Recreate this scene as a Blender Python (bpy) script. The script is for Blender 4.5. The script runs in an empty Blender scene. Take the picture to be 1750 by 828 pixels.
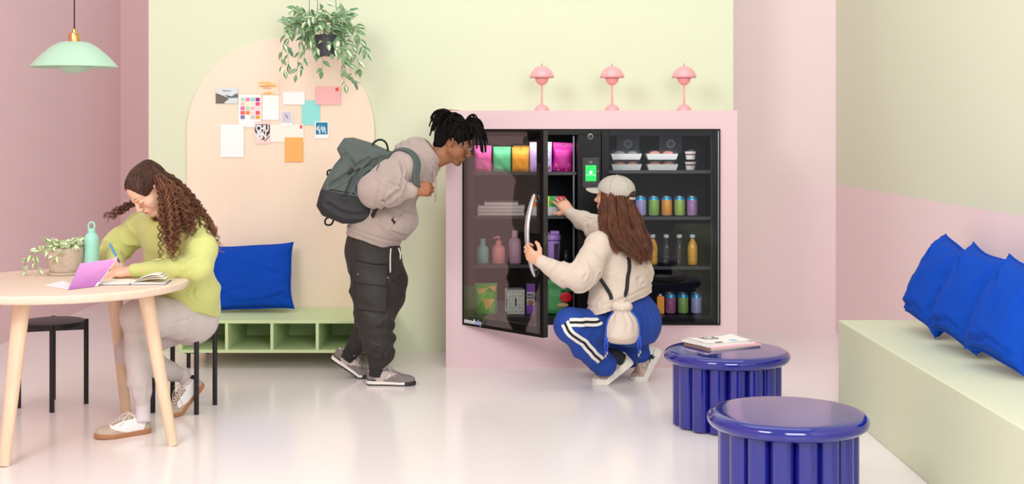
import bpy, bmesh, math, random
import numpy as np
from mathutils import Vector, Matrix
from mathutils.bvhtree import BVHTree
random.seed(7); np.random.seed(7)
SC = bpy.context.scene
COL = SC.collection
PI = math.pi
# ---------------------------------------------------------------- camera
CAMZ = 1.45; FPX = 2250.0; PX0 = 875.0; PY0 = 218.0
cd = bpy.data.cameras.new('camera'); cam = bpy.data.objects.new('camera', cd); COL.objects.link(cam)
cam.location = (0, 0, CAMZ); cam.rotation_euler = (PI/2, 0, 0)
cd.sensor_width = 36; cd.lens = 36*FPX/1750; cd.shift_y = -(414-PY0)/1750; cd.clip_start = .1; cd.clip_end = 100
SC.camera = cam
# ---------------------------------------------------------------- world
w = bpy.data.worlds.new('studio'); SC.world = w; w.use_nodes = True
w.node_tree.nodes['Background'].inputs[0].default_value = (1.0, .99, .985, 1)
w.node_tree.nodes['Background'].inputs[1].default_value = .80
# ---------------------------------------------------------------- lights (key softbox, added fill and top)
def area(name, loc, target, size, power, col=(1, 1, 1), sy=None):
    l = bpy.data.lights.new(name, 'AREA'); l.energy = power; l.color = col
    l.shape = 'RECTANGLE'; l.size = size; l.size_y = sy or size
    o = bpy.data.objects.new(name, l); COL.objects.link(o); o.location = loc
    o.rotation_euler = (Vector(target)-Vector(loc)).to_track_quat('-Z', 'Y').to_euler(); return o
area('softbox_key', (-2.7, 1.4, 3.7), (.6, 8.4, .8), 1.7, 150, (1, .975, .945))
area('added_fill_light', (1.0, .9, 2.7), (.6, 9.0, .9), 2.0, 150, (1, .99, .98))  # unseen fill, added to brighten the walls and right column
area('added_top_light', (.3, 6.0, 4.9), (.3, 6.6, 0), 4.2, 50, (1, .985, .97), 2.4)  # unseen area light added overhead
# ---------------------------------------------------------------- colour management
SC.view_settings.view_transform = 'Standard'; SC.view_settings.look = 'None'
SC.view_settings.gamma = 1; SC.view_settings.use_curve_mapping = False
SC.view_settings.exposure = -0.06
# ---------------------------------------------------------------- helpers
def P(px, py, d): return Vector(((px-PX0)*d/FPX, d, CAMZ-(py-PY0)*d/FPX))
def V(*a): return Vector(a)
def lin(c):
    c = c.lstrip('#'); out = []
    for i in (0, 2, 4):
        v = int(c[i:i+2], 16)/255
        out.append(v/12.92 if v <= .04045 else ((v+.055)/1.055)**2.4)
    return tuple(out)
MATS = {}
def mat(name, col, rough=.6, metal=0., spec=.5, bump=0., bscale=200., var=0., vscale=6., coat=0., trans=0., ior=1.45, alpha=1., emit=0., sheen=0., attr=False, stretch=None, sss=0.):
    if name in MATS: return MATS[name]
    m = bpy.data.materials.new(name); m.use_nodes = True; nt = m.node_tree; N = nt.nodes; L = nt.links
    b = N['Principled BSDF']; c = lin(col) if isinstance(col, str) else col
    b.inputs['Base Color'].default_value = (*c, 1); b.inputs['Roughness'].default_value = rough
    b.inputs['Metallic'].default_value = metal; b.inputs['Specular IOR Level'].default_value = spec
    b.inputs['Coat Weight'].default_value = coat; b.inputs['Coat Roughness'].default_value = .05
    b.inputs['Transmission Weight'].default_value = trans; b.inputs['IOR'].default_value = ior
    b.inputs['Alpha'].default_value = alpha; b.inputs['Sheen Weight'].default_value = sheen
    if sss: b.inputs['Subsurface Weight'].default_value = sss; b.inputs['Subsurface Radius'].default_value = (.02, .008, .004); b.inputs['Subsurface Scale'].default_value = .3
    if emit: b.inputs['Emission Color'].default_value = (*c, 1); b.inputs['Emission Strength'].default_value = emit
    src = None
    if attr:
        a = N.new('ShaderNodeAttribute'); a.attribute_name = 'Col'; src = a.outputs['Color']; L.new(src, b.inputs['Base Color'])
    if var or bump:
        tc = N.new('ShaderNodeTexCoord'); mp = N.new('ShaderNodeMapping'); L.new(tc.outputs['Object'], mp.inputs[0])
        if stretch: mp.inputs['Scale'].default_value = stretch
    if var:
        n = N.new('ShaderNodeTexNoise'); n.inputs['Scale'].default_value = vscale; n.inputs['Detail'].default_value = 5; L.new(mp.outputs[0], n.inputs[0])
        r = N.new('ShaderNodeMapRange'); r.inputs[1].default_value = .3; r.inputs[2].default_value = .7; r.inputs[3].default_value = 1-var; r.inputs[4].default_value = 1+var
        L.new(n.outputs[0], r.inputs[0])
        h = N.new('ShaderNodeHueSaturation'); h.inputs['Color'].default_value = (*c, 1); L.new(r.outputs[0], h.inputs['Value'])
        if src: L.new(src, h.inputs['Color'])
        L.new(h.outputs[0], b.inputs['Base Color'])
    if bump:
        n2 = N.new('ShaderNodeTexNoise'); n2.inputs['Scale'].default_value = bscale; n2.inputs['Detail'].default_value = 3; L.new(mp.outputs[0], n2.inputs[0])
        bp = N.new('ShaderNodeBump'); bp.inputs['Strength'].default_value = bump; bp.inputs['Distance'].default_value = .002
        L.new(n2.outputs[0], bp.inputs['Height']); L.new(bp.outputs[0], b.inputs['Normal'])
    MATS[name] = m; return m
def pm(name, c, r=.7): return mat(name, c, r)
ORG = {}
def thing(name, label, cat, loc=(0, 0, 0), group=None):
    o = bpy.data.objects.new(name, None); COL.objects.link(o); o.location = loc; o.empty_display_size = .05
    o['label'] = label; o['category'] = cat
    if group: o['group'] = group
    ORG[o] = Vector(loc); return o
def tag(o, label, cat, group=None):
    o['label'] = label; o['category'] = cat
    if group: o['group'] = group
    return o
def worg(o):
    r = Vector((0, 0, 0))
    while o is not None: r += ORG.get(o, Vector((0, 0, 0))); o = o.parent
    return r
def link(name, me, m=None, parent=None, smooth=False, bev=0., loc=None, seg=2):
    """me in world coordinates; loc = own origin when top-level"""
    o = bpy.data.objects.new(name, me); COL.objects.link(o)
    off = worg(parent) if parent is not None else Vector((0, 0, 0))
    if parent is not None: o.parent = parent
    if loc is not None: off = Vector(loc); o.location = loc if parent is None else Vector(loc)-worg(parent); ORG[o] = Vector(loc)-(worg(parent) if parent is not None else Vector((0, 0, 0)))
    if off.length > 0 and hasattr(me, 'transform'): me.transform(Matrix.Translation(-off))
    if m is not None:
        for mm in (m if isinstance(m, (list, tuple)) else [m]): me.materials.append(mm)
    if isinstance(me, bpy.types.Mesh) and smooth:
        me.polygons.foreach_set('use_smooth', [True]*len(me.polygons))
        if smooth != 'all' :
            try: me.set_sharp_from_angle(angle=math.radians(38))
            except Exception: pass
    if bev:
        b = o.modifiers.new('bevel', 'BEVEL'); b.width = bev; b.segments = seg; b.limit_method = 'ANGLE'; b.angle_limit = math.radians(35)
        try: b.harden_normals = False
        except Exception: pass
    return o
class MB:
    def __init__(s): s.v = []; s.f = []; s.mi = []; s.m = 0
    def add(s, vs, fs):
        n = len(s.v); s.v += [tuple(x) for x in vs]; s.f += [tuple(i+n for i in f) for f in fs]; s.mi += [s.m]*len(fs); return s
    def box(s, c, size, R=None):
        hx, hy, hz = [x/2 for x in size]; c = Vector(c)
        vs = [Vector((x, y, z)) for x in (-hx, hx) for y in (-hy, hy) for z in (-hz, hz)]
        if R is not None: vs = [R @ v for v in vs]
        return s.add([v+c for v in vs], [(0, 1, 3, 2), (4, 6, 7, 5), (0, 4, 5, 1), (2, 3, 7, 6), (0, 2, 6, 4), (1, 5, 7, 3)])
    def b2(s, x0, x1, y0, y1, z0, z1): return s.box(((x0+x1)/2, (y0+y1)/2, (z0+z1)/2), (abs(x1-x0), abs(y1-y0), abs(z1-z0)))
    def tube(s, pts, r, n=8, cap=True, closed=False, sx=1., up=None):
        pts = [Vector(p) for p in pts]; m = len(pts)
        rr = r if isinstance(r, (list, tuple, np.ndarray)) else [r]*m
        T = []
        for i in range(m):
            a = pts[i-1] if (i > 0 or closed) else pts[i]; b = pts[(i+1) % m] if (i < m-1 or closed) else pts[i]
            t = b-a; T.append(t.normalized() if t.length > 1e-9 else Vector((0, 0, 1)))
        u = Vector(up) if up is not None else (Vector((0, 0, 1)) if abs(T[0].z) < .9 else Vector((1, 0, 0)))
        u = (u-T[0]*u.dot(T[0])).normalized(); vs = []
        for i in range(m):
            u = (u-T[i]*u.dot(T[i]));
            u = u.normalized() if u.length > 1e-6 else T[i].orthogonal().normalized()
            w = T[i].cross(u)
            for k in range(n):
                a = 2*PI*k/n; vs.append(pts[i]+(u*math.cos(a)+w*math.sin(a)*sx)*rr[i])
        fs = []
        for i in range(m if closed else m-1):
            j = (i+1) % m
            for k in range(n): l = (k+1) % n; fs.append((i*n+k, i*n+l, j*n+l, j*n+k))
        if cap and not closed: fs.append(tuple(range(n))[::-1]); fs.append(tuple((m-1)*n+k for k in range(n)))
        return s.add(vs, fs)
    def cyl(s, a, b, r, r2=None, n=24): return s.tube([a, b], [r, r if r2 is None else r2], n)
    def lathe(s, prof, c=(0, 0, 0), n=32, ax=None, flute=None):
        """prof: list of (r,z); closed at poles when r==0"""
        c = Vector(c); vs = []; fs = []; idx = []
        R = Vector((0, 0, 1)).rotation_difference(Vector(ax)).to_matrix() if ax is not None else Matrix.Identity(3)
        for (r, z) in prof:
            if r <= 1e-6: idx.append([len(vs)]); vs.append(c+R @ Vector((0, 0, z)))
            else:
                idx.append(list(range(len(vs), len(vs)+n)))
                for k in range(n):
                    a = 2*PI*k/n; q = r*(1+(flute(a, z) if flute else 0)); vs.append(c+R @ Vector((q*math.cos(a), q*math.sin(a), z)))
        for i in range(len(prof)-1):
            A, B = idx[i], idx[i+1]
            if len(A) == 1 and len(B) == 1: continue
            for k in range(n):
                l = (k+1) % n
                if len(A) == 1: fs.append((A[0], B[l], B[k]))
                elif len(B) == 1: fs.append((A[k], A[l], B[0]))
                else: fs.append((A[k], A[l], B[l], B[k]))
        return s.add(vs, fs)
    def prism(s, poly, d):
        """poly: 3D points (planar), extruded along vector d"""
        n = len(poly); p = [Vector(q) for q in poly]; d = Vector(d)
        vs = p+[q+d for q in p]; fs = [tuple(range(n))[::-1], tuple(range(n, 2*n))]
        for i in range(n): j = (i+1) % n; fs.append((i, j, n+j, n+i))
        return s.add(vs, fs)
    def sphere(s, c, r, n=16, m=10, sc=(1, 1, 1)):
        o = MB(); o.lathe([(math.sin(PI*i/m)*r, -math.cos(PI*i/m)*r) for i in range(m+1)], n=n)
        return s.add([Vector((v[0]*sc[0], v[1]*sc[1], v[2]*sc[2]))+Vector(c) for v in o.v], o.f)
    def grid(s, fn, nu, nv):
        vs = [fn(i/nu, j/nv) for j in range(nv+1) for i in range(nu+1)]; w = nu+1
        return s.add(vs, [(j*w+i, j*w+i+1, (j+1)*w+i+1, (j+1)*w+i) for j in range(nv) for i in range(nu)])
    def xf(s, M): s.v = [tuple(M @ Vector(v)) for v in s.v]; return s
    def mesh(s, name='m'):
        me = bpy.data.meshes.new(name); me.from_pydata(s.v, [], s.f); me.update()
        if any(s.mi): me.polygons.foreach_set('material_index', s.mi)
        bm = bmesh.new(); bm.from_mesh(me); bmesh.ops.recalc_face_normals(bm, faces=bm.faces); bm.to_mesh(me); bm.free(); return me
    def obj(s, name, m, parent=None, **k): return link(name, s.mesh(name), m, parent, **k)
def spline(pts, n=8):
    """Catmull-Rom through points"""
    p = [Vector(q) for q in pts]; out = []
    for i in range(len(p)-1):
        a = p[i-1] if i > 0 else p[i]*2-p[i+1]; b = p[i]; c = p[i+1]; d = p[i+2] if i+2 < len(p) else p[i+1]*2-p[i]
        for k in range(n):
            t = k/n; out.append(.5*((2*b)+(c-a)*t+(2*a-5*b+4*c-d)*t*t+(3*b-a-3*c+d)*t**3))
    out.append(p[-1]); return out
def text(name, s, size, loc, rot, m, parent=None, ext=.0004, align='CENTER', bold=0., sx=1.):
    cu = bpy.data.curves.new(name, 'FONT'); cu.body = s; cu.size = size; cu.extrude = ext; cu.align_x = align; cu.align_y = 'CENTER'; cu.offset = bold; cu.resolution_u = 4
    t = bpy.data.objects.new(name, cu); COL.objects.link(t); bpy.context.view_layer.update()
    me = bpy.data.meshes.new_from_object(t.evaluated_get(bpy.context.evaluated_depsgraph_get())); bpy.data.objects.remove(t)
    o = bpy.data.objects.new(name, me); COL.objects.link(o); me.materials.clear(); me.materials.append(m)
    if parent is not None: o.parent = parent; loc = Vector(loc)-worg(parent)
    o.location = loc; o.rotation_euler = rot; o.scale = (sx, 1, 1); return o
def copy_tree(o, parent=None):
    c = o.copy(); COL.objects.link(c)
    if parent is not None: c.parent = parent
    for ch in [x for x in bpy.data.objects if x.parent == o]: copy_tree(ch, c)
    return c
def struct(o): o['kind'] = 'structure'; return o
# ================================================================ SETTING
M_green = mat('green_paint', '#d6ddc0', .6, bump=.05, bscale=300)
M_pink = mat('pink_paint', '#efd9dc', .6, bump=.05, bscale=300)
M_pinkL = mat('shaded_pink_paint', '#e8c3c7', .65, bump=.05, bscale=300)  # pink paint darkened: shade from grazing light put into the colour
def wallmat_right():
    m = mat('green_pink_paint', '#dbdec6', .6); nt = m.node_tree; N = nt.nodes; L = nt.links
    g = N.new('ShaderNodeNewGeometry'); s = N.new('ShaderNodeSeparateXYZ'); L.new(g.outputs['Position'], s.inputs[0])
    k = N.new('ShaderNodeMath'); k.operation = 'GREATER_THAN'; L.new(s.outputs['Z'], k.inputs[0]); k.inputs[1].default_value = 1.052
    mx = N.new('ShaderNodeMix'); mx.data_type = 'RGBA'; L.new(k.outputs[0], mx.inputs[0]); mx.inputs[6].default_value = (*lin('#eed6d8'), 1); mx.inputs[7].default_value = (*lin('#dbdec6'), 1)
    L.new(mx.outputs[2], N['Principled BSDF'].inputs['Base Color']); return m
def floormat():
    m = mat('glossy_pale_floor', '#efe7e5', .16, spec=.5); nt = m.node_tree; N = nt.nodes; L = nt.links; b = N['Principled BSDF']
    tc = N.new('ShaderNodeTexCoord'); n = N.new('ShaderNodeTexNoise'); n.inputs['Scale'].default_value = 1.3; n.inputs['Detail'].default_value = 6; L.new(tc.outputs['Object'], n.inputs[0])
    r = N.new('ShaderNodeMapRange'); r.inputs[3].default_value = .10; r.inputs[4].default_value = .26; L.new(n.outputs[0], r.inputs[0]); L.new(r.outputs[0], b.inputs['Roughness'])
    n3 = N.new('ShaderNodeTexNoise'); n3.inputs['Scale'].default_value = 5; n3.inputs['Detail'].default_value = 4; L.new(tc.outputs['Object'], n3.inputs[0])
    bp = N.new('ShaderNodeBump'); bp.inputs['Strength'].default_value = .06; bp.inputs['Distance'].default_value = .01; L.new(n3.outputs[0], bp.inputs['Height']); L.new(bp.outputs[0], b.inputs['Normal']); return m
LW = -3.41; RW = 2.28; YB = 8.5; YR = 9.27; YF = 11.47; HT = 3.4
struct(MB().b2(-4.2, 3.2, 1.0, 12.2, -.1, 0).obj('floor', floormat()))
struct(MB().b2(LW-.12, LW, 2.0, YF, 0, HT).obj('wall_left', M_pinkL))
struct(MB().b2(LW-.12, -1.9, YF, YF+.12, 0, HT).obj('wall_far', M_pinkL))
GX0 = (254-875)*YB/FPX; GX1 = (1253-875)*YB/FPX
struct(MB().b2(GX0, GX1, YB, YB+.14, 0, HT).obj('wall_back', M_green))
struct(MB().b2(GX1-.6, RW, YR, YR+.12, 0, HT).obj('wall_back_right', M_pink))
struct(MB().b2(RW, RW+.12, 2.0, YR+.12, 0, HT).obj('wall_right', wallmat_right()))
# pink housing of the fridge
BX0 = (762-875)*7.94/FPX; BX1 = (1260-875)*7.94/FPX; BY = 7.94; BZ = 1.552
FX0 = (790-875)*BY/FPX; FX1 = (1231-875)*BY/FPX; FZ0 = .257; FZ1 = 1.441; FMX0 = (987-875)*BY/FPX; FMX1 = (1027-875)*BY/FPX
hs = thing('fridge_housing', 'pink painted box built against the green wall around the black fridges', 'housing', (0, BY, 0))
YH = YB-.003
M_house = mat('pink_housing_paint', '#dcbfc4', .55, bump=.04, bscale=300)
MB().b2(BX0, BX1, BY, YH, FZ1, BZ).obj('top_panel', M_house, hs)
MB().b2(BX0, FX0, BY, YH, FZ0, FZ1).obj('side_panel', M_house, hs)
MB().b2(FX1, BX1, BY, YH, FZ0, FZ1).obj('side_panel', M_house, hs)
MB().b2(BX0, BX1, BY, YH, 0, FZ0).obj('base_panel', M_house, hs)
# right bench
MB().b2(1.69, RW-.002, 2.2, 6.82, 0, .452).obj('box_bench', mat('bench_green', '#d1d6b9', .5, bump=.04, bscale=300), bev=.006, loc=(1.98, 4.5, 0))
tag(bpy.data.objects['box_bench'], 'long pale green box bench built along the right wall', 'bench')
# ================================================================ LEFT PART: arched board, papers, cubby bench, lamp, table
M_ply = mat('pale_plywood', '#f0dcc6', .55, var=.02, vscale=5, stretch=(1, 1, .12), bump=.05, bscale=60)
M_blk = mat('satin_black', '#1d1b1d', .42, bump=.03)
M_white = mat('white_paper', '#f6f3f2', .7)
M_brass = mat('brass', '#d8a560', .22, metal=1.)
M_blackplas = mat('black_plastic', '#0c0c0d', .35)
AX, AR, AZ = -1.49, .605, 1.42; AY0 = YB-.022
poly = [(AX-AR, AY0, .002), (AX+AR, AY0, .002)]
poly = [(AX-AR, AY0, .002)]+[(AX+AR*math.cos(PI-PI*i/72), AY0, AZ+AR*math.sin(PI-PI*i/72)) for i in range(73)]+[(AX+AR, AY0, .002)]
o = MB().prism(poly, (0, .0205, 0)).obj('arched_board', M_ply, bev=.002, loc=(AX, AY0, 0)); tag(o, 'tall round-topped pale plywood pinboard against the green wall behind the cubby bench', 'pinboard')
YP = AY0-.001
def pp(px, py): return P(px, py, YP)
def paper(name, x0, y0, x1, y1, m, label, cat='card', lift=0., rot=0.):
    """sheet pinned on the board, from photo pixels; thin real sheet"""
    a = pp(x0, y0); c = pp(x1, y1); cx, cz = (a.x+c.x)/2, (a.z+c.z)/2; hw, hh = (c.x-a.x)/2, (a.z-c.z)/2; t = .0008
    n = 8; g = MB()
    def f(u, v, off): 
        x = (u-.5)*2*hw; z = (v-.5)*2*hh; bow = -.0003*(abs(u-.5)*2)**3-.0001*(1-v)**2
        ca, sa = math.cos(rot), math.sin(rot)
        return Vector((cx+x*ca-z*sa, YP-lift-off+bow, cz+x*sa+z*ca))
    A = [f(i/n, j/n, 0) for j in range(n+1) for i in range(n+1)]; B = [f(i/n, j/n, t) for j in range(n+1) for i in range(n+1)]
    W = n+1; N = W*W; fs = []
    for j in range(n):
        for i in range(n):
            q = (j*W+i, j*W+i+1, (j+1)*W+i+1, (j+1)*W+i); fs.append(q[::-1]); fs.append(tuple(k+N for k in q))
    rim = [i for i in range(W)]+[j*W+n for j in range(1, W)]+[n*W+i for i in range(n-1, -1, -1)]+[j*W for j in range(n-1, 0, -1)]
    for k in range(len(rim)): a_, b_ = rim[k], rim[(k+1) % len(rim)]; fs.append((a_, b_, b_+N, a_+N))
    g.add(A+B, fs); root = thing(name, label, cat, (cx, YP-lift, cz)); g.obj('sheet', m, root)
    root['fr'] = [cx, cz, hw, hh, lift, rot]; return root
def onp(root, name, polys, m, lab=None):
    """flat print on a paper: polys in unit coords (0..1, v up); follows the bow"""
    cx, cz, hw, hh, lift, rot = root['fr']; mb = MB(); root['k'] = root.get('k', 0)+1; lay = .0010+.00045*min(root['k']-1, 3)
    for pl in polys:
        vs = []
        for (u, v) in pl:
            x = (u-.5)*2*hw; z = (v-.5)*2*hh; bow = -.0003*(abs(u-.5)*2)**3-.0001*(1-v)**2
            vs.append(Vector((cx+x*math.cos(rot)-z*math.sin(rot), YP-lift-lay+bow, cz+x*math.sin(rot)+z*math.cos(rot))))
        mb.add(vs, [tuple(range(len(vs)))])
    o = mb.obj(name, m, root)
    if lab: o['label'] = lab
    return o
def R4(x0, y0, x1, y1): return [(x0, y0), (x1, y0), (x1, y1), (x0, y1)]
r = paper('landscape_postcard', 369, 150, 407, 177, pm('postcard_sky', '#d3dcde'), 'postcard of a mountain lake, topmost at the left of the pinboard', 'postcard', .006)
onp(r, 'printed_hills', [[(0, 0), (0, .66), (.14, .6), (.3, .5), (.45, .42), (.6, .28), (.42, .1), (.38, 0)]], pm('hill_brown', '#6e665c'))
onp(r, 'printed_ridge', [[(.45, .42), (.55, .5), (.72, .44), (.85, .58), (1, .64), (1, .36), (.6, .34)]], pm('ridge_slate', '#5d6b72'))
onp(r, 'printed_mist', [[(.3, .5), (.5, .56), (.7, .46), (.55, .48)]], pm('mist_blue', '#8fa9b4'))
cx, cz, hw, hh = r['fr'][:4]
text('lettering', 'Reflections', .012, (cx, YP-.0095, cz+hh*.62), (PI/2, 0, 0), pm('ink_grey', '#5a5f63'), r)
r = paper('swatch_card', 408, 162, 446, 216, M_white, 'white card printed with a grid of coloured squares, near the postcard', 'card', .004)
sw = ['#b5d7b4', '#f27fb8', '#93d0c4', '#9c2f86', '#fbc3c3', '#f4f3b5', '#fbdde0', '#ee4e7c', '#f06aa6', '#aee0ab', '#f7b5cb', '#fbcfdd', '#ef5a63', '#f58a3c', '#fcd9d8', '#f0506b', '#7a76a8', '#fbfbfb', '#c6c8cf', '#f7a440']
for i, c in enumerate(sw):
    q, k = i % 4, i//4; onp(r, 'colour_swatch', [R4(.09+q*.225, .79-k*.14, .09+q*.225+.19, .79-k*.14+.115)], pm('swatch'+c[1:], c))
r = paper('white_strip_card', 419, 210, 437, 218, M_white, 'small white card peeking out beneath the coloured swatch card', 'card', .0045)
r = paper('ticket_card', 441, 139, 478, 162, pm('ticket_cream', '#f7dcc0'), 'cream and orange printed ticket pinned at the top of the pinboard', 'ticket', .003)
onp(r, 'orange_print', [R4(.05, .82, .62, .93), R4(.05, .60, .9, .70), [(.3, .75), (.8, .82), (.9, .78), (.4, .7)], [(.1, .02), (.5, .22), (.8, .1), (.5, .02)]], pm('ticket_orange', '#f3b35f'))
cx, cz, hw, hh = r['fr'][:4]
text('lettering', 'GOOD DAY TO\nMEETING', .013, (cx-.01, YP-.0075, cz+hh*.1), (PI/2, 0, 0), pm('ticket_ink', '#cf8f5e'), r)
paper('blank_sheet', 449, 163, 477, 205, M_white, 'plain white sheet directly beneath the orange ticket', 'paper', .003)
paper('blank_card', 484, 157, 521, 179, M_white, 'plain white landscape card between the ticket and the pink envelope', 'card', .006)
r = paper('pink_envelope', 540, 148, 582, 179, pm('envelope_pink', '#f8bcbc'), 'pink envelope with a red stamp at the right of the pinboard', 'envelope', .006)
onp(r, 'red_stamp', [[(.80, .75), (.93, .75), (.93, .93), (.80, .93)]], pm('stamp_red', '#ee5148'))
paper('teal_card', 516, 172, 547, 214, pm('teal', '#93e0dc'), 'plain turquoise card tucked below the pink envelope', 'card', .002)
r = paper('lavender_polaroid', 480, 190, 500, 216, M_white, 'instant photo with a lavender picture and a thin black line', 'photo', .006)
onp(r, 'picture', [R4(.07, .22, .93, .96)], pm('lav', '#d2cddd'))
onp(r, 'black_line', [[(.36, .82), (.42, .82), (.66, .5), (.60, .5)]], pm('ink_dark', '#2b2a30'))
onp(r, 'thin_mark', [[(.2, .5), (.24, .5), (.74, .78), (.7, .78)]], pm('ink_mid', '#9a97a8'))
r = paper('crystal_polaroid', 538, 208, 562, 237, M_white, 'instant photo of white crystals on blue at the right of the pinboard', 'photo', .004)
onp(r, 'picture', [R4(.08, .24, .92, .95)], pm('ocean_blue', '#1c7fa8'))
rs = random.Random(3); pls = []
for k in range(15):
    x = .15+.7*rs.random(); y = .27+.32*rs.random(); h = .1+.2*rs.random(); pls.append([(x-.05, y), (x+.03, y-.01), (x+.05, y+h*.6), (x, y+h), (x-.05, y+h*.5)])
onp(r, 'printed_crystals', pls, pm('crystal', '#cfe3ea'))
r = paper('cream_envelope', 462, 213, 519, 243, pm('cream', '#f7efe4'), 'long cream envelope with a red stamp in the middle of the pinboard', 'envelope', .003)
onp(r, 'red_stamp', [[(.89, .76), (.96, .76), (.96, .96), (.89, .96)]], pm('stamp_red', '#ee5148'))
r = paper('lettered_card', 435, 208, 462, 246, pm('card_pink', '#f9d3d0'), 'pink card with a black heart and the white letters CHU PIN', 'card', .005)
onp(r, 'black_heart', [[(.02, .62), (.06, .76), (.14, .86), (.3, .88), (.8, .88), (.98, .86), (.98, .5), (.9, .42), (.64, .2), (.5, .16), (.42, .26), (.14, .46), (.06, .52)]], pm('heart_dark', '#43343a'))
cx, cz, hw, hh = r['fr'][:4]
text('lettering', 'CHU', .058, (cx+.001, YP-.0085, cz+hh*.36), (PI/2, 0, 0), M_white, r, bold=.0026, sx=.66)
text('lettering', 'PIN', .058, (cx-.003, YP-.0085, cz-hh*.26), (PI/2, 0, 0), M_white, r, bold=.0026, sx=.68)
onp(r, 'drawn_pen', [[(.62, .12), (.66, .1), (.99, .34), (.97, .38)]], pm('ink_dark2', '#4a3a40'))
paper('orange_card', 487, 235, 518, 277, pm('card_orange', '#f9b263'), 'plain orange card overlapping the cream envelope', 'card', .006)
paper('large_blank_sheet', 377, 213, 417, 269, M_white, 'largest plain white sheet at the lower left of the pinboard', 'paper', .005)

# ---- cubby bench
cx0 = (306-875)*7.9/FPX; cx1 = -.765; cz1 = .29; cz0 = .095; cy0 = 7.9; cy1 = YB-.024
M_cub = mat('cubby_green', '#cfe2ae', .5, bump=.03)
cb = thing('cubby_bench', 'low pale green bench with open square cubbies under the pinboard', 'bench', ((cx0+cx1)/2, 8.2, 0))
MB().b2(cx0, cx1, cy0, cy1, cz1-.018, cz1).obj('top_board', M_cub, cb, bev=.002)
MB().b2(cx0, cx1, cy0, cy1, cz0, cz0+.018).obj('bottom_board', M_cub, cb, bev=.002)
MB().b2(cx0, cx1, cy1-.008, cy1, cz0+.018, cz1-.018).obj('back_board', M_cub, cb)
pitch = (77.5)*7.9/FPX; xd = (151.5/3.183+340-875)*7.9/FPX+.0
xs = [(387-875)*7.9/FPX+pitch*k for k in range(-1, 4)]
for x in [cx0+.009]+[x for x in xs if cx0+.05 < x < cx1-.05]+[cx1-.009]:
    MB().b2(x-.009, x+.009, cy0+.001, cy1-.008, cz0+.018, cz1-.018).obj('divider', M_cub, cb, bev=.001)
for x in (cx0+.05, -.95):
    for y in (cy0+.03, cy1-.05):
        m = MB(); m.b2(x-.012, x+.012, y-.003, y+.003, 0, cz0); m.b2(x-.02, x+.05, y-.02, y+.02, cz0-.006, cz0); m.obj('leg', M_blk, cb, bev=.001)

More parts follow.
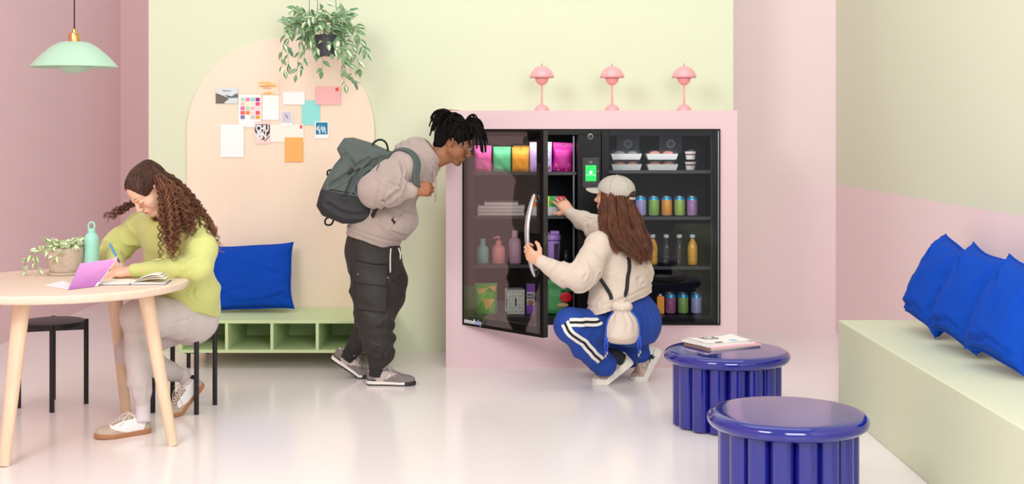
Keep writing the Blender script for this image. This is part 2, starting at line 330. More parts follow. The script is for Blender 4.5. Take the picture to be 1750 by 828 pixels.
# ---- cushions (closed pillow: two bulged skins with pinched corners, creases and seam flange)
M_blue = mat('cobalt_linen', '#0042ad', .85, bump=.35, bscale=900, var=.05, vscale=14, spec=.25)
def cushion(name, W, H, T, M, label, seed, group=None, flange=.012, creases=()):
    rs = random.Random(seed); n = 44; root = thing(name, label, 'cushion', (0, 0, 0), group)
    ph = [rs.uniform(0, 6.28) for _ in range(8)]
    def edge(u, v):
        # outline: concave sides, pointy corners
        x = (u-.5)*W; z = (v-.5)*H
        px = 1-.10*math.sin(PI*v)**1.0*abs(2*u-1)**3; pz = 1-.11*math.sin(PI*u)**1.0*abs(2*v-1)**3
        x *= px+.015*math.sin(9*v+ph[0])*abs(2*u-1)**6; z *= pz+.02*math.sin(8*u+ph[1])*abs(2*v-1)**6; return x, z
    def thick(u, v):
        a = max(0, 1-abs(2*u-1)**2.6); b_ = max(0, 1-abs(2*v-1)**2.6); t = T/2*(a*b_)**.42
        e = 1-(a*b_)**.3
        wr = .008*math.sin(26*u+5*math.sin(7*v+ph[2])+ph[3])*e+.007*math.sin(31*v+4*math.sin(6*u+ph[4])+ph[5])*e
        wr += .006*math.sin(9*u-6*v+ph[6]+1.5*math.sin(5*v))*(a*b_)**.8*.7
        for (cu, cv, du, dv, dep, wd) in creases:
            L_ = math.hypot(du, dv); s = ((u-cu)*du+(v-cv)*dv)/L_; q = (-(u-cu)*dv+(v-cv)*du)/L_
            wr -= dep*math.exp(-(q/wd)**2-(s/(L_*.9))**2)-dep*.6*math.exp(-((q-1.8*wd)/wd)**2-(s/(L_*.9))**2)
        return t+wr*min(1, t/.02)
    mb = MB(); vs = []; W1 = n+1
    for sgn in (-1, 1):
        for j in range(W1):
            for i in range(W1):
                # cosine spacing to refine edges
                u = .5-.5*math.cos(PI*i/n); v = .5-.5*math.cos(PI*j/n); x, z = edge(u, v); vs.append((x, sgn*(thick(u, v)+.001), z))
    fs = []; N = W1*W1
    for j in range(n):
        for i in range(n):
            q = (j*W1+i, j*W1+i+1, (j+1)*W1+i+1, (j+1)*W1+i); fs.append(q); fs.append(tuple(k+N for k in q[::-1]))
    rim = [i for i in range(W1)]+[j*W1+n for j in range(1, W1)]+[n*W1+i for i in range(n-1, -1, -1)]+[j*W1 for j in range(n-1, 0, -1)]
    for k in range(len(rim)): a_, b_ = rim[k], rim[(k+1) % len(rim)]; fs.append((a_, a_+N, b_+N, b_))
    mb.add(vs, fs); cov = mb.obj('cover', M_blue, root, smooth='all')
    # flange / seam edge
    pts = []; 
    for k in rim[::1]:
        x, y, z = vs[k]; pts.append(Vector((x, 0, z)))
    fl = MB(); ring = []
    for p in pts:
        q = p*(1+flange/max(p.length, .01)*.9); ring.append((p*.985, q))
    m_ = len(ring); vv = []
    for a_, b_ in ring: vv += [a_+Vector((0, -.003, 0)), b_+Vector((0, -.0012, 0)), b_+Vector((0, .0012, 0)), a_+Vector((0, .003, 0))]
    ff = []
    for k in range(m_):
        l = (k+1) % m_
        for c in range(4): d = (c+1) % 4; ff.append((4*k+c, 4*k+d, 4*l+d, 4*l+c))
    fl.add(vv, ff); fl.obj('seam_edge', M_blue, root, smooth='all')
    if M is not None: root.matrix_basis = M
    return root
def CM(loc, rz=0., rx=0., ry=0.): return Matrix.Translation(loc) @ Matrix.Rotation(rz, 4, 'Z') @ Matrix.Rotation(rx, 4, 'X') @ Matrix.Rotation(ry, 4, 'Y')
cushion('cushion', .53, .42, .15, CM(P(429, 474, 8.29), 0., -.24, math.radians(-2.5)), 'rectangular cobalt blue cushion leaning on the pinboard on the cubby bench', 11,
        creases=[(.8, .55, .16, -.06, .014, .018), (.84, .2, .12, .05, .016, .02), (.12, .25, .16, .03, .014, .015), (.3, .34, .2, -.02, .008, .015), (.5, .68, .35, .02, .006, .012), (.55, .12, .3, .02, .007, .02)])
for (x, d, rz, ry, label, sd) in ((2.065, 6.34, -82, -11, 'blue cushion farthest from the camera on the green box bench', 5), (2.055, 5.85, -76, -9, 'middle blue cushion of the three on the green box bench', 9), (2.05, 5.36, -74, -7, 'blue cushion nearest the camera on the green box bench, cut by the photo edge', 16)):
    cushion('cushion', .40, .43, .20, CM((x, d, .452+.242), math.radians(rz), -.42, math.radians(-ry)), label, sd, 'blue cushions on the box bench',
            creases=[(.3, .1, .2, .05, .018, .03), (.2, .8, .1, -.15, .02, .03), (.6, .16, .25, -.04, .012, .02), (.8, .7, .05, .2, .012, .03), (.45, .5, .1, .3, .007, .03), (.12, .45, .02, .25, .012, .02)])

# ---- pendant lamp
lx, ly = (127-875)*6.1/FPX, 6.1
pl = thing('pendant_lamp', 'mint green domed pendant lamp with brass cap over the round table', 'lamp', (lx, ly, 1.73))
M_mint = mat('mint_enamel', '#a8c9b0', .38)
s6 = 6.1/FPX
def pz(y): return CAMZ-(y-PY0)*s6
sh = [(.072*0+17*s6, pz(71.5)), (25*s6, pz(73)), (38*s6, pz(80)), (52*s6, pz(92)), (62*s6, pz(102)), (72.5*s6, pz(114)), (72*s6, pz(115.2)), (61*s6, pz(103.5)), (51*s6, pz(93.5)), (37*s6, pz(82)), (24*s6, pz(75)), (0.006, pz(74))]
MB().lathe([(0.006, pz(71.2))]+sh, (lx, ly, 0), 72).obj('shade', M_mint, pl, smooth=True)
MB().lathe([(.006, pz(104)), (22*s6, pz(104)), (28*s6, pz(110)), (30*s6, pz(113)), (27*s6, pz(117)), (20*s6, pz(121.5)), (12*s6, pz(124.5)), (0, pz(126))], (lx, ly, 0), 56).obj('inner_shade', M_mint, pl, smooth='all')
MB().lathe([(0, pz(57)), (9.2*s6, pz(57)), (9.6*s6, pz(58)), (9.6*s6, pz(71)), (0, pz(71.5))], (lx, ly, 0), 40).obj('brass_cap', M_brass, pl, smooth=True)['label'] = 'brass cap on the shade'
MB().lathe([(0, pz(49)), (2.6*s6, pz(49.3)), (3.2*s6, pz(51)), (3.2*s6, pz(57)), (0, pz(57))], (lx, ly, 0), 24).obj('cord_grip', M_brass, pl, smooth=True)
MB().cyl((lx, ly, pz(74)), (lx, ly, pz(104)), .006, n=12).obj('stem', M_brass, pl)
MB().tube([(lx, ly, pz(50)), (lx, ly, HT+.2)], .0032, 8).obj('cord', mat('brown_cord', '#3a2523', .8), pl, smooth='all')

# ---- round table
TX, TY, TR = -2.075, 6.09, .565
M_birch = mat('pale_birch', '#e6cfba', .45, var=.045, vscale=7, stretch=(1, 9, 1), bump=.04, bscale=90)
M_birchL = mat('birch_leg', '#e2c5a8', .45, var=.05, vscale=9, stretch=(6, 6, .7), bump=.04, bscale=90)
tb = thing('round_table', 'round pale wooden table with splayed legs and rounded edge at the left', 'table', (TX, TY, 0))
MB().lathe([(0, .74), (TR-.012, .74), (TR-.004, .7385), (TR, .733), (TR-.001, .716), (TR-.010, .704), (TR-.03, .699), (0, .699)], (TX, TY, 0), 128).obj('tabletop', M_birch, tb, smooth=True)
feet = [(-2.172, 5.63), (-1.545, 6.0), (-1.965, 6.70), (-2.58, 6.33)]
for (fx, fy) in feet:
    dx, dy = TX-fx, TY-fy; L = math.hypot(dx, dy); u = Vector((dx/L, dy/L, 0)); tp = Vector((fx, fy, 0))+u*.135; tp.z = .699
    MB().tube([(fx, fy, 0), Vector((fx, fy, 0)).lerp(tp, .5), tp], [.0225, .028, .034], 20, sx=1.15, up=u).obj('leg', M_birchL, tb, smooth=True)
    MB().box(tp+u*.03+Vector((0, 0, -.015)), (.12, .05, .03), Matrix.Rotation(math.atan2(u.y, u.x), 3, 'Z')).obj('leg_mount', M_birchL, tb)

# ---- black stools
def stool(loc, ang, label):
    r = thing('stool', label, 'stool', (0, 0, 0), 'black four-legged stools')
    MB().lathe([(0, .445), (.155, .445), (.160, .443), (.162, .438), (.162, .42), (.158, .415), (0, .415)], n=64).obj('seat', M_blk, r, smooth=True)
    for k in range(4):
        a = ang+PI/2*k; c = Vector((.166*math.cos(a), .166*math.sin(a), 0))
        MB().lathe([(0, 0), (.0115, 0), (.0125, .002), (.0125, .443), (.0115, .446), (0, .446)], c, 20).obj('leg', M_blk, r, smooth=True)
    for k in range(2):
        a = ang+PI/2*k; d = Vector((math.cos(a), math.sin(a), 0))
        MB().box((0, 0, .402+.0001*k), (.33, .022, .022), Matrix.Rotation(a, 3, 'Z')).obj('cross_rail', M_blk, r, bev=.002)
    for k in range(4):
        a = ang+PI/2*k+.25; MB().cyl((.12*math.cos(a), .12*math.sin(a), .409), (.12*math.cos(a), .12*math.sin(a), .416), .008, n=10).obj('screw_boss', M_blk, r)
    r.location = loc; return r
stool(((90-875)*6.85/FPX, 6.85, 0), math.radians(-72), 'black round stool standing empty under the round table')
stool(((315-875)*6.78/FPX, 6.78, 0), math.radians(-55), 'black round stool under the seated person in the lime hoodie')

# ---- blue fluted stools
M_cob = mat('cobalt_lacquer', '#16197c', .13, coat=.6, spec=.6)
def fluted(loc, label, rot=0.):
    r = thing('side_table', label, 'side table', (0, 0, 0)); R = .305; h = .37; t = .062
    prof = [(0, h), (R-.062, h), (R-.045, h-.001)]
    for k in range(13): a = PI/2-PI*k/12; prof.append((R-.034+.034*math.cos(a)*1.0, h-.0315+.030*math.sin(a)))
    prof += [(R-.05, h-t), (0, h-t)]
    MB().lathe(prof, n=128).obj('round_top', M_cob, r, smooth='all')
    n = 16; rc = .222; pr = .043
    for k in range(n):
        a = 2*PI*k/n+rot; c = (rc*math.cos(a), rc*math.sin(a), 0)
        MB().lathe([(0, .006), (pr-.004, .006), (pr, .010), (pr, h-t+.001), (0, h-t+.001)], c, 28).obj('column', M_cob, r, smooth=True)
    MB().lathe([(0, 0), (.235, 0), (.235, .008), (.19, .012), (.19, h-t), (0, h-t)], n=48).obj('core', mat('cobalt_core', '#15164f', .5), r, smooth=True)
    r.location = loc; return r
s1 = fluted(((1346-875)*5.02/FPX, 5.02, 0), 'glossy cobalt side table with fluted base, empty and nearest the camera', .1)
s2 = fluted(((1242-875)*6.42/FPX, 6.42, 0), 'glossy cobalt side table with fluted base and magazines on its top', .05)
# ---- papers on the far side table
tz = .3705; tc = Vector(((1242-875)*6.42/FPX, 6.42, 0))
def booklet(name, cx, cy, w, h, t, rot, m, z, label, cat='magazine', pages='#efe9e0'):
    r = thing(name, label, cat, (0, 0, 0)); M = Matrix.Translation((cx, cy, z)) @ Matrix.Rotation(rot, 4, 'Z')
    g = MB().box((0, 0, t/2), (w-.004, h-.004, t*.7)); g.obj('pages', pm('pages'+pages[1:], pages), r)
    g = MB(); g.b2(-w/2, w/2, -h/2, h/2, t*.85, t); g.b2(-w/2, w/2, -h/2, h/2, 0, t*.15); g.b2(-w/2-.001, -w/2+.001, -h/2, h/2, 0, t); g.obj('cover', m, r)
    r.matrix_basis = M; return r
mx, my = tc.x-.012, tc.y+.10
booklet('magazine', mx+.005, my, .30, .225, .007, math.radians(28), pm('kraft', '#a58d6a'), tz, 'brown-edged magazine at the bottom of the stack on the far side table')
booklet('magazine', mx+.015, my, .29, .22, .006, math.radians(24), pm('mag_pink', '#e79fb4'), tz+.0072, 'pink magazine second from the bottom on the far side table')
booklet('magazine', mx-.012, my+.004, .29, .215, .006, math.radians(29), pm('mag_white', '#eadfe6'), tz+.0134, 'pale lilac magazine under the folded newspaper')
npz = tz+.0196
r = thing('newspaper', 'folded newspaper on top of the magazine stack', 'newspaper', (0, 0, 0))
M_news = mat('newsprint', '#e9e6df', .85)
g = MB()
for k in range(4):
    def f(u, v, k=k):
        x = (u-.5)*(.28-.006*k); y = (v-.5)*(.2-.004*k); return Vector((x+.004*k, y, .0018*k+.006*abs(u-.5)**2*4*(k/3)+.014*max(0, (u-.78)*4)**2*(k == 3)*max(0, v-.4)+.0012*math.sin(7*u+k)))
    g.grid(f, 14, 8)
o = g.obj('sheet', M_news, r, smooth='all'); sm = o.modifiers.new('s', 'SOLIDIFY'); sm.thickness = .0011
text('headline', 'TLS', .075, (-.02, .035, .0095), (0, 0, 0), pm('news_ink', '#343436'), r, sx=.8)
g = MB(); g.b2(.04, .11, -.08, -.04, .0085, .0092); g.obj('printed_picture', pm('news_blue', '#9fc3d3'), r)
g = MB(); g.b2(-.06, -.02, -.09, -.07, .0085, .0092); g.obj('printed_block', pm('news_brown', '#6d5f58'), r)
r.matrix_basis = Matrix.Translation((mx-.02, my+.01, npz)) @ Matrix.Rotation(math.radians(24), 4, 'Z')

# ---- pink mushroom lamps on the housing
M_pl = mat('pink_enamel', '#efa9ad', .2, coat=.5)
M_pl2 = mat('pink_enamel_deep', '#f0a09f', .25, coat=.3)
q = 8.12/FPX
def mush(px, label):
    r = thing('table_lamp', label, 'lamp', (0, 0, 0), 'pink mushroom table lamps on the fridge housing')
    Z = lambda y: (188.5-y)*q*1.0
    MB().lathe([(0, 0), (12.5*q, 0), (12.8*q, .002), (11.5*q, 5*q), (8.5*q, 9*q), (4*q, 11.3*q), (2.2*q, 12*q), (1.8*q, 15*q)], n=40).obj('base', M_pl, r, smooth='all')
    MB().lathe([(0, 10*q), (1.9*q, 12*q), (1.6*q, Z(145)), (0, Z(144))], n=16).obj('stem', M_pl, r, smooth='all')
    MB().lathe([(0, Z(145)), (4*q, Z(144.3)), (8.5*q, Z(141)), (11.3*q, Z(136)), (11.8*q, Z(132)), (10*q, Z(129)), (0, Z(128))], n=40).obj('lower_shade', M_pl2, r, smooth='all')
    MB().lathe([(0, Z(111)), (6*q, Z(111.8)), (12*q, Z(115)), (17*q, Z(120.5)), (20.3*q, Z(127)), (21.6*q, Z(132)), (21*q, Z(132)), (19.6*q, Z(127.5)), (16*q, Z(121.5)), (11*q, Z(116.5)), (5*q, Z(113)), (0, Z(112.6))], n=48).obj('upper_shade', M_pl, r, smooth='all')
    MB().lathe([(0, Z(107)), (1.3*q, Z(107)), (1.5*q, Z(108)), (1.0*q, Z(109)), (1.0*q, Z(111.4)), (0, Z(112))], n=14).obj('finial', mat('chrome', '#c9c9cb', .15, metal=1.), r, smooth='all')
    for k in range(3):
        a = k*2.09+.5; MB().cyl((9*q*math.cos(a), 9*q*math.sin(a), Z(131)), (12*q*math.cos(a), 12*q*math.sin(a), Z(121)), .0018, n=6).obj('shade_pin', M_pl, r)
    r.location = ((px-875)*q, 8.12, BZ); return r
mush(926, 'pink mushroom table lamp, leftmost of the three on the fridge housing')
mush(1046, 'pink mushroom table lamp, middle of the three on the fridge housing')
mush(1169, 'pink mushroom table lamp, rightmost of the three on the fridge housing')
# ================================================================ FRIDGES
def glassmat(name, tint, refl, rough=0.0, graz=.9):
    m = bpy.data.materials.new(name); m.use_nodes = True; N = m.node_tree.nodes; L = m.node_tree.links; N.clear()
    out = N.new('ShaderNodeOutputMaterial'); t = N.new('ShaderNodeBsdfTransparent'); t.inputs[0].default_value = (*tint, 1)
    g = N.new('ShaderNodeBsdfGlossy'); g.inputs['Roughness'].default_value = rough
    lw = N.new('ShaderNodeLayerWeight'); lw.inputs[0].default_value = .5
    p = N.new('ShaderNodeMath'); p.operation = 'POWER'; L.new(lw.outputs['Facing'], p.inputs[0]); p.inputs[1].default_value = 4
    k = N.new('ShaderNodeMath'); k.operation = 'MULTIPLY_ADD'; L.new(p.outputs[0], k.inputs[0]); k.inputs[1].default_value = graz; k.inputs[2].default_value = refl
    mx = N.new('ShaderNodeMixShader'); L.new(k.outputs[0], mx.inputs[0]); L.new(t.outputs[0], mx.inputs[1]); L.new(g.outputs[0], mx.inputs[2]); L.new(mx.outputs[0], out.inputs[0]); return m
M_glass = glassmat('door_glass', (.93, .91, .91), .125)
M_glass2 = glassmat('fixed_glass', (.95, .96, .98), .020)
M_clear = glassmat('clear_plastic', (.93, .94, .94), .05, .05)
M_fr = mat('fridge_black', '#060607', .4, spec=.25, bump=.02)
M_fin = mat('fridge_interior', '#0b0c12', .6, spec=.2)
M_frg = mat('door_edge_grey', '#3b3836', .4)
M_silver = mat('brushed_silver', '#d3d2d4', .28, metal=.75)
fg = thing('smart_fridge', 'black double fridge with open left glass door and card terminal in the pink housing', 'fridge', ((FX0+FX1)/2, 7.94, FZ0))
x0, x1, z0, z1 = FX0+.002, FX1-.002, FZ0+.002, FZ1-.002; yf, yb = 7.925, 8.44; tw = .03
def side(name, a, b_, c, d, e, f, m=M_fr, bev=.001, par=None): return MB().b2(a, b_, c, d, e, f).obj(name, m, par or fg, bev=bev)
side('back_panel', x0, x1, yb-.02, yb, z0, z1, M_fin); side('top_panel', x0, x1, yf+.02, yb-.02, z1-.034, z1); side('base_panel', x0, x1, yf+.02, yb-.02, z0, z0+.045)
side('side_panel', x0, x0+.02, yf+.02, yb-.02, z0+.045, z1-.034); side('side_panel', x1-.02, x1, yf+.02, yb-.02, z0+.045, z1-.034)
side('centre_column', FMX0, FMX1, yf, yb-.02, z0+.045, z1-.034, bev=.002)
def fpx(px, d=8.12): return (px-875)*d/FPX
def fz(py, d=8.12): return CAMZ-(py-218)*d/FPX
# shelves
SL = [1.176, .911, .611]; SRt = [1.186, .904, .602]; ZB = z0+.045
M_shelf = mat('shelf_black', '#0f1012', .35)
M_shelfglass = glassmat('shelf_glass', (.75, .8, .82), .06)
for (a, b_, lv) in ((x0+.024, FMX0-.004, SL), (FMX1+.004, x1-.024, SRt)):
    for z in lv:
        s_ = MB().b2(a, b_, 8.0, yb-.03, z-.008, z).obj('shelf', M_shelf, fg, bev=.001)
        MB().b2(a, b_, 7.992, 8.0, z-.016, z+.004).obj('shelf_lip', mat('lip_dark', '#303236', .25), s_, bev=.001)
    for x in (a+.012, b_-.016): MB().b2(x-.005, x+.005, 8.005, 8.015, ZB, z1-.04).obj('shelf_post', mat('post_steel', '#57595e', .3, metal=.7), fg)
# fans
for px in (1073, 1146):
    cx, cz = fpx(px, 8.41), fz(246, 8.41)
    f = MB().b2(cx-.075, cx+.075, 8.405, 8.42, cz-.06, cz+.06).obj('fan_panel', mat('fan_panel', '#1a1e28', .5), fg, bev=.003)
    for rr in (.026, .018): 
        MB().tube([(cx+rr*math.cos(2*PI*k/32), 8.403, cz+rr*math.sin(2*PI*k/32)) for k in range(32)], .0018, 6, closed=True).obj('fan_ring', mat('ring_grey', '#a7abb2', .4), f)
    for k in range(8):
        a = 2*PI*k/8+.2; MB().tube([(cx+.019*math.cos(a), 8.403, cz+.019*math.sin(a)), (cx+.026*math.cos(a+.15), 8.403, cz+.026*math.sin(a+.15))], .0014, 5).obj('fan_spoke', mat('ring_grey', '#a7abb2', .4), f)
    for k in range(4):
        a = PI/2*k+PI/4; MB().tube([(cx+.004*math.cos(a), 8.403, cz+.004*math.sin(a)), (cx+.013*math.cos(a), 8.403, cz+.013*math.sin(a))], .0013, 5).obj('fan_vane', mat('ring_grey', '#a7abb2', .4), f)
# centre column details
ln = MB().lathe([(0, 0), (.0165, 0), (.0165, .006), (.0135, .008), (.012, .0045), (0, .0045)], (fpx(1009, 7.92), 7.925, fz(233.5, 7.92)), 32, ax=(0, -1, 0)).obj('camera_lens', M_silver, fg, smooth=True)
MB().lathe([(0, .0046), (.012, .0046), (.009, .006), (0, .007)], (fpx(1009, 7.92), 7.925, fz(233.5, 7.92)), 24, ax=(0, -1, 0)).obj('lens_glass', mat('lens_dark', '#23262b', .1), ln, smooth='all')
T_ = lambda x: fpx(x, 7.9)
Tz = lambda y: fz(y, 7.9)
term = side('card_terminal', T_(995), T_(1025), 7.90, 7.925, Tz(322), Tz(269), mat('terminal_grey', '#26272a', .45), .004)
scr = side('screen', T_(1000.5), T_(1019), 7.8985, 7.90, Tz(310), Tz(282.5), mat('screen_green', '#07c455', .4, emit=.55), 0, term)
scr['label'] = 'bright green screen with a white tick'
M_wh = mat('icon_white', '#ffffff', .5, emit=.6)
cx, cz = T_(1009.7), Tz(295)
MB().lathe([(0, 0), (.0095, 0), (.0095, .0006), (0, .0006)], (cx, 7.8984, cz), 28, ax=(0, -1, 0)).obj('tick_disc', M_wh, scr)
MB().tube([(cx-.004, 7.8974, cz), (cx-.001, 7.8974, cz-.0035), (cx+.0045, 7.8974, cz+.0035)], .0009, 6).obj('tick', mat('screen_green', '#07c455'), scr)
text('screen_text', 'PAYMENT ACCEPTED', .0062, (cx, 7.8980, Tz(299.4)), (PI/2, 0, 0), M_wh, scr)
ic = mat('icon_grey', '#b9babd', .5)
for k in range(3):
    c0 = Vector((T_(1008)+.003*k, 7.8985, Tz(277.5))); MB().tube([c0+Vector(((.003+.002*k)*math.cos(a)-.002*k, 0, (.003+.002*k)*math.sin(a))) for a in np.linspace(-.9, .9, 8)], .0007, 5).obj('contactless_wave', ic, term)
MB().tube([(T_(1009.5)+.011*math.cos(a), 7.8985, Tz(277.5)+.0065*math.sin(a)) for a in np.linspace(0, 2*PI, 25)], .0006, 5).obj('contactless_ring', ic, term)
for x in (1006, 1015.5): MB().b2(T_(x)-.003, T_(x)+.003, 7.8985, 7.90, Tz(313)-.0007, Tz(313)+.0007).obj('status_mark', ic, term)
MB().b2(T_(1022)-.0012, T_(1022)+.0012, 7.8985, 7.90, Tz(295), Tz(291)).obj('side_mark', ic, term)
# right fixed door
def doorframe(W, H, t, bw, bt=None):
    bt = bt or bw; m = MB()
    m.b2(0, bw, 0, t, 0, H); m.b2(W-bw, W, 0, t, 0, H); m.b2(bw, W-bw, 0, t, 0, bt); m.b2(bw, W-bw, 0, t, H-bt, H); return m
dr_x0 = FMX1+.003; W2 = x1-dr_x0
dm = doorframe(W2, z1-z0, .02, .045, .04).xf(Matrix.Translation((dr_x0, yf-.001, z0)))
d2 = dm.obj('fixed_door', M_fr, fg, bev=.0015)
MB().b2(dr_x0+.02, dr_x0+W2-.02, yf-.005, yf-.001, z0+.02, z1-.02).obj('glass_pane', M_glass2, d2)
for x in (dr_x0+W2-.012,): MB().b2(x-.003, x+.003, yf-.003, yf-.001, z0+.01, z1-.01).obj('chrome_strip', mat('strip_grey', '#8b8b90', .3, metal=.6), d2)
# open left door (local frame: x along width, y inward, z up)
Wd = .685; Hd = z1-z0-.004; ang = math.atan2(-.5, .468)
MD = Matrix.Translation((x0+.004, yf, z0+.002)) @ Matrix.Rotation(ang, 4, 'Z')
m = MB(); bw = .046
m.b2(0, bw, 0, .04, 0, Hd); m.b2(Wd-bw-.006, Wd, 0, .04, 0, Hd); m.b2(bw, Wd-bw-.006, 0, .04, 0, .058); m.b2(bw, Wd-bw-.006, 0, .04, Hd-.04, Hd)
dL = m.xf(MD).obj('open_door', M_fr, fg, bev=.0015); dL['label'] = 'left glass door swung open with a silver handle'
MB().b2(.012, Wd-.02, -.004, 0, .02, Hd-.012).xf(MD).obj('glass_pane', M_glass, dL)
MB().b2(Wd, Wd+.002, .004, .038, .004, Hd-.004).xf(MD).obj('edge_strip', M_frg, dL)
for a, b_ in ((.01, .022),): MB().b2(.012, bw-.008, .04, .05, .03, Hd-.03).xf(MD).obj('gasket', mat('gasket', '#3a3c40', .8), dL)
MB().b2(Wd-bw, Wd-.012, .04, .05, .03, Hd-.03).xf(MD).obj('gasket', mat('gasket', '#3a3c40', .8), dL)
lt = MB().prism([(Wd+.002, .006, .52), (Wd+.002, .006, .595), (Wd+.002, .012, .595), (Wd+.002, .034, .565), (Wd+.002, .034, .55), (Wd+.002, .012, .52)], (.004, 0, 0)).xf(MD).obj('latch_plate', mat('latch_grey', '#5b5750', .4, metal=.4), dL)
zz = [(1.063-z0), .93-z0, .84-z0, .75-z0, (.612-z0)]
hp = spline([(.628, -.012, 1.068-z0), (.628, -.035, 1.02-z0), (.628, -.062, .93-z0), (.628, -.07, .85-z0), (.628, -.062, .76-z0), (.628, -.035, .66-z0), (.628, -.008, .60-z0)], 8)
rr = [.004+.0075*math.sin(PI*min(1, max(0.02, i/(len(hp)-1))))**.45 for i in range(len(hp))]
MB().tube([MD @ p for p in hp], rr, 16, sx=1.5, up=MD.to_3x3() @ Vector((0, 1, 0))).obj('handle', M_silver, dL, smooth='all')['label'] = 'long silver bow handle'
for z in (1.03-z0, .64-z0): MB().cyl(MD @ Vector((.628, -.032, z)), MD @ Vector((.628, 0, z)), .006, n=12).obj('handle_post', M_silver, dL, smooth=True)
RD = MD.to_euler(); 
t1 = text('sticker_lettering', 'smood', .040, MD @ Vector((.062, -.0052, .028)), (PI/2, 0, ang), mat('sticker_white', '#e9e9ee', .5), dL, bold=.0012, sx=.85)
t1 = text('sticker_lettering', 'baby', .040, MD @ Vector((.140, -.0052, .028)), (PI/2, 0, ang), mat('sticker_lilac', '#b4bde6', .5), dL, bold=.0012, sx=.85)

# ---------------- products
def pouch(name, px0, px1, py0, z, d, m, label, thick=.05, hole=True, waist=0., lean=0., group=None, tilt=0., seed=1, cat='pouch'):
    """stand-up pouch with sealed flat rim and a gusset; base on shelf height z"""
    X0, X1 = fpx(px0, d), fpx(px1, d); W = X1-X0; H = fz(py0, d)-z; root = thing(name, label, cat, (0, 0, 0), group); rs = random.Random(seed); p1, p2, p3 = [rs.uniform(0, 6) for _ in range(3)]
    n, k = 20, 26; A = []; N = (n+1)*(k+1)
    for s in (-1, 1):
        for j in range(k+1):
            for i in range(n+1):
                u, v = i/n, j/k; e = max(0, 1-abs(2*u-1)**4); prof = min(1, (1-v)*2.2)**.7*(.75+.25*min(1, v*8)); top = max(0, min(1, (.93-v)/.2))
                y = thick/2*e**.6*prof*top; y += .0018*e*top*math.sin(11*u+p1+4*v)*math.sin(9*v+p2); w = W*(1-waist*math.sin(PI*min(1, v*1.1))**2)
                A.append(Vector(((u-.5)*w, s*(y+.0006), v*H)))
    fs = []
    for j in range(k):
        for i in range(n):
            q = (j*(n+1)+i, j*(n+1)+i+1, (j+1)*(n+1)+i+1, (j+1)*(n+1)+i); fs.append(q); fs.append(tuple(t+N for t in q[::-1]))
    rim = [i for i in range(n+1)]+[j*(n+1)+n for j in range(1, k+1)]+[k*(n+1)+i for i in range(n-1, -1, -1)]+[j*(n+1) for j in range(k-1, 0, -1)]
    for t in range(len(rim)): a, b_ = rim[t], rim[(t+1) % len(rim)]; fs.append((a, a+N, b_+N, b_))
    M = Matrix.Translation(((X0+X1)/2, d, z)) @ Matrix.Rotation(lean, 4, 'X') @ Matrix.Rotation(tilt, 4, 'Y')
    MB().add(A, fs).xf(M).obj('bag', m, root, smooth='all')
    if hole:
        hw = W*.085; MB().prism([(-hw, -.0012, H*.93), (-hw*.4, -.0012, H*.94), (0, -.0012, H*.965), (hw*.4, -.0012, H*.94), (hw, -.0012, H*.93), (0, -.0012, H*.922)], (0, -.0008, 0)).xf(M).obj('hang_hole', mat('hole_dark', '#2a1c24', .8), root)
    root['_h'] = H; root['_w'] = W; return root, M, H, W
def foil(n, c, r=.5): return mat(n, c, max(r, .5), bump=.12, bscale=40)
zs1 = SL[0]+.001
pouch('snack_pouch', 810, 840, 249, zs1, 8.10, foil('foil_pink', '#ee5da4'), 'bright pink pouch at the left end of the top fridge shelf', seed=2)
pouch('snack_pouch', 843, 873, 251, zs1, 8.10, foil('foil_green', '#5cc98b'), 'green pouch second on the top fridge shelf', seed=3)
pouch('snack_pouch', 875, 904, 252, zs1, 8.10, foil('foil_orange', '#f2a01c'), 'front orange pouch on the top fridge shelf', seed=4)
pouch('snack_pouch', 877, 905, 249, zs1, 8.22, foil('foil_orange', '#f2a01c'), 'orange pouch hidden behind the front orange pouch', seed=5)
r, M, H, W = pouch('snack_pouch', 905, 943, 243, zs1, 8.10, foil('foil_lilac', '#c9b2ee'), 'lilac pouch with brown nut pictures beside the magenta bag', thick=.06, hole=False, seed=6)
for (u, v, s) in ((.28, .62, .016), (.22, .2, .014), (.36, .14, .012), (.12, .45, .010), (-.3, .5, .014), (.3, .4, .01)):
    MB().lathe([(0, .0012), (s*.6, .001), (s, 0)], n=8).xf(M @ Matrix.Translation((u*W, -.026 if v < .5 else -.022, v*H)) @ Matrix.Rotation(PI/2, 4, 'X')).obj('printed_nut', pm('nut_brown', '#8a5a30'), r)
r, M, H, W = pouch('snack_bag', 942, 980, 244, zs1, 8.12, foil('foil_magenta', '#a8107a', .45), 'crinkled magenta bag with gold pieces at the right of the top shelf', thick=.07, hole=True, waist=.12, tilt=.05, seed=8, cat='bag')
for (u, v) in ((-.2, .1), (.0, .14), (.15, .1), (-.1, .28), (.12, .3), (.24, .22), (.05, .6), (.2, .62), (-.28, .22), (.1, .5)):
    MB().box((0, 0, 0), (.022, .0015, .006)).xf(M @ Matrix.Translation((u*W, -.031+.004*(v > .5), v*H)) @ Matrix.Rotation(u*9, 4, 'Y')).obj('printed_chip', pm('gold', '#d0a24a', .4), r)
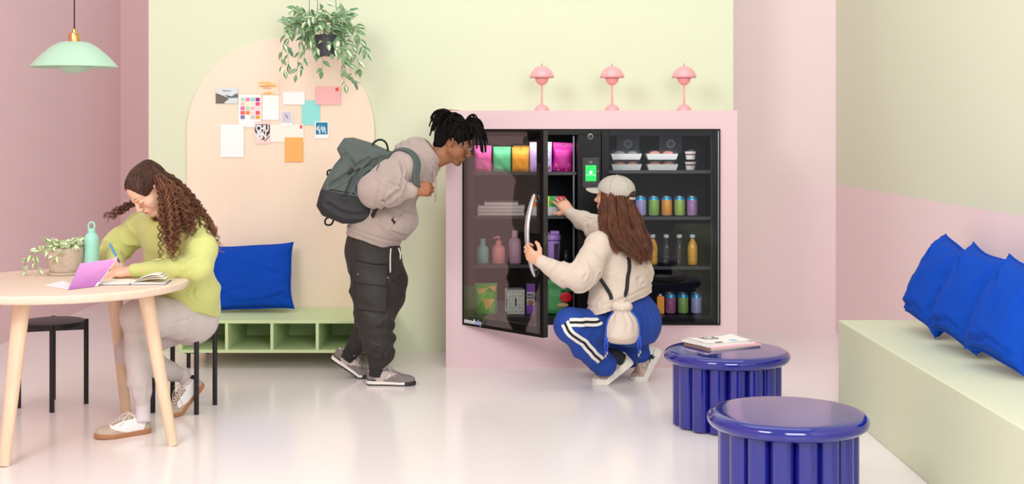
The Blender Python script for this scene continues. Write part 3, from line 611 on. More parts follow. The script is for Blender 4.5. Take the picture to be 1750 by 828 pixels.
# notebooks
zn = SL[1]+.0005; M_nb = pm('notebook_white', '#d9d6d3', .6)
hts = [(815.5, 896), (815, 896), (816, 897), (827, 886)]
for i, (a, b_) in enumerate(hts):
    X0, X1 = fpx(a, 8.06), fpx(b_, 8.06); z = zn+i*.0205; lbl = ['lowest white spiral notebook of the stack on the second fridge shelf', 'second white spiral notebook up in the fridge stack', 'third white spiral notebook up in the fridge stack', 'small white spiral notebook topmost in the fridge stack'][i]
    r = thing('notebook', lbl, 'notebook', ((X0+X1)/2, 8.1, z), 'white spiral notebooks in the fridge')
    MB().b2(X0+.004, X1-.004, 8.05, 8.26, z+.003, z+.0155).obj('pages', pm('nb_pages', '#e6e2de'), r); MB().b2(X0, X1, 8.045, 8.265, z+.0155, z+.0175).obj('cover', M_nb, r); MB().b2(X0, X1, 8.045, 8.265, z, z+.003).obj('cover', pm('nb_back', '#b9a2a2') if i == 1 else M_nb, r)
    g = MB(); n = int((X1-X0)/.012)
    for k in range(n): x = X0+.008+k*(X1-X0-.016)/(n-1); g.tube([(x, 8.046+.006*math.cos(t)-.003, z+.0088+.009*math.sin(t)) for t in np.linspace(.3, 6.0, 9)], .0018, 5)
    o = g.obj('spiral_binding', mat('spiral_white', '#efeeec', .35), r); o['kind'] = 'stuff'
# marker tray
X0, X1 = fpx(906), fpx(966); tr = thing('marker_tray', 'grey tray holding a row of fluorescent marker packs in the fridge', 'tray', (X0, 8.1, zn))
m = MB(); yA, yB_ = 8.04, 8.2; hh = .052
m.b2(X0, X1, yA, yA+.003, zn, zn+hh); m.b2(X0, X1, yB_-.003, yB_, zn, zn+hh); m.b2(X0, X0+.003, yA+.003, yB_-.003, zn, zn+hh); m.b2(X1-.003, X1, yA+.003, yB_-.003, zn, zn+hh); m.b2(X0+.003, X1-.003, yA+.003, yB_-.003, zn, zn+.003)
m.obj('tray', mat('tray_grey', '#bfc1c6', .45), tr)
cols = [('#e8e22a', 'yellow'), ('#ff6a1f', 'orange'), ('#ff5a1f', 'orange'), ('#ff7a28', 'orange'), ('#ff5a1f', 'orange'), ('#ffb020', 'amber'), ('#d8f01c', 'yellow'), ('#0fb457', 'green'), ('#0fb457', 'green'), ('#0fb457', 'green'), ('#f31a72', 'pink'), ('#f31a72', 'pink'), ('#f0245e', 'pink')]
nm = len(cols); cw = (X1-X0-.010)/nm; cnt = {}
ordn = {'yellow': ['yellow marker standing first at the left of the tray', 'yellow marker beside the green ones'], 'orange': ['first orange marker from the left in the tray', 'second orange marker from the left in the tray', 'third orange marker from the left in the tray', 'fourth orange marker from the left in the tray'],
        'amber': ['amber marker between the orange and yellow ones'], 'green': ['green marker next to the yellow one', 'middle green marker in the tray', 'green marker next to the pink ones'], 'pink': ['pink marker next to the green ones', 'middle pink marker in the tray', 'pink marker last at the right of the tray']}
for i, (c, n_) in enumerate(cols):
    k = cnt.get(n_, 0); cnt[n_] = k+1; x = X0+.005+cw*(i+.5); r = thing('marker', ordn[n_][k], 'marker', (x, 8.07, zn+.003), 'fluorescent markers in the tray')
    M_m = mat('marker'+c[1:], c, .35, emit=0.0); MB().b2(x-cw*.44, x+cw*.44, 8.048, 8.066, zn+.004, zn+.0865).obj('barrel', M_m, r, bev=.0006); MB().b2(x-cw*.47, x+cw*.47, 8.046, 8.068, zn+.0865, zn+.118).obj('cap', M_m, r, bev=.0006)
# bottles on third shelf
z3 = SL[2]+.001
def lb(name, label, cat, px, d, prof, m, z, cap=None, mc=None, n=40, pump=False, group=None):
    """lathed container; prof in (radius m, height m)"""
    x = fpx(px, d); r = thing(name, label, cat, (x, d, z), group)
    MB().lathe([(a, z+b_) for a, b_ in prof], (x, d, 0), n).obj('body', m, r, smooth=True)
    if cap: MB().lathe([(a, z+b_) for a, b_ in cap], (x, d, 0), n).obj('cap', mc or m, r, smooth=True)
    return r, x
lb('bottle', 'short mint bottle at the left of the third fridge shelf', 'bottle', 825, 8.12, [(0, 0), (.034, 0), (.037, .004), (.037, .085), (.033, .100), (.018, .112), (.016, .118), (0, .118)], mat('mint_plastic', '#82d3c4', .35), z3, [(0, .116), (.0165, .116), (.0165, .150), (.014, .152), (0, .152)])
M_coral = mat('coral_plastic', '#f4a09a', .4)
r, x = lb('pump_bottle', 'coral pump bottle between the mint and lilac bottles', 'bottle', 852, 8.12, [(0, 0), (.037, 0), (.040, .004), (.040, .085), (.036, .102), (.018, .116), (.016, .122), (0, .122)], M_coral, z3, [(0, .12), (.018, .12), (.018, .138), (.009, .141), (.0045, .141), (.0045, .158), (0, .158)])
MB().tube([(x+.008, 8.12, z3+.16), (x-.005, 8.115, z3+.163), (x-.028, 8.10, z3+.158), (x-.032, 8.098, z3+.15)], [.007, .0075, .004, .003], 10).obj('pump_head', M_coral, r, smooth='all')
lb('bottle', 'tall pale lilac bottle on the third fridge shelf', 'bottle', 880, 8.12, [(0, 0), (.036, 0), (.0385, .004), (.0385, .125), (.034, .145), (.018, .160), (.016, .166), (0, .166)], mat('lilac_plastic', '#d9b3ca', .35), z3, [(0, .164), (.0185, .164), (.0185, .200), (.016, .203), (0, .203)])
M_pur = mat('shaker_purple', '#9a7cc4', .35)
r, x = lb('shaker_bottle', 'purple shaker bottle with flip lid behind the open door edge', 'bottle', 944.5, 8.09, [(0, 0), (.036, 0), (.039, .004), (.047, .138), (.047, .142), (0, .142)], M_pur, z3, [(0, .148), (.048, .148), (.050, .151), (.050, .172), (.043, .182), (0, .184)])
MB().lathe([(.047, z3+.142), (.047, z3+.148)], (x, 8.09, 0), 40).obj('neck_ring', mat('shaker_dark', '#3d2a66', .4), r)
MB().box((x+.012, 8.082, z3+.193), (.058, .05, .022)).obj('flip_lid', M_pur, r, bev=.007); MB().tube([(x-.018, 8.07, z3+.184), (x-.030, 8.065, z3+.192), (x-.044, 8.06, z3+.191)], .005, 8).obj('carry_loop', M_pur, r, smooth='all')
g = MB(); a0, a1 = math.radians(-82), math.radians(-42)
def f(u, v): 
    a = a0+(a1-a0)*u; rr = .0396+.0075*(.12+.78*v)+.0006; return Vector((x+rr*math.cos(a), 8.09+rr*math.sin(a), z3+.138*(.1+.82*v)))
g.grid(f, 8, 6).obj('clear_window', mat('window_dark', '#4a3a52', .2), r, smooth='all')
lb('jar', 'small dark jar beside the purple shaker', 'jar', 967, 8.2, [(0, 0), (.022, 0), (.024, .004), (.024, .05), (.018, .058), (.018, .06), (0, .06)], mat('jar_dark', '#2c2b30', .25), z3, [(0, .058), (.02, .058), (.02, .078), (0, .078)])
# bottom row left
zb = ZB+.001
r, M, H, W = pouch('crisp_bag', 811, 850, 484, zb, 8.1, foil('foil_lime', '#5cba3c', .3), 'green crisp bag with orange tortilla triangles, bottom left in the fridge', thick=.09, hole=False, seed=12, cat='bag')
M_nach = pm('nacho', '#efb65a')
for (tri, nm_) in (([(-.16, .52), (.42, .5), (.02, .12)], 0), ([(-.42, .82), (.1, .86), (-.25, .58)], 1), ([(.1, .9), (.45, .93), (.4, .72)], 2)):
    MB().prism([M @ Vector((a*W, -.046 if nm_ == 0 else -.034, b_*H)) for a, b_ in tri], M.to_3x3() @ Vector((0, -.002, 0))).obj('printed_chip', M_nach, r)
def carton(name, px0, px1, py0, z, d, D, m, label, cat='box'):
    X0, X1 = fpx(px0, d), fpx(px1, d); zt = fz(py0, d); r = thing(name, label, cat, ((X0+X1)/2, d, z)); MB().b2(X0, X1, d, d+D, z, zt).obj('carton', m, r, bev=.0015); return r, X0, X1, zt
M_ptn = mat('box_offwhite', '#d6dfd6', .5)
carton('patterned_box', 863, 893, 493.5, zb, 8.17, .05, M_ptn, 'pale box standing just behind the patterned box')
r, X0, X1, zt = carton('patterned_box', 866.5, 896.5, 496, zb, 8.06, .06, M_ptn, 'white box with scattered black angle marks, bottom of the fridge')
rs = random.Random(5); M_ink = pm('ink_black', '#1c2420')
for i in range(5):
    for j in range(6):
        if 1 <= i-.5 <= 2.2 and 1 <= j <= 3: continue
        cx = X0+(X1-X0)*(.12+.19*i)+rs.uniform(-.003, .003); cz = zb+(zt-zb)*(.1+.16*j); a = rs.uniform(0, 6.28); l = .0075; y = 8.0585
        MB().tube([(cx+l*math.cos(a), y, cz+l*math.sin(a)), (cx, y, cz), (cx+l*math.cos(a+1.5), y, cz+l*math.sin(a+1.5))], .0009, 4).obj('angle_mark', M_ink, r)
MB().b2((X0+X1)/2-.005, (X0+X1)/2+.005, 8.0585, 8.06, zb+(zt-zb)*.33, zb+(zt-zb)*.66).obj('name_strip', pm('strip_green', '#44524a'), r)
r, X0, X1, zt = carton('milk_carton', 900, 914, 487, zb, 8.08, .06, pm('carton_white', '#d8d6e0'), 'slim white and purple carton reading MILK beside the patterned box', 'carton')
MB().b2(X0-.0005, X1+.0005, 8.0785, 8.08, zt-.045, zt).obj('purple_band', pm('band_purple', '#8f4fc0'), r); MB().b2(X0-.0005, X1+.0005, 8.0785, 8.08, zb, zb+.055).obj('purple_base', pm('band_purple', '#8f4fc0'), r)
MB().sphere(((X0+X1)/2-.002, 8.079, zb+.07), .019, sc=(1, .1, .8)).obj('printed_scoop', pm('scoop', '#b78357'), r, smooth='all')
text('lettering', 'MILK\nCHOC', .019, ((X0+X1)/2, 8.078, zt-.072), (PI/2, 0, 0), pm('milk_ink', '#5c2a72'), r, bold=.0006)
r, M, H, W = pouch('apple_bag', 930, 972, 478, zb, 8.1, foil('foil_leaf', '#4fa05f', .4), 'green bag printed with a red apple behind the kneeling knee', thick=.09, hole=False, seed=14, cat='bag', tilt=.06)
ap = M @ Vector((.05*1, -.05, H*.52))
MB().sphere(ap, .036, sc=(1.05, .15, .9)).obj('printed_apple', pm('apple_red', '#d81626', .35), r, smooth='all')
for s in (-1, 1): MB().sphere(ap+Vector((.018*s, 0, .038)), .016, sc=(1, .12, .4)).obj('printed_leaf', pm('leaf_dk', '#24633a'), r, smooth='all')
MB().sphere(ap+Vector((-.02, 0, -.048)), .03, sc=(1.2, .12, .45)).obj('printed_slices', pm('slices', '#c4b07a'), r, smooth='all')
# right compartment: food trays
M_tray = mat('tray_white', '#cfcfc8', .6); zr1 = SRt[0]+.001
def ftray(px0, px1, z, label, top, food=True):
    d = 8.1; X0, X1 = fpx(px0, d), fpx(px1, d); cx = (X0+X1)/2; w = X1-X0; r = thing('food_tray', label, 'food tray', (cx, d, z), 'lidded food trays in the fridge'); hh = .036; D = .13
    a = [(-.44, -.44), (.44, -.44), (.44, .44), (-.44, .44)]; b_ = [(-.5, -.5), (.5, -.5), (.5, .5), (-.5, .5)]
    vs = [Vector((cx+u*w, d+.06+v*D, z)) for u, v in a]+[Vector((cx+u*w, d+.06+v*D, z+hh)) for u, v in b_]+[Vector((cx+u*w*.98, d+.06+v*D*.97, z+hh)) for u, v in b_]+[Vector((cx+u*w*.98, d+.06+v*D*.97, z+.004)) for u, v in a]
    fs = [(0, 1, 2, 3), (12, 13, 14, 15)]+[(i, (i+1) % 4, 4+(i+1) % 4, 4+i) for i in range(4)]+[(4+i, 4+(i+1) % 4, 8+(i+1) % 4, 8+i) for i in range(4)]+[(8+i, 8+(i+1) % 4, 12+(i+1) % 4, 12+i) for i in range(4)]
    MB().add(vs, fs).obj('tray', M_tray, r)
    lid = [Vector((cx+u*w*.96, d+.06+v*D*.95, z+hh)) for u, v in b_]+[Vector((cx+u*w*.86, d+.06+v*D*.85, z+hh+.027)) for u, v in b_]
    MB().add(lid, [(0, 1, 2, 3), (4, 5, 6, 7)]+[(i, (i+1) % 4, 4+(i+1) % 4, 4+i) for i in range(4)]).obj('lid', M_clear, r)
    for k in range(2): MB().sphere((cx+(k-.5)*w*.42, d+.05, z+hh-.002), .032, sc=(1.1, 1.1, .6)).obj('bun' if food else 'filling', pm('bun_a', '#b9776a') if (food and top) else pm('bun_b', '#c08368') if food else pm('filling_grey', '#6f6a66'), r, smooth='all')
ftray(1045, 1097, zr1, 'lower left food tray on the top right fridge shelf', False)
ftray(1044, 1097, zr1+.0645, 'upper left food tray on the top right fridge shelf', True, False)
ftray(1106, 1159, zr1, 'lower middle food tray on the top right fridge shelf', False)
ftray(1105, 1159, zr1+.0645, 'upper middle food tray on the top right fridge shelf', True)
for i, lb_ in enumerate(('lower parfait cup beside the food trays', 'upper parfait cup stacked beside the food trays')):
    z = zr1+i*.064; x = fpx(1180, 8.12); r = thing('parfait_cup', lb_, 'cup', (x, 8.12, z), 'parfait cups in the fridge')
    MB().lathe([(0, z), (.028, z), (.038, z+.055), (.040, z+.058), (.040, z+.062), (0, z+.063)], (x, 8.12, 0), 32).obj('clear_cup', M_clear, r, smooth=True)
    MB().lathe([(0, z+.002), (.026, z+.002), (.031, z+.028), (0, z+.028)], (x, 8.12, 0), 28).obj('cream', pm('cream_white', '#e8e2da'), r, smooth=True)
    MB().lathe([(0, z+.0285), (.031, z+.0285), (.032, z+.036), (0, z+.036)], (x, 8.12, 0), 28).obj('jam', pm('jam', '#8c3a3a'), r, smooth=True)
    MB().lathe([(0, z+.0365), (.033, z+.0365), (.036, z+.05), (0, z+.05)], (x, 8.12, 0), 28).obj('top_cream', pm('cream_white', '#e8e2da'), r, smooth=True)
# cans
M_lid = mat('can_blue_lid', '#2e9fd0', .25, metal=.5); M_alu = mat('can_aluminium', '#c9ccd0', .25, metal=.9)
def canmat(c): 
    if 'can'+c in MATS: return MATS['can'+c]
    m = mat('can'+c, c, .3, metal=.25); nt = m.node_tree; N = nt.nodes; L = nt.links; tc = N.new('ShaderNodeTexCoord'); v = N.new('ShaderNodeTexVoronoi'); v.inputs['Scale'].default_value = 38; L.new(tc.outputs['Object'], v.inputs[0])
    mx = N.new('ShaderNodeMix'); mx.data_type = 'RGBA'; r = N.new('ShaderNodeMapRange'); r.inputs[1].default_value = .25; r.inputs[2].default_value = .4; r.inputs[3].default_value = .28; r.inputs[4].default_value = 0; L.new(v.outputs['Distance'], r.inputs[0])
    L.new(r.outputs[0], mx.inputs[0]); mx.inputs[6].default_value = (*lin(c), 1); mx.inputs[7].default_value = (.75, .75, .7, 1); L.new(mx.outputs[2], N['Principled BSDF'].inputs['Base Color']); return m
def can(px, d, z, c, label, group):
    x = fpx(px, d); r = thing('drink_can', label, 'can', (x, d, z), group); R = .0325; Hc = .120
    MB().lathe([(0, z+.004), (.022, z+.003), (.025, z), (.031, z+.006), (R, z+.012), (R, z+Hc-.020)], (x, d, 0), 36).obj('body', canmat(c), r, smooth='all')
    MB().lathe([(R, z+Hc-.020), (.032, z+Hc-.012), (.0275, z+Hc-.003)], (x, d, 0), 36).obj('blue_shoulder', M_lid, r, smooth='all')
    MB().lathe([(.0275, z+Hc-.003), (.0285, z+Hc), (.026, z+Hc), (.0255, z+Hc-.004), (0, z+Hc-.004)], (x, d, 0), 36).obj('rim', M_alu, r, smooth='all')
zr2 = SRt[1]+.001
row = [(1074, '#b7a6d6', 'lilac'), (1095.5, '#a9a4d4', 'lavender'), (1117.5, '#94bf5b', 'green'), (1139.5, '#f0a546', 'orange'), (1161.5, '#a3c763', 'green'), (1183, '#b283b8', 'purple')]
nmz = ['lilac can half hidden behind the cap wearer', 'lavender can next to the cap wearer', 'green can between the lavender and orange cans', 'orange can in the front can row', 'green can between the orange and purple cans', 'purple can at the right end of the front can row']
for i, (px, c, n_) in enumerate(row):
    can(px, 8.10, zr2, c, nmz[i], 'cans on the middle fridge shelf')
    can(px-1, 8.19, zr2, c, 'rear '+nmz[i].replace('front can row', 'back can row')+', second row', 'cans on the middle fridge shelf')
zr4 = ZB+.001
for px, c, l in ((1146, '#a0608c', 'purple can first in the bottom right of the fridge'), (1167.5, '#8fb760', 'green can in the middle of the bottom right row'), (1190, '#a6aadb', 'lavender can at the right of the bottom row')): can(px, 8.10, zr4, c, l, 'cans on the fridge floor'); 
for px, c, l in ((1144, '#a0608c', 'purple can second row behind the bottom purple one'), (1166, '#8fb760', 'green can second row behind the bottom green one'), (1188.5, '#a6aadb', 'lavender can second row behind the bottom lavender one')): can(px, 8.19, zr4, c, l, 'cans on the fridge floor')
# bottles
zr3 = SRt[2]+.001; M_cap = mat('cap_pale', '#cdd6d6', .4)
def jb(px, d, z, full, label, c='#f2b43a'):
    x = fpx(px, d); r = thing('juice_bottle', label, 'bottle', (x, d, z), 'juice bottles in the fridge'); pr = [(0, 0), (.026, 0), (.030, .004), (.032, .03), (.0325, .1), (.031, .118), (.024, .138), (.016, .152), (.013, .162), (.0125, .172), (0, .172)]
    MB().lathe([(a, z+b_) for a, b_ in pr], (x, d, 0), 36).obj('clear_bottle', M_clear, r, smooth='all')
    if full: MB().lathe([(a*.95, z+.002+b_*.985) for a, b_ in pr if b_ <= .162]+[(0, z+.1615)], (x, d, 0), 36).obj('juice', mat('juice'+c[1:], c, .3), r, smooth='all')
    MB().lathe([(.0331, z+.05), (.0334, z+.052), (.0334, z+.056), (.0331, z+.058)], (x, d, 0), 36).obj('ridge', M_clear, r, smooth='all')
    MB().lathe([(0, z+.168), (.0155, z+.168), (.0165, z+.170), (.0165, z+.186), (.015, z+.188), (0, z+.188)], (x, d, 0), 28).obj('cap', M_cap, r, smooth=True)
jb(1115.5, 8.10, zr3, True, 'orange juice bottle partly behind the brown hair')
jb(1138.5, 8.10, zr3, False, 'first empty clear bottle beside the left juice bottle')
jb(1161, 8.10, zr3, False, 'second empty clear bottle beside the right juice bottle')
jb(1183.5, 8.10, zr3, True, 'orange juice bottle at the right end of its shelf')
jb(1094, 8.12, zr3, True, 'orange juice bottle hidden behind the brown hair')
r = thing('juice_box', 'orange juice carton at the bottom beside the purple can', 'carton', (fpx(1128), 8.1, zr4)); X = fpx(1128); MB().b2(X-.022, X+.022, 8.08, 8.14, zr4, zr4+.105).obj('carton', mat('juice_carton', '#f0a030', .4), r, bev=.003); MB().cyl((X, 8.11, zr4+.105), (X, 8.11, zr4+.118), .009, n=16).obj('cap', M_cap, r)
# added fill lights inside the fridge, to brighten the products
for (a, b_) in ((x0+.05, FMX0-.03), (FMX1+.05, x1-.05)):
    l = area('added_fridge_fill', ((a+b_)/2, 8.03, z1-.045), ((a+b_)/2, 8.2, .3), b_-a, 1.5, (.93, .96, 1), .03)
    l.visible_camera = True
# ================================================================ SURFACE TOOLKIT (distance fields -> one continuous mesh)
def A3(v): return np.array(v, dtype=np.float64)
class Field:
    def __init__(s, lo, hi, h):
        s.lo = A3(lo); s.h = h; s.n = np.ceil((A3(hi)-s.lo)/h).astype(int)+1; s.D = np.full(tuple(s.n), .5, np.float32)
    def win(s, lo, hi):
        a = np.clip(np.floor((A3(lo)-s.lo)/s.h).astype(int), 0, s.n-1); b = np.clip(np.ceil((A3(hi)-s.lo)/s.h).astype(int)+1, 1, s.n)
        sl = tuple(slice(a[i], max(b[i], a[i]+1)) for i in range(3))
        X = (s.lo[0]+s.h*np.arange(sl[0].start, sl[0].stop))[:, None, None].astype(np.float32); Y = (s.lo[1]+s.h*np.arange(sl[1].start, sl[1].stop))[None, :, None].astype(np.float32); Z = (s.lo[2]+s.h*np.arange(sl[2].start, sl[2].stop))[None, None, :].astype(np.float32)
        return sl, X, Y, Z
    def put(s, sl, d, k, sub=False):
        a = s.D[sl]
        if sub:
            h = np.maximum(k-np.abs(a+d), 0)/k if k > 0 else 0; s.D[sl] = np.maximum(a, -d)+h*h*k*.25
        else:
            h = np.maximum(k-np.abs(a-d), 0)/k if k > 0 else 0; s.D[sl] = np.minimum(a, d)-h*h*k*.25
    def seg(s, a, b, ra, rb=None, k=.012, w=None, sc=1., sub=False):
        rb = ra if rb is None else rb; a = A3(a); b = A3(b); m = max(ra, rb)*max(sc, 1)+k+2*s.h
        sl, X, Y, Z = s.win(np.minimum(a, b)-m, np.maximum(a, b)+m); ab = b-a; L = float(ab@ab) or 1e-9
        px, py, pz = X-a[0], Y-a[1], Z-a[2]; t = np.clip((px*ab[0]+py*ab[1]+pz*ab[2])/L, 0, 1)
        px = px-t*ab[0]; py = py-t*ab[1]; pz = pz-t*ab[2]
        if w is not None:
            w = A3(w); w = w/np.linalg.norm(w); q = (px*w[0]+py*w[1]+pz*w[2])*(1-1/sc); px = px-q*w[0]; py = py-q*w[1]; pz = pz-q*w[2]
        s.put(sl, np.sqrt(px*px+py*py+pz*pz)-(ra+(rb-ra)*t), k, sub); return s
    def chain(s, pts, rad, k=.012, w=None, sc=1.):
        for i in range(len(pts)-1): s.seg(pts[i], pts[i+1], rad[i], rad[i+1], k, w, sc)
        return s
    def ell(s, c, r, k=.012, R=None, sub=False):
        c = A3(c); r = A3(r); m = max(r)+k+2*s.h; sl, X, Y, Z = s.win(c-m, c+m); p = [X-c[0], Y-c[1], Z-c[2]]
        if R is not None: R = np.array(R); p = [p[0]*R[0, i]+p[1]*R[1, i]+p[2]*R[2, i] for i in range(3)]
        q = np.sqrt(sum((p[i]/r[i])**2 for i in range(3))); g = np.sqrt(sum((p[i]/r[i]**2)**2 for i in range(3)))
        s.put(sl, q*(q-1)/np.maximum(g, 1e-6), k, sub); return s
    def plane(s, p, n, k=.01):
        """cut away the side n points to"""
        n = A3(n); n = n/np.linalg.norm(n); p = A3(p); sl, X, Y, Z = s.win(s.lo, s.lo+s.h*s.n); s.put(sl, -((X-p[0])*n[0]+(Y-p[1])*n[1]+(Z-p[2])*n[2]), k, True); return s
    def fn(s, f, lo, hi, k=.01, sub=False):
        sl, X, Y, Z = s.win(lo, hi); s.put(sl, f(X, Y, Z).astype(np.float32), k, sub); return s
    def net(s):
        D = s.D; S = D < 0; n = s.n; c = np.zeros(tuple(n-1), np.int8)
        for i in (0, 1):
            for j in (0, 1):
                for k in (0, 1): c += S[i:n[0]-1+i, j:n[1]-1+j, k:n[2]-1+k]
        act = (c > 0) & (c < 8); I = np.stack(np.nonzero(act), 1); V_ = np.zeros((len(I), 3)); W = np.zeros(len(I))
        co = [(i, j, k) for i in (0, 1) for j in (0, 1) for k in (0, 1)]; vals = {q: D[I[:, 0]+q[0], I[:, 1]+q[1], I[:, 2]+q[2]] for q in co}
        for q in co:
            for ax in range(3):
                if q[ax] == 0:
                    r = list(q); r[ax] = 1; a, b = vals[q], vals[tuple(r)]; m = (a < 0) != (b < 0); t = np.where(m, a/np.where(m, a-b, 1), 0)
                    pt = np.tile(A3(q), (len(I), 1)); pt[:, ax] += t; V_[m] += pt[m]; W[m] += 1
        V_ = s.lo+s.h*(I+V_/W[:, None]); mp = np.full(tuple(n-1), -1, np.int32); mp[act] = np.arange(len(I)); F = []
        for ax in range(3):
            u, v = [(1, 2), (2, 0), (0, 1)][ax]; sa = [slice(None)]*3; sb = [slice(None)]*3; sa[ax] = slice(0, -1); sb[ax] = slice(1, None)
            for q in (u, v): sa[q] = slice(1, -1); sb[q] = slice(1, -1)
            A, B = S[tuple(sa)], S[tuple(sb)]; E = np.stack(np.nonzero(A != B), 1); fl = A[tuple(E.T)]; E = E.copy(); E[:, u] += 1; E[:, v] += 1
            def cell(du, dv): e = E.copy(); e[:, u] += du; e[:, v] += dv; return mp[e[:, 0], e[:, 1], e[:, 2]]
            q = np.stack([cell(-1, -1), cell(0, -1), cell(0, 0), cell(-1, 0)], 1); q[~fl] = q[~fl][:, ::-1]; F.append(q)
        F = np.concatenate(F); F = F[(F >= 0).all(1)]; return V_, F
def vnormals(V_, F):
    n = np.cross(V_[F[:, 2]]-V_[F[:, 0]], V_[F[:, 3]]-V_[F[:, 1]]); N = np.zeros_like(V_)
    for i in range(4): np.add.at(N, F[:, i], n)
    return N/np.maximum(np.linalg.norm(N, axis=1, keepdims=True), 1e-12)
def relax(V_, F, it=1, lam=.5):
    a = np.concatenate([F[:, [0, 1]], F[:, [1, 2]], F[:, [2, 3]], F[:, [3, 0]]])
    for _ in range(it):
        S_ = np.zeros_like(V_); c = np.zeros(len(V_)); np.add.at(S_, a[:, 0], V_[a[:, 1]]); np.add.at(S_, a[:, 1], V_[a[:, 0]]); np.add.at(c, a[:, 0], 1); np.add.at(c, a[:, 1], 1)
        V_ = V_*(1-lam)+lam*S_/np.maximum(c, 1)[:, None]
    return V_
def npmesh(name, V_, F, C=None):
    me = bpy.data.meshes.new(name); me.vertices.add(len(V_)); me.vertices.foreach_set('co', V_.astype(np.float32).ravel()); me.loops.add(F.size); me.loops.foreach_set('vertex_index', F.astype(np.int32).ravel())
    me.polygons.add(len(F)); me.polygons.foreach_set('loop_start', np.arange(len(F), dtype=np.int32)*F.shape[1]); me.update(calc_edges=True); me.validate()
    if C is not None:
        at = me.color_attributes.new('Col', 'FLOAT_COLOR', 'POINT'); at.data.foreach_set('color', np.concatenate([C, np.ones((len(C), 1))], 1).astype(np.float32).ravel())
    return me
def segdist(V_, a, b):
    a = A3(a); b = A3(b); ab = b-a; t = np.clip(((V_-a)@ab)/max(ab@ab, 1e-9), 0, 1); return np.linalg.norm(V_-a-t[:, None]*ab, axis=1), t
def polydist(V_, pts):
    d = None
    for i in range(len(pts)-1): e, _ = segdist(V_, pts[i], pts[i+1]); d = e if d is None else np.minimum(d, e)
    return d
def snoise(V_, f, seed=0):
    r = np.random.RandomState(seed); o = np.zeros(len(V_))
    for i in range(5):
        k = r.normal(size=3); k *= f*(.7+.6*r.rand())/np.linalg.norm(k); k2 = r.normal(size=3); k2 *= f*.6/np.linalg.norm(k2); o += np.sin(V_@k+r.rand()*6+1.6*np.sin(V_@k2+r.rand()*6))
    return o/5
def etorus(fld, c, ax, u, l, R1, R2, r, k=.006):
    """elliptic ring: radii R1 along u, R2 along l, tube r"""
    c = A3(c); ax = A3(ax); u = A3(u); l = A3(l); m = max(R1, R2)+r+.02
    def g(X, Y, Z):
        p = [X-c[0], Y-c[1], Z-c[2]]; a = sum(p[i]*ax[i] for i in range(3)); b = sum(p[i]*u[i] for i in range(3)); e = sum(p[i]*l[i] for i in range(3)); rho = np.sqrt((b/R1)**2+(e/R2)**2)+1e-6; rr = np.sqrt(b*b+e*e); return np.sqrt(a*a+(rr-rr/rho)**2)-r
    fld.fn(g, c-m, c+m, k)
def strands(name, guides, n, r, m, parent, amp=0., wl=.03, seed=1, pts=40, flat=1., per=1, clump=.002, sides=4, jit=.012):
    """hair along guides [(world points, spread radii, weight)]: n clumps per guide, each clump a helix of `per` strands"""
    rs = random.Random(seed); g = MB()
    for gp, sp, wgt in guides:
        gs = spline(gp, 10); M_ = len(gs)
        for _ in range(int(n*wgt)):
            a = rs.uniform(0, 2*PI); rad = rs.random()**.42; e = rs.uniform(.80, 1.05); ph = rs.uniform(0, 6.28); am = amp*rs.uniform(.45, 1.25); w = wl*rs.uniform(.75, 1.35); hand = rs.choice((-1, 1)); s0 = rs.uniform(0, .10); J = Vector([rs.uniform(-1, 1) for _ in range(3)]); base = []; L = 0; last = None
            for i in range(pts):
                t = (s0+(e-s0)*i/(pts-1)); q = min(t, .9999)*(M_-1); k = int(q); p = gs[k].lerp(gs[min(k+1, M_-1)], q-k); tg = (gs[min(k+2, M_-1)]-gs[max(k-1, 0)]).normalized(); u = tg.cross(Vector((.3, -1, .1))).normalized(); v = tg.cross(u); sr = np.interp(t, np.linspace(0, 1, len(sp)), sp)
                if last is not None: L += (p-last).length
                last = p.copy(); c = L/w*2*PI*hand+ph+.8*math.sin(L*23+ph); env = min(1, t*3+.1)*(.6+.6*t); o = (u*math.cos(a)+v*math.sin(a)*flat)*(rad*sr)+J*(jit*t*t); base.append((p+o+(u*math.cos(c)+v*math.sin(c))*am*env, u, v, c, i/pts))
            for b in range(per):
                a2 = 2*PI*b/per+ph; rr_ = clump*rs.uniform(.4, 1.1) if per > 1 else 0; dl = rs.uniform(-.35, .35)
                g.tube([p+(u*math.cos(a2+.6*c)+v*math.sin(a2+.6*c))*rr_*(1+tt*1.2) for p, u, v, c, tt in base], [r*(1-.6*tt**3) for *_, tt in base], sides, cap=False)
    o = g.obj(name, m, parent, smooth='all'); o['kind'] = 'stuff'; return o
def scalp_strands(name, bv, M, starts, tie, n, r, m, parent, seed=3, lift=.0012):
    """combed hair: strands from hairline points to a gathering point over the scalp"""
    rs = random.Random(seed); g = MB(); tie = Vector(tie)
    for _ in range(n):
        s_ = Vector(starts[rs.randrange(len(starts))]); off = rs.uniform(-.006, .006); pp_ = []
        c0 = Vector((0, -.02, .03)); a = (s_-c0); b = (tie-c0)
        for i in range(15):
            t = i/14; d = a.normalized().slerp(b.normalized(), t); p = c0+d*.12; h, nn, _, _ = bv.ray_cast(p, -d)
            if h is None: continue
            pp_.append(M @ (h+nn*(lift*(.3+math.sin(PI*t)))+Vector((off, off*.5, 0))*math.sin(PI*t)))
        if len(pp_) > 4: g.tube(pp_, r, 4, cap=False)
    o = g.obj(name, m, parent, smooth='all'); o['kind'] = 'stuff'; return o
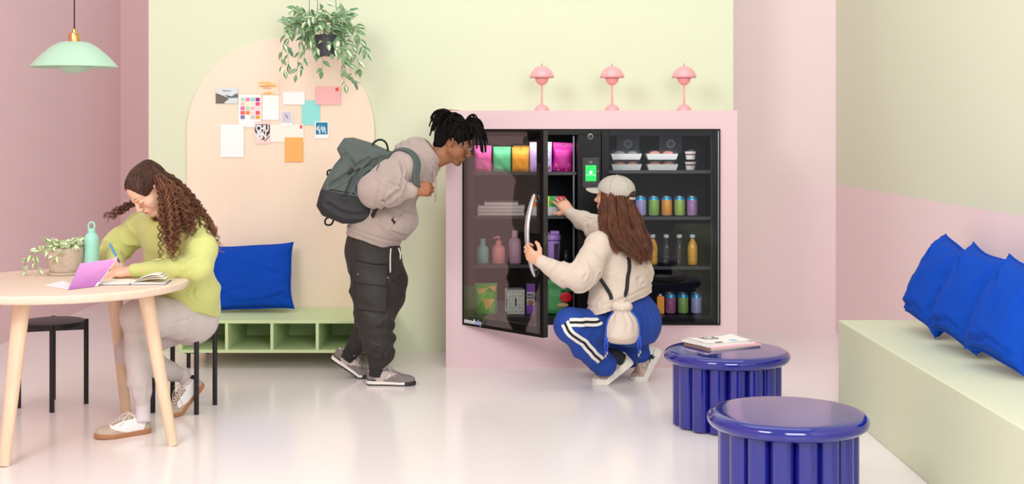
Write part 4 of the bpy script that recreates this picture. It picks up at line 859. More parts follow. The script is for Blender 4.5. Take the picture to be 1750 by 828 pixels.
class Cloth:
    """vertex-level wrinkles on a garment"""
    def __init__(s, fld, it=2): s.V, s.F = fld.net(); s.V = relax(s.V, s.F, it); s.N = vnormals(s.V, s.F)
    def disp(s, d): s.V = s.V+s.N*d[:, None]; return s
    def noise(s, f, amp, seed=0, mask=None): n = snoise(s.V, f, seed)*amp; return s.disp(n if mask is None else n*mask)
    def crease(s, pts, w, dep, ridge=.5):
        pts = spline(pts, 6) if len(pts) > 2 else pts; d = polydist(s.V, pts); s.disp(-dep*np.exp(-(d/w)**2)+ridge*dep*np.exp(-((d-1.9*w)/w)**2)); return s
    def folds(s, a, b, R, freq, amp, seed=0, slant=.7, lo=0., hi=1.):
        """rings of irregular folds round a limb a->b"""
        a = A3(a); b = A3(b); d, t = segdist(s.V, a, b); ab = b-a; u = np.cross(ab, [0, 0, 1.]); u = u if np.linalg.norm(u) > 1e-3 else np.cross(ab, [0, 1., 0]); u /= np.linalg.norm(u); w = np.cross(ab/np.linalg.norm(ab), u)
        q = s.V-a; rad_ = np.hypot(q@w, q@u); th = np.arctan2(q@w, q@u); r = np.random.RandomState(seed); p = r.rand(6)*6.28
        ph = 2*PI*freq*t+slant*np.sin(th+p[0])*2+.9*np.sin(2*th+p[1]+3*t)+.5*np.sin(3*th+p[2])
        f = 1-np.abs(np.sin(ph*.5))**.8*1.6; f *= (.6+.4*np.sin(th*2+p[3]+5*t)); m = np.clip(rad_/.06, 0, 1)**2*np.clip((R-d)/(.25*R), 0, 1)*np.clip((t-lo)/.12+.0, 0, 1)*np.clip((hi-t)/.12+.0, 0, 1); return s.disp(f*amp*m)
    def mesh(s, name, col=None): return npmesh(name, s.V, s.F, col)
def bvh_of(V_, F): return BVHTree.FromPolygons([tuple(v) for v in V_], [tuple(int(i) for i in f) for f in F])
def ribbon(bvh, pts, width, thick, off=.001, n=8, cols=5, snap=True, side=None, flat=None, sm=0):
    """strap following pts, snapped to a surface"""
    pts = spline(pts, n); m = len(pts); P_, Nn = [], []
    for p in pts:
        if snap and bvh is not None:
            c, nn, _, _ = bvh.find_nearest(p); P_.append(c); Nn.append(nn)
        else: P_.append(Vector(p)); Nn.append(Vector(flat) if flat is not None else Vector((0, -1, 0)))
    for _ in range(sm): P_ = [P_[0]]+[(P_[i-1]+P_[i]*2+P_[i+1])/4 for i in range(1, m-1)]+[P_[-1]]; Nn = [Nn[0]]+[(Nn[i-1]+Nn[i]*2+Nn[i+1]).normalized() for i in range(1, m-1)]+[Nn[-1]]
    top, bot = [], []
    for i in range(m):
        t = (P_[min(i+1, m-1)]-P_[max(i-1, 0)]).normalized(); w = t.cross(Nn[i]).normalized(); wd = width[i*(len(width)-1)//(m-1)] if isinstance(width, (list, tuple)) else width
        for c in range(cols):
            q = P_[i]+w*wd*(c/(cols-1)-.5); nn = Nn[i]
            if snap and bvh is not None:
                cc, n2, _, dd = bvh.find_nearest(q)
                if sm == 0 and cc is not None and (cc-q).length < wd*.6: q = cc; nn = (n2+Nn[i]).normalized()
            top.append(q+nn*(off+thick)); bot.append(q+nn*off)
    N = len(top); fs = []
    for i in range(m-1):
        for c in range(cols-1): q = (i*cols+c, i*cols+c+1, (i+1)*cols+c+1, (i+1)*cols+c); fs.append(q); fs.append(tuple(k+N for k in q[::-1]))
        for c in (0, cols-1): a, b = i*cols+c, (i+1)*cols+c; fs.append((a, b, b+N, a+N))
    for i in (0, m-1):
        for c in range(cols-1): a, b = i*cols+c, i*cols+c+1; fs.append((a, a+N, b+N, b))
    return MB().add(top+bot, fs)
def decal(bvh, quad, nu, nv, off=.002, thick=.003, dirn=(0, 1, 0)):
    """patch projected along dirn on a surface; quad = 4 world corners (a bit in front of it)"""
    a, b, c, d = [Vector(q) for q in quad]; dv = Vector(dirn).normalized(); top, bot = [], []; last = None
    for j in range(nv+1):
        for i in range(nu+1):
            u, v = i/nu, j/nv; p = (a*(1-u)+b*u)*(1-v)+(d*(1-u)+c*u)*v; h, nn, _, _ = bvh.ray_cast(p-dv*.6, dv)
            if h is None:
                h, nn, _, _ = bvh.find_nearest(p if last is None else last)
            last = h
            if nn.dot(dv) > 0: nn = -nn
            top.append(h+nn*(off+thick)); bot.append(h+nn*off)
    W = nu+1; N = len(top); fs = []
    for j in range(nv):
        for i in range(nu): q = (j*W+i, j*W+i+1, (j+1)*W+i+1, (j+1)*W+i); fs.append(q); fs.append(tuple(k+N for k in q[::-1]))
    rim = [i for i in range(W)]+[j*W+nu for j in range(1, nv+1)]+[nv*W+i for i in range(nu-1, -1, -1)]+[j*W for j in range(nv-1, 0, -1)]
    for k in range(len(rim)): x, y = rim[k], rim[(k+1) % len(rim)]; fs.append((x, x+N, y+N, y))
    return MB().add(top+bot, fs)
def frame(o, f, u):
    """matrix with +y along f, +z near u, origin o"""
    f = Vector(f).normalized(); u = Vector(u); u = (u-f*u.dot(f)).normalized(); x = f.cross(u); M = Matrix((x, f, u)).transposed().to_4x4(); M.translation = Vector(o); return M
def xfv(V_, M): M = np.array(M); return V_@M[:3, :3].T+M[:3, 3]
def poly2(X, Z, pts):
    """signed distance to a polygon in the XZ plane (negative inside)"""
    x = X[:, 0, 0][:, None]; z = Z[0, 0, :][None, :]; d = np.full((x.shape[0], z.shape[1]), 1e9); ins = np.zeros(d.shape, bool); n = len(pts)
    for i in range(n):
        ax_, az = pts[i]; bx, bz = pts[(i+1) % n]; ex, ez = bx-ax_, bz-az; t = np.clip(((x-ax_)*ex+(z-az)*ez)/(ex*ex+ez*ez), 0, 1); d = np.minimum(d, np.hypot(x-ax_-t*ex, z-az-t*ez))
        c = ((az > z) != (bz > z)) & (x < (bx-ax_)*(z-az)/((bz-az) or 1e-9)+ax_); ins ^= c
    return np.where(ins, -d, d)[:, None, :]
def slab(fld, pts, y0, y1, rnd, k=.01, sub=False, taper=None):
    """rounded extrusion along Y of an XZ polygon"""
    xs = [p[0] for p in pts]; zs = [p[1] for p in pts]
    def g(X, Y, Z):
        d = poly2(X, Z, pts)+rnd; hy = (y1-y0)/2; h = hy-rnd if taper is None else taper(X, Z)*hy-rnd; e = np.abs(Y-(y0+y1)/2)-h; return np.minimum(np.maximum(d, e), 0)+np.sqrt(np.maximum(d, 0)**2+np.maximum(e, 0)**2)-rnd
    fld.fn(g, (min(xs)-.03, y0-.03, min(zs)-.03), (max(xs)+.03, y1+.03, max(zs)+.03), k, sub)
# ---------------- head
def head_mesh(M, neck, skin, lip, brow, fem=True, closed=False, beard=None, scale=1., nr=.048, res=.0023, mouth_open=0.):
    """local: +y face forward, +z up, origin mid-skull at eye height"""
    Mi = M.inverted(); nk = [Mi @ Vector(p)/1.0 for p in neck]; lo = np.minimum([-.095, -.125, -.16], np.min([tuple(p) for p in nk], 0)-.07); hi = np.maximum([.095, .145, .13], np.max([tuple(p) for p in nk], 0)+.07)
    f = Field(lo, hi, res); jw = .046 if fem else .052
    f.ell((0, -.018, .036), (.074, .093, .076), .01); f.ell((0, .022, .03), (.064, .066, .066), .02); f.ell((0, .026, -.035), (.053, .058, .078), .02)
    for s in (-1, 1):
        f.seg((s*jw, .004, -.05), (s*.024, .062, -.097), .020 if fem else .023, .015, .022); f.ell((s*.040, .052, -.026), (.023, .027, .022), .02)
        f.seg((s*.034, .079, .019), (s*.012, .087, .014), .008 if fem else .011, .009, .014)
    f.ell((0, .071, -.099), (.021, .019, .017) if fem else (.025, .021, .019), .018)
    f.ell((0, .074, -.066), (.030, .020, .022), .016)
    for p, q, r1, r2 in (((0, .080, .012), (0, .1055, -.028), .0085, .0100), ): f.seg(p, q, r1 if fem else r1+.0008, r2 if fem else r2+.002, .014)
    for s in (-1, 1): f.ell((s*.040, .036, -.046), (.024, .036, .036), .02)
    f.ell((0, .111, -.033), (.0095, .0085, .0078) if fem else (.013, .010, .009), .006)
    for s in (-1, 1):
        nw = .011 if fem else .0155; f.ell((s*nw, .099, -.038), (.0068, .0095, .0062), .006); f.ell((s*nw*.62, .1035, -.0445), (.0032, .0048, .003), .003, sub=True)
        f.ell((s*.032, .099, .0), (.0175, .016, .0115), .012, sub=True)
        f.ell((s*.0315, .0765, -.0015), (.0145, .0132, .0128), .004)
        if not closed: f.ell((s*.0315, .092, -.0015), (.0115, .008, .0040), .002, sub=True)
        # ear
        R = (Matrix.Rotation(s*-.35, 3, 'Z') @ Matrix.Rotation(-.18, 3, 'X')); f.ell((s*.0745, -.012, -.010), (.0075, .0175, .031), .006, R=R); f.ell((s*.081, -.009, -.008), (.0055, .0105, .020), .004, R=R, sub=True); f.ell((s*.0745, -.006, -.036), (.005, .009, .009), .006)
    lt = 1.0 if fem else 1.25
    for s in (-1, 1):
        f.seg((s*.021, .0845, -.0655), (s*.006, .0945, -.0605), .0028, .0044*lt, .004); f.seg((s*.020, .0845, -.068), (s*.004, .0935, -.0725), .003, .0055*lt, .004)
    f.seg((-.006, .0945, -.0612), (.006, .0945, -.0612), .0042*lt, None, .004)
    for s in (-1, 1): f.seg((0, .101, -.0665), (s*.022, .0885, -.0665), .0016, .0012, .002, sub=True)
    f.seg((0, -.03, -.02), nk[0], .05, nr, .03)
    for i in range(len(nk)-1): f.seg(nk[i], nk[i+1], nr, nr*1.08, .02)
    V_, F = f.net(); V_ = relax(V_, F, 1, .4)
    x, y, z = V_[:, 0], V_[:, 1], V_[:, 2]; C = np.tile(A3(skin), (len(V_), 1)); n = snoise(V_, 60, 3)*.03+snoise(V_, 260, 4)*.02; C *= (1+n)[:, None]
    def mix(m, c):
        nonlocal C
        m = np.clip(m, 0, 1)[:, None]; C = C*(1-m)+A3(c)*m
    ax = np.abs(x); g = lambda d, w: np.exp(-(d/w)**2)
    mix(.16*g(np.sqrt((ax-.04)**2+(z+.032)**2), .022)*(y > .03), A3(skin)*A3((1.0, .62, .58)))
    mix(.25*g(np.sqrt(x**2+(z+.034)**2+(y-.118)**2), .014), A3(skin)*A3((1.0, .62, .58)))
    lw = np.clip(1-(ax/.0215)**2, 0, 1); mix(.85*np.clip(1.6-1.6*np.abs(z+.0668)/np.maximum(.0088*lw**.6*lt, 1e-4)+.3, 0, 1)*(y > .08)*(lw > 0), lip); mix(.7*g(z+.0665, .0009)*(ax < .021)*(y > .08), A3(lip)*.4)
    bz = .0235+.0045*np.sin(np.clip((ax-.012)/.034, 0, 1)*PI*.8); bt = .0032*(1-.6*np.clip((ax-.014)/.034, 0, 1)); mix(.8*np.exp(-((z-bz)/(bt*(1.0 if fem else 1.4)))**2)*(ax > .012)*(ax < .047)*(y > .05), brow)
    lz = -.0075 if closed else .0035; mix(.9*g(z-(lz+.0035*((ax-.0315)/.014)**2*(1 if closed else -1)), .0013)*(np.abs(ax-.0315) < .0145)*(y > .07), (.02, .012, .01))
    if beard is not None:
        m = g(np.sqrt((x/1.2)**2+(z+.1)**2), .017)*(y > .05)+.75*g(np.sqrt((x/2.0)**2+((z+.0535)/.6)**2), .009)*(y > .08)+.35*g(np.abs(z+.1-.35*(ax)), .014)*(y > -.01)*(z < -.06); mix(m*.9, beard)
    V_ = V_*scale; return xfv(V_, M), F, C
def eye_parts(M, parent, iris='#4a2f1c', look=(0, 0)):
    for s in (-1, 1):
        g = MB().sphere((0, 0, 0), .0118, 20, 14).xf(M @ Matrix.Translation((s*.0315, .0775, -.0015))); e = g.obj('eye', mat('eye_white', '#ece6e2', .15), parent, smooth='all')
        MB().sphere((0, 0, 0), .0056, 14, 8, (1, .35, 1)).xf(M @ Matrix.Translation((s*.0315+look[0], .0775+.0105, -.0015+look[1]))).obj('iris', mat('iris'+iris, iris, .1), e, smooth='all')
# ---------------- hand
FB = [(.027, .086, .0), (.009, .091, .002), (-.010, .088, .001), (-.027, .079, -.002)]; FL = [(.042, .025, .021), (.046, .029, .022), (.042, .027, .021), (.033, .021, .019)]; FR = [.0088, .009, .0085, .0076]
def hand_mesh(M, side, curls, thumb, skin, stub=(0, -.05, 0), spread=(.09, .02, -.05, -.13), scale=1., res=.002, fr=.030):
    """local: wrist origin, +y to fingers, palm faces -z, thumb on +x*side. curls: 4x3 bends; thumb: 3 direction vectors"""
    f = Field((-.085, -.095, -.10), (.095, .20, .07), res); W = lambda p: (p[0]*side, p[1], p[2])
    for (bx, by, bz), r in zip(FB, (.0125, .0125, .012, .0115)): f.seg(W((bx*.55, .008, 0)), W((bx, by-.006, bz)), .0135, r, .016)
    f.seg(W((.012, .02, -.004)), W((.02, .05, -.008)), .017, .012, .014); f.seg(W((-.016, .02, -.005)), W((-.024, .055, -.006)), .014, .011, .014)
    tips = []
    for i in range(4):
        p = Vector(FB[i]); a = 0; sp = spread[i]; pts = [p.copy()]
        for j in range(3):
            a += curls[i][j]; d = Vector((math.sin(sp)*math.cos(a), math.cos(sp)*math.cos(a), -math.sin(a))); p = p+d*FL[i][j]; pts.append(p.copy())
        r = FR[i]; f.seg(W(pts[0]), W(pts[1]), r*1.08, r, .006); f.seg(W(pts[1]), W(pts[2]), r*1.03, r*.92, .003); f.seg(W(pts[2]), W(pts[3]-(pts[3]-pts[2])*.2), r*.94, r*.78, .003); tips.append((pts[2], pts[3]))
    p = Vector((.022, .024, -.006)); pt = [p.copy()]
    for d, L in zip(thumb, (.040, .033, .027)): p = p+Vector(d).normalized()*L; pt.append(p.copy())
    f.seg(W(pt[0]), W(pt[1]), .0165, .0125, .014); f.seg(W(pt[1]), W(pt[2]), .0122, .0108, .005); f.seg(W(pt[2]), W(pt[3]-(pt[3]-pt[2])*.2), .0108, .0085, .003)
    f.seg(stub, (0, .004, 0), .0235, .0215, .018, w=(1, 0, 0), sc=1.22)
    V_, F = f.net(); V_ = relax(V_, F, 1, .35); C = np.tile(A3(skin), (len(V_), 1))*(1+snoise(V_, 90, 8)*.04)[:, None]
    red = A3(skin)*A3((1.02, .72, .68))
    for i in range(4):
        q = A3(W(FB[i])); m = np.exp(-(np.linalg.norm(V_-q-A3((0, 0, .008)), axis=1)/.010)**2)*.35; C = C*(1-m[:, None])+red*m[:, None]
    for a, b in tips+[(pt[2], pt[3])]:
        q = A3(W(b)); m = np.exp(-(np.linalg.norm(V_-q, axis=1)/.012)**2)*.35; C = C*(1-m[:, None])+red*m[:, None]
    return xfv(V_*scale, M), F, C
def join(parts):
    V_, F, C, n = [], [], [], 0
    for v, f, c in parts: V_.append(v); F.append(f+n); C.append(c); n += len(v)
    return np.concatenate(V_), np.concatenate(F), np.concatenate(C)
def hidden_body(chains, skin, res=.012):
    """torso and limbs underneath the clothes"""
    al = np.array([tuple(p) for c, r in chains for p in c]); f = Field(al.min(0)-.2, al.max(0)+.2, res)
    for c, r in chains: f.chain([tuple(p) for p in c], r, .008)
    V_, F = f.net(); return V_, F, np.tile(A3(skin), (len(V_), 1))
M_skin = mat('skin', '#e8b9a0', .5, attr=True, sss=.08, bump=.12, bscale=600)
# ---------------- shoe
def shoe(root, M, L, bend, soleH, soleM, upM, upcol, laceM, yaw_side=1, w=1., chunky=False, gum=None, tread=None, lacen=6, solecol=None, name='shoe'):
    """local: heel at origin on the ground, +y to toe, +z up. toe part beyond .7L bent up by bend"""
    k = L/.28
    ys = A3([0, .01, .04, .10, .15, .20, .25, .272, .28])*k; ws = A3([.008, .026, .033, .033, .038, .046, .038, .022, .004])*w; hs = A3([.060, .078, .084, .080, .070, .052, .043, .036, .030]); cx = A3([0, 0, 0, -.002, -.004, -.003, .003, .006, .008])*yaw_side
    f = Field((-.07, -.02, .0), (.07, L+.02, .14), .003)
    def up(X, Y, Z):
        wv = np.interp(Y, ys, ws)*(.985); hv = np.interp(Y, ys, hs)+.0; c = np.interp(Y, ys, cx); q = np.sqrt((np.abs(X-c)/wv)**2.3+(np.maximum(Z-soleH*.5, 0)/np.maximum(hv-soleH*.5+soleH*.45, .01))**2.3); return np.maximum(np.maximum((q-1)*np.minimum(wv, hv)*.8, soleH*.4-Z), np.maximum(-Y, Y-L)+0*X+0*Z)
    f.fn(up, (-.07, -.02, 0), (.07, L+.02, .14), .004); f.seg((0, .05*k, .105), (0, .068*k, .16), .030, .045, .012, w=(0, 1, 0), sc=1.25, sub=True)
    V_, F = f.net(); V_ = relax(V_, F, 2, .5); C = upcol(V_, k)
    def bendv(V_):
        V_ = V_.copy(); yb = .72*L; m = V_[:, 1] > yb-.02; t = np.clip((V_[:, 1]-(yb-.02))/.04, 0, 1); a = bend*t; y = V_[:, 1]-yb; z = V_[:, 2]
        y2 = yb+y*np.cos(a)-z*np.sin(a)*1.0; z2 = y*np.sin(a)+z*np.cos(a); V_[m, 1] = y2[m]; V_[m, 2] = z2[m]; return V_
    me = npmesh('upper', xfv(bendv(V_), M), F, C); u = link('upper', me, upM, root, smooth='all')
    f = Field((-.075, -.025, -.01), (.075, L+.03, soleH+.04), .003)
    def so(X, Y, Z):
        wv = np.interp(Y, ys, ws)+.004+(.004 if chunky else 0); c = np.interp(Y, ys, cx); top = soleH*(np.interp(Y/L, [0, .25, .6, 1], [1.25, 1.0, .8, .9]) if chunky else np.interp(Y/L, [0, .3, .7, 1], [1.1, 1, .85, 1.])); d = np.maximum(np.abs(X-c)-wv, np.maximum(Z-top, -Z)); d = np.maximum(d, np.maximum(-Y-.002, Y-L-.005)); return d+0*X
    f.fn(so, (-.075, -.025, -.01), (.075, L+.03, soleH+.04), .004); V2, F2 = f.net(); V2 = relax(V2, F2, 2, .5)
    if chunky: N2 = vnormals(V2, F2); V2 = V2+N2*(.0022*np.sin(V2[:, 1]*150+V2[:, 2]*90)*(V2[:, 2] > .008))[:, None]
    C2 = solecol(V2, k) if solecol is not None else None
    s_ = link('sole', npmesh('sole', xfv(bendv(V2), M), F2, C2), soleM, root, smooth='all')
    bv = bvh_of(bendv(V_), F)
    def onup(x, y, off=.002):
        h, n_, _, _ = bv.ray_cast(Vector((x, y, .3)), Vector((0, 0, -1)))
        return (h+n_*off) if h is not None else Vector((x, y, .06))
    g = MB(); y0, y1 = .105*k, .185*k
    for i in range(lacen):
        ya = y0+(y1-y0)*i/(lacen-1); yb = ya+.012*k; xw = .017-.001*i
        for s in (-1, 1): g.tube([M @ p for p in spline([onup(-s*xw, ya, .001), onup(-s*xw*.4, ya+.003, .004), onup(s*xw*.4, yb-.003, .0045), onup(s*xw, yb, .001)], 3)], .0021, 6)
    kp = onup(0, y0-.006, .006)
    for s in (-1, 1):
        g.tube([M @ p for p in spline([kp, kp+Vector((s*.018, .012, .012)), kp+Vector((s*.042, .012, .004)), kp+Vector((s*.036, -.004, -.004)), kp+Vector((s*.01, -.002, .002)), kp], 5)], .002, 6)
        g.tube([M @ p for p in spline([kp, kp+Vector((s*.014, .02, .006)), kp+Vector((s*.030, .045, -.012)), onup(s*.034, y0+.065*k, .003)], 4)], .002, 6)
    l = g.obj('laces', laceM, root, smooth='all'); return u, s_, bendv
# ================================================================ MAN
def build_man():
    root = thing('person', 'person in a taupe hoodie and black cargo trousers bending towards the fridge door', 'person', (-.72, 7.45, 0))
    skin = A3(lin('#94603f')); q = lambda x, y, d=7.45: tuple(P(x, y, d))
    # head: facing +X, pitched down 28 degrees
    th = math.radians(28); f = Vector((math.cos(th), -.04, -math.sin(th))); u = Vector((math.sin(th), 0, math.cos(th)))
    MH = frame(P(777, 242, 7.45), f, u)
    hv = head_mesh(MH, [P(755, 264, 7.45), P(722, 284, 7.45)], skin, lin('#8a4b40'), lin('#1c1310'), fem=False, beard=lin('#2a1a14'), nr=.058)
    # right hand gripping the strap
    MR = frame(P(706, 326, 7.12), V(.93, .22, .12), V(-.05, -.95, .25))
    g = [(1.0, 1.45, .9)]*3+[(1.1, 1.4, .9)]
    h1 = hand_mesh(MR, -1, g, [(.5, .75, -.5), (.0, .8, -.75), (-.4, .7, -.5)], skin)
    ML = frame(P(755, 193, 7.98), V(.60, .78, .08), V(-.1, .0, 1))
    h2 = hand_mesh(ML, -1, [(.06, .10, .08)]*4, [(.6, .8, -.1), (.3, .9, -.1), (.1, .9, -.1)], skin, stub=(0, -.035, -.065))
    hip = q(634, 425); ch = q(690, 290)
    b = hidden_body([([hip, q(655, 350), ch, q(722, 280)], [.11, .10, .11, .05]), ([q(695, 285, 7.3), q(645, 322, 7.2), q(700, 326, 7.13)], [.05, .045, .03]), ([q(705, 275, 7.62), q(756, 254, 7.83), q(755, 215, 7.91)], [.05, .035, .022]),
                     ([hip, q(640, 455, 7.37), q(645, 535, 7.34), q(643, 640, 7.42)], [.1, .075, .055, .028]), ([hip, q(650, 455, 7.55), q(668, 500, 7.58), q(600, 605, 7.62)], [.1, .075, .055, .028])], skin)
    V_, F, C = join([hv, h1, h2, b]); link('body', npmesh('body', V_, F, C), M_skin, root, smooth='all')
    eye_parts(MH, root, '#2a1810')
    # hoodie
    M_h = mat('taupe_fleece', '#a89790', .9, bump=.3, bscale=700, var=.03, vscale=9, sheen=.2)
    fl = Field((-1.05, 6.85, .55), (-.30, 8.15, 1.60), .0065)
    Y = (0, 1, 0)
    fl.chain([q(633, 425), q(640, 398)], [.158, .162], .03, w=Y, sc=1.18); fl.chain([q(640, 398), q(664, 352), q(688, 308), q(701, 282)], [.158, .135, .125, .115], .03, w=Y, sc=1.38)
    fl.ell(q(676, 378, 7.42), (.13, .19, .10), .05)
    fl.chain([q(692, 290, 7.30), q(704, 276, 7.62)], [.105, .10], .04)
    fl.chain([q(690, 290, 7.26), q(662, 312, 7.17), q(642, 325, 7.14)], [.105, .100, .096], .03)
    fl.chain([q(642, 325, 7.14), q(668, 328, 7.10), q(688, 326, 7.11)], [.094, .080, .052], .02); fl.seg(q(688, 326, 7.11), q(703, 326, 7.115), .040, .038, .008, w=(0, 0, 1), sc=1.15)
    fl.chain([q(708, 280, 7.62), q(754, 256, 7.84)], [.078, .050], .03); fl.chain([q(757, 250, 7.84), q(757, 225, 7.90), q(756, 205, 7.93)], [.045, .036, .030], .02)
    # hood bunched behind the neck
    ax = Vector((.80, 0, .60)); c0 = P(729, 264, 7.45); up = Vector((-.60, 0, .80)); ly = Vector((0, 1, 0))
    def ring(c, R1, R2, r, k=.006): etorus(fl, c, ax, up, ly, R1, R2, r, k)
    ring(c0+ax*.030, .080, .085, .017); ring(c0+ax*.0, .100, .10, .018); ring(c0-ax*.033, .117, .115, .019); ring(c0-ax*.066-up*.004, .130, .125, .020); ring(c0-ax*.10-up*.015, .138, .130, .022, .01)
    fl.ell(P(712, 250, 7.45), (.055, .10, .055), .02); fl.ell(P(714, 268, 7.45), (.05, .10, .08), .02)
    fl.seg(P(715, 275, 7.45)-ax*.0, P(765, 236, 7.45), .066, .070, .01, sub=True)
    hp, hn = q(583, 397), Vector((-.30, 0, -.95)); hn = (P(683, 432, 7.45)-P(583, 398, 7.45)); hn = Vector((hn.z, 0, -hn.x)); fl.plane(q(583, 398), hn, .008)
    c = Cloth(fl, 2); hnn = hn.normalized(); dist = -((c.V-A3(hp))@A3(hnn)); top = (c.V[:, 2] < 1.0)&(c.V[:, 2] > .5)
    c.disp(-.010*np.exp(-((dist-.060)/.008)**2)*top*(dist > 0)); c.disp(-.012*np.clip((.06-dist)/.03, 0, 1)*top*(dist >= -.01)*(dist < .07))
    c.noise(22, .007, 2); c.noise(48, .0045, 5)
    c.folds(q(690, 290, 7.26), q(640, 325, 7.14), .15, 2.2, .007, 3); c.folds(q(640, 325, 7.14), q(692, 326, 7.1), .13, 3.5, .009, 4, hi=.95)
    c.folds(q(640, 410), q(680, 310), .26, 2.6, .008, 7, slant=1.3, lo=.12)
    for pts, w_, dp in (([q(682, 318, 7.05), q(668, 312, 7.03), q(645, 300, 7.05)], .010, .017), ([q(684, 322, 7.05), q(672, 335, 7.02), q(655, 345, 7.05)], .010, .017), ([q(685, 318, 7.05), q(690, 300, 7.1), q(684, 280, 7.15)], .009, .015),
                        ([q(640, 350, 7.25), q(665, 372, 7.2), q(690, 372, 7.22)], .012, .018), ([q(652, 380, 7.22), q(672, 395, 7.22), q(690, 388, 7.22)], .007, .009), ([q(700, 300, 7.25), q(708, 330, 7.28), q(704, 360, 7.28)], .010, .010),
                        ([q(684, 330, 7.04), q(685, 342, 7.07)], .005, .008), ([q(625, 390, 7.22), q(650, 398, 7.2), q(670, 410, 7.22)], .008, .007)): c.crease(pts, w_, dp)
    c.crease([q(687, 311, 7.04), q(688, 326, 7.03), q(687, 343, 7.06)], .005, .008, .3)
    link('hoodie', c.mesh('hoodie'), M_h, root, smooth='all'); bh = bvh_of(c.V, c.F)
    for (a, b2) in (((743, 284, 7.42), 2), ((741, 288, 7.36), 9)):
        s0 = P(*a); pts = [s0, s0+V(.006, -.01, -.06), s0+V(.008 if b2 == 2 else .014, -.012, -.13), s0+V(.006 if b2 == 2 else .012, -.012, -.165-.008*b2/4)]
        MB().tube(spline(pts, 6), .0032, 8).obj('drawstring', mat('taupe_cord', '#ac978f', .85), root, smooth='all'); e = pts[-1]
        MB().sphere(e, .006, sc=(1, 1, 1.3)).obj('drawstring_knot', mat('taupe_cord', '#ac978f', .85), root, smooth='all')
    # pouch panel; dark strip stands in for shade in the pocket opening
    mb = decal(bh, [q(686, 366, 7.1), q(704, 372, 7.1), q(690, 408, 7.1), q(663, 396, 7.1)], 14, 14, .001, .004); mb.obj('front_pocket', M_h, root, smooth='all')
    mb = ribbon(bh, [q(674, 366, 7.2), q(670, 374, 7.2), q(675, 384, 7.2), q(681, 388, 7.2)], [.004, .013, .016, .004], .0012, .001); mb.obj('pocket_opening_shade', mat('pocket_shade', '#2c2224', .95), root, smooth='all')
    # trousers
    M_t = mat('black_nylon', '#2b2725', .62, bump=.15, bscale=500, var=.12, vscale=16)
    fl = Field((-1.05, 7.1, .02), (-.45, 7.85, .86), .0065)
    fl.chain([q(636, 402), q(637, 428), q(640, 450)], [.135, .150, .150], .03, w=Y, sc=1.15)
    fl.chain([q(638, 450, 7.36), q(636, 495, 7.34), q(639, 540, 7.33), q(645, 580, 7.36), q(650, 603, 7.39)], [.132, .118, .107, .093, .072], .02); fl.seg(q(650, 603, 7.39), q(645, 622, 7.41), .070, .047, .012)
    fl.chain([q(652, 448, 7.55), q(664, 480, 7.57), q(664, 505, 7.58), q(646, 548, 7.61), q(622, 575, 7.62), q(611, 588, 7.62)], [.122, .106, .098, .084, .074, .062], .025); fl.seg(q(611, 588, 7.62), q(605, 600, 7.62), .06, .046, .012)
    n_ = Vector(hn).normalized(); fl.plane(Vector(q(583, 398))-n_*.035, -n_, .004)
    c = Cloth(fl, 2); c.noise(18, .007, 12); c.noise(42, .004, 15)
    c.folds(q(637, 440, 7.36), q(640, 545, 7.33), .17, 3.0, .008, 11, slant=1.0); c.folds(q(640, 540, 7.33), q(648, 612, 7.4), .15, 3.2, .013, 16, slant=.9); c.folds(q(664, 470, 7.57), q(612, 585, 7.62), .15, 5, .010, 13)
    # gathered hem: vertical pleats
    a = np.arctan2(c.V[:, 1]-7.39, c.V[:, 0]-q(648, 600)[0]); m = np.exp(-((c.V[:, 2]-.17)/.05)**2)*(np.linalg.norm(c.V[:, :2]-A3(q(648, 600, 7.39))[:2], axis=1) < .13); c.disp(.006*np.sin(a*13)*m)
    for pts in ([q(655, 470, 7.2), q(668, 480, 7.25), q(690, 478, 7.4)], [q(610, 545, 7.2), q(640, 560, 7.2), q(665, 548, 7.25)], [q(606, 572, 7.25), q(630, 590, 7.25), q(652, 600, 7.28)], [q(612, 440, 7.2), q(640, 448, 7.2), q(670, 440, 7.25)], [q(655, 510, 7.2), q(668, 530, 7.25), q(664, 560, 7.27)], [q(670, 505, 7.45), q(690, 512, 7.5)]): c.crease(pts, .009, .012)
    link('trousers', c.mesh('trousers'), M_t, root, smooth='all'); bt = bvh_of(c.V, c.F)
    pk = decal(bt, [q(596, 470, 7.0), q(655, 470, 7.0), q(652, 545, 7.0), q(602, 540, 7.0)], 20, 22, .004, .007).obj('cargo_pocket', M_t, root, smooth='all')
    fp = decal(bt, [q(594, 455, 7.0), q(653, 462, 7.0), q(652, 499, 7.0), q(596, 492, 7.0)], 18, 12, .011, .005).obj('pocket_flap', M_t, pk, smooth='all')
    for x, y in ((598, 486), (646, 494)):
        h, n2, _, _ = bt.ray_cast(P(x, y, 6.8), Vector((0, 1, 0)))
        if h is not None: MB().lathe([(0, 0), (.006, 0), (.006, .002), (0, .003)], h+n2*.016, 16, ax=tuple(n2)).obj('snap_button', mat('gunmetal', '#8b8b8d', .3, metal=.8), pk)
    mc = mat('cord_white', '#d9d4ce', .8)
    MB().tube(spline([q(668, 425, 7.18), q(667, 440, 7.19), q(667, 466, 7.2)], 5), .0035, 8).obj('waist_cord', mc, root, smooth='all'); MB().tube(spline([q(681, 424, 7.3), q(684, 434, 7.3), q(684, 443, 7.31)], 5), .0035, 8).obj('waist_cord', mc, root, smooth='all')
    # shoes
    ga, gb, gc = A3(lin('#7d7270')), A3(lin('#b9aaa3')), A3(lin('#cfc6c2'))
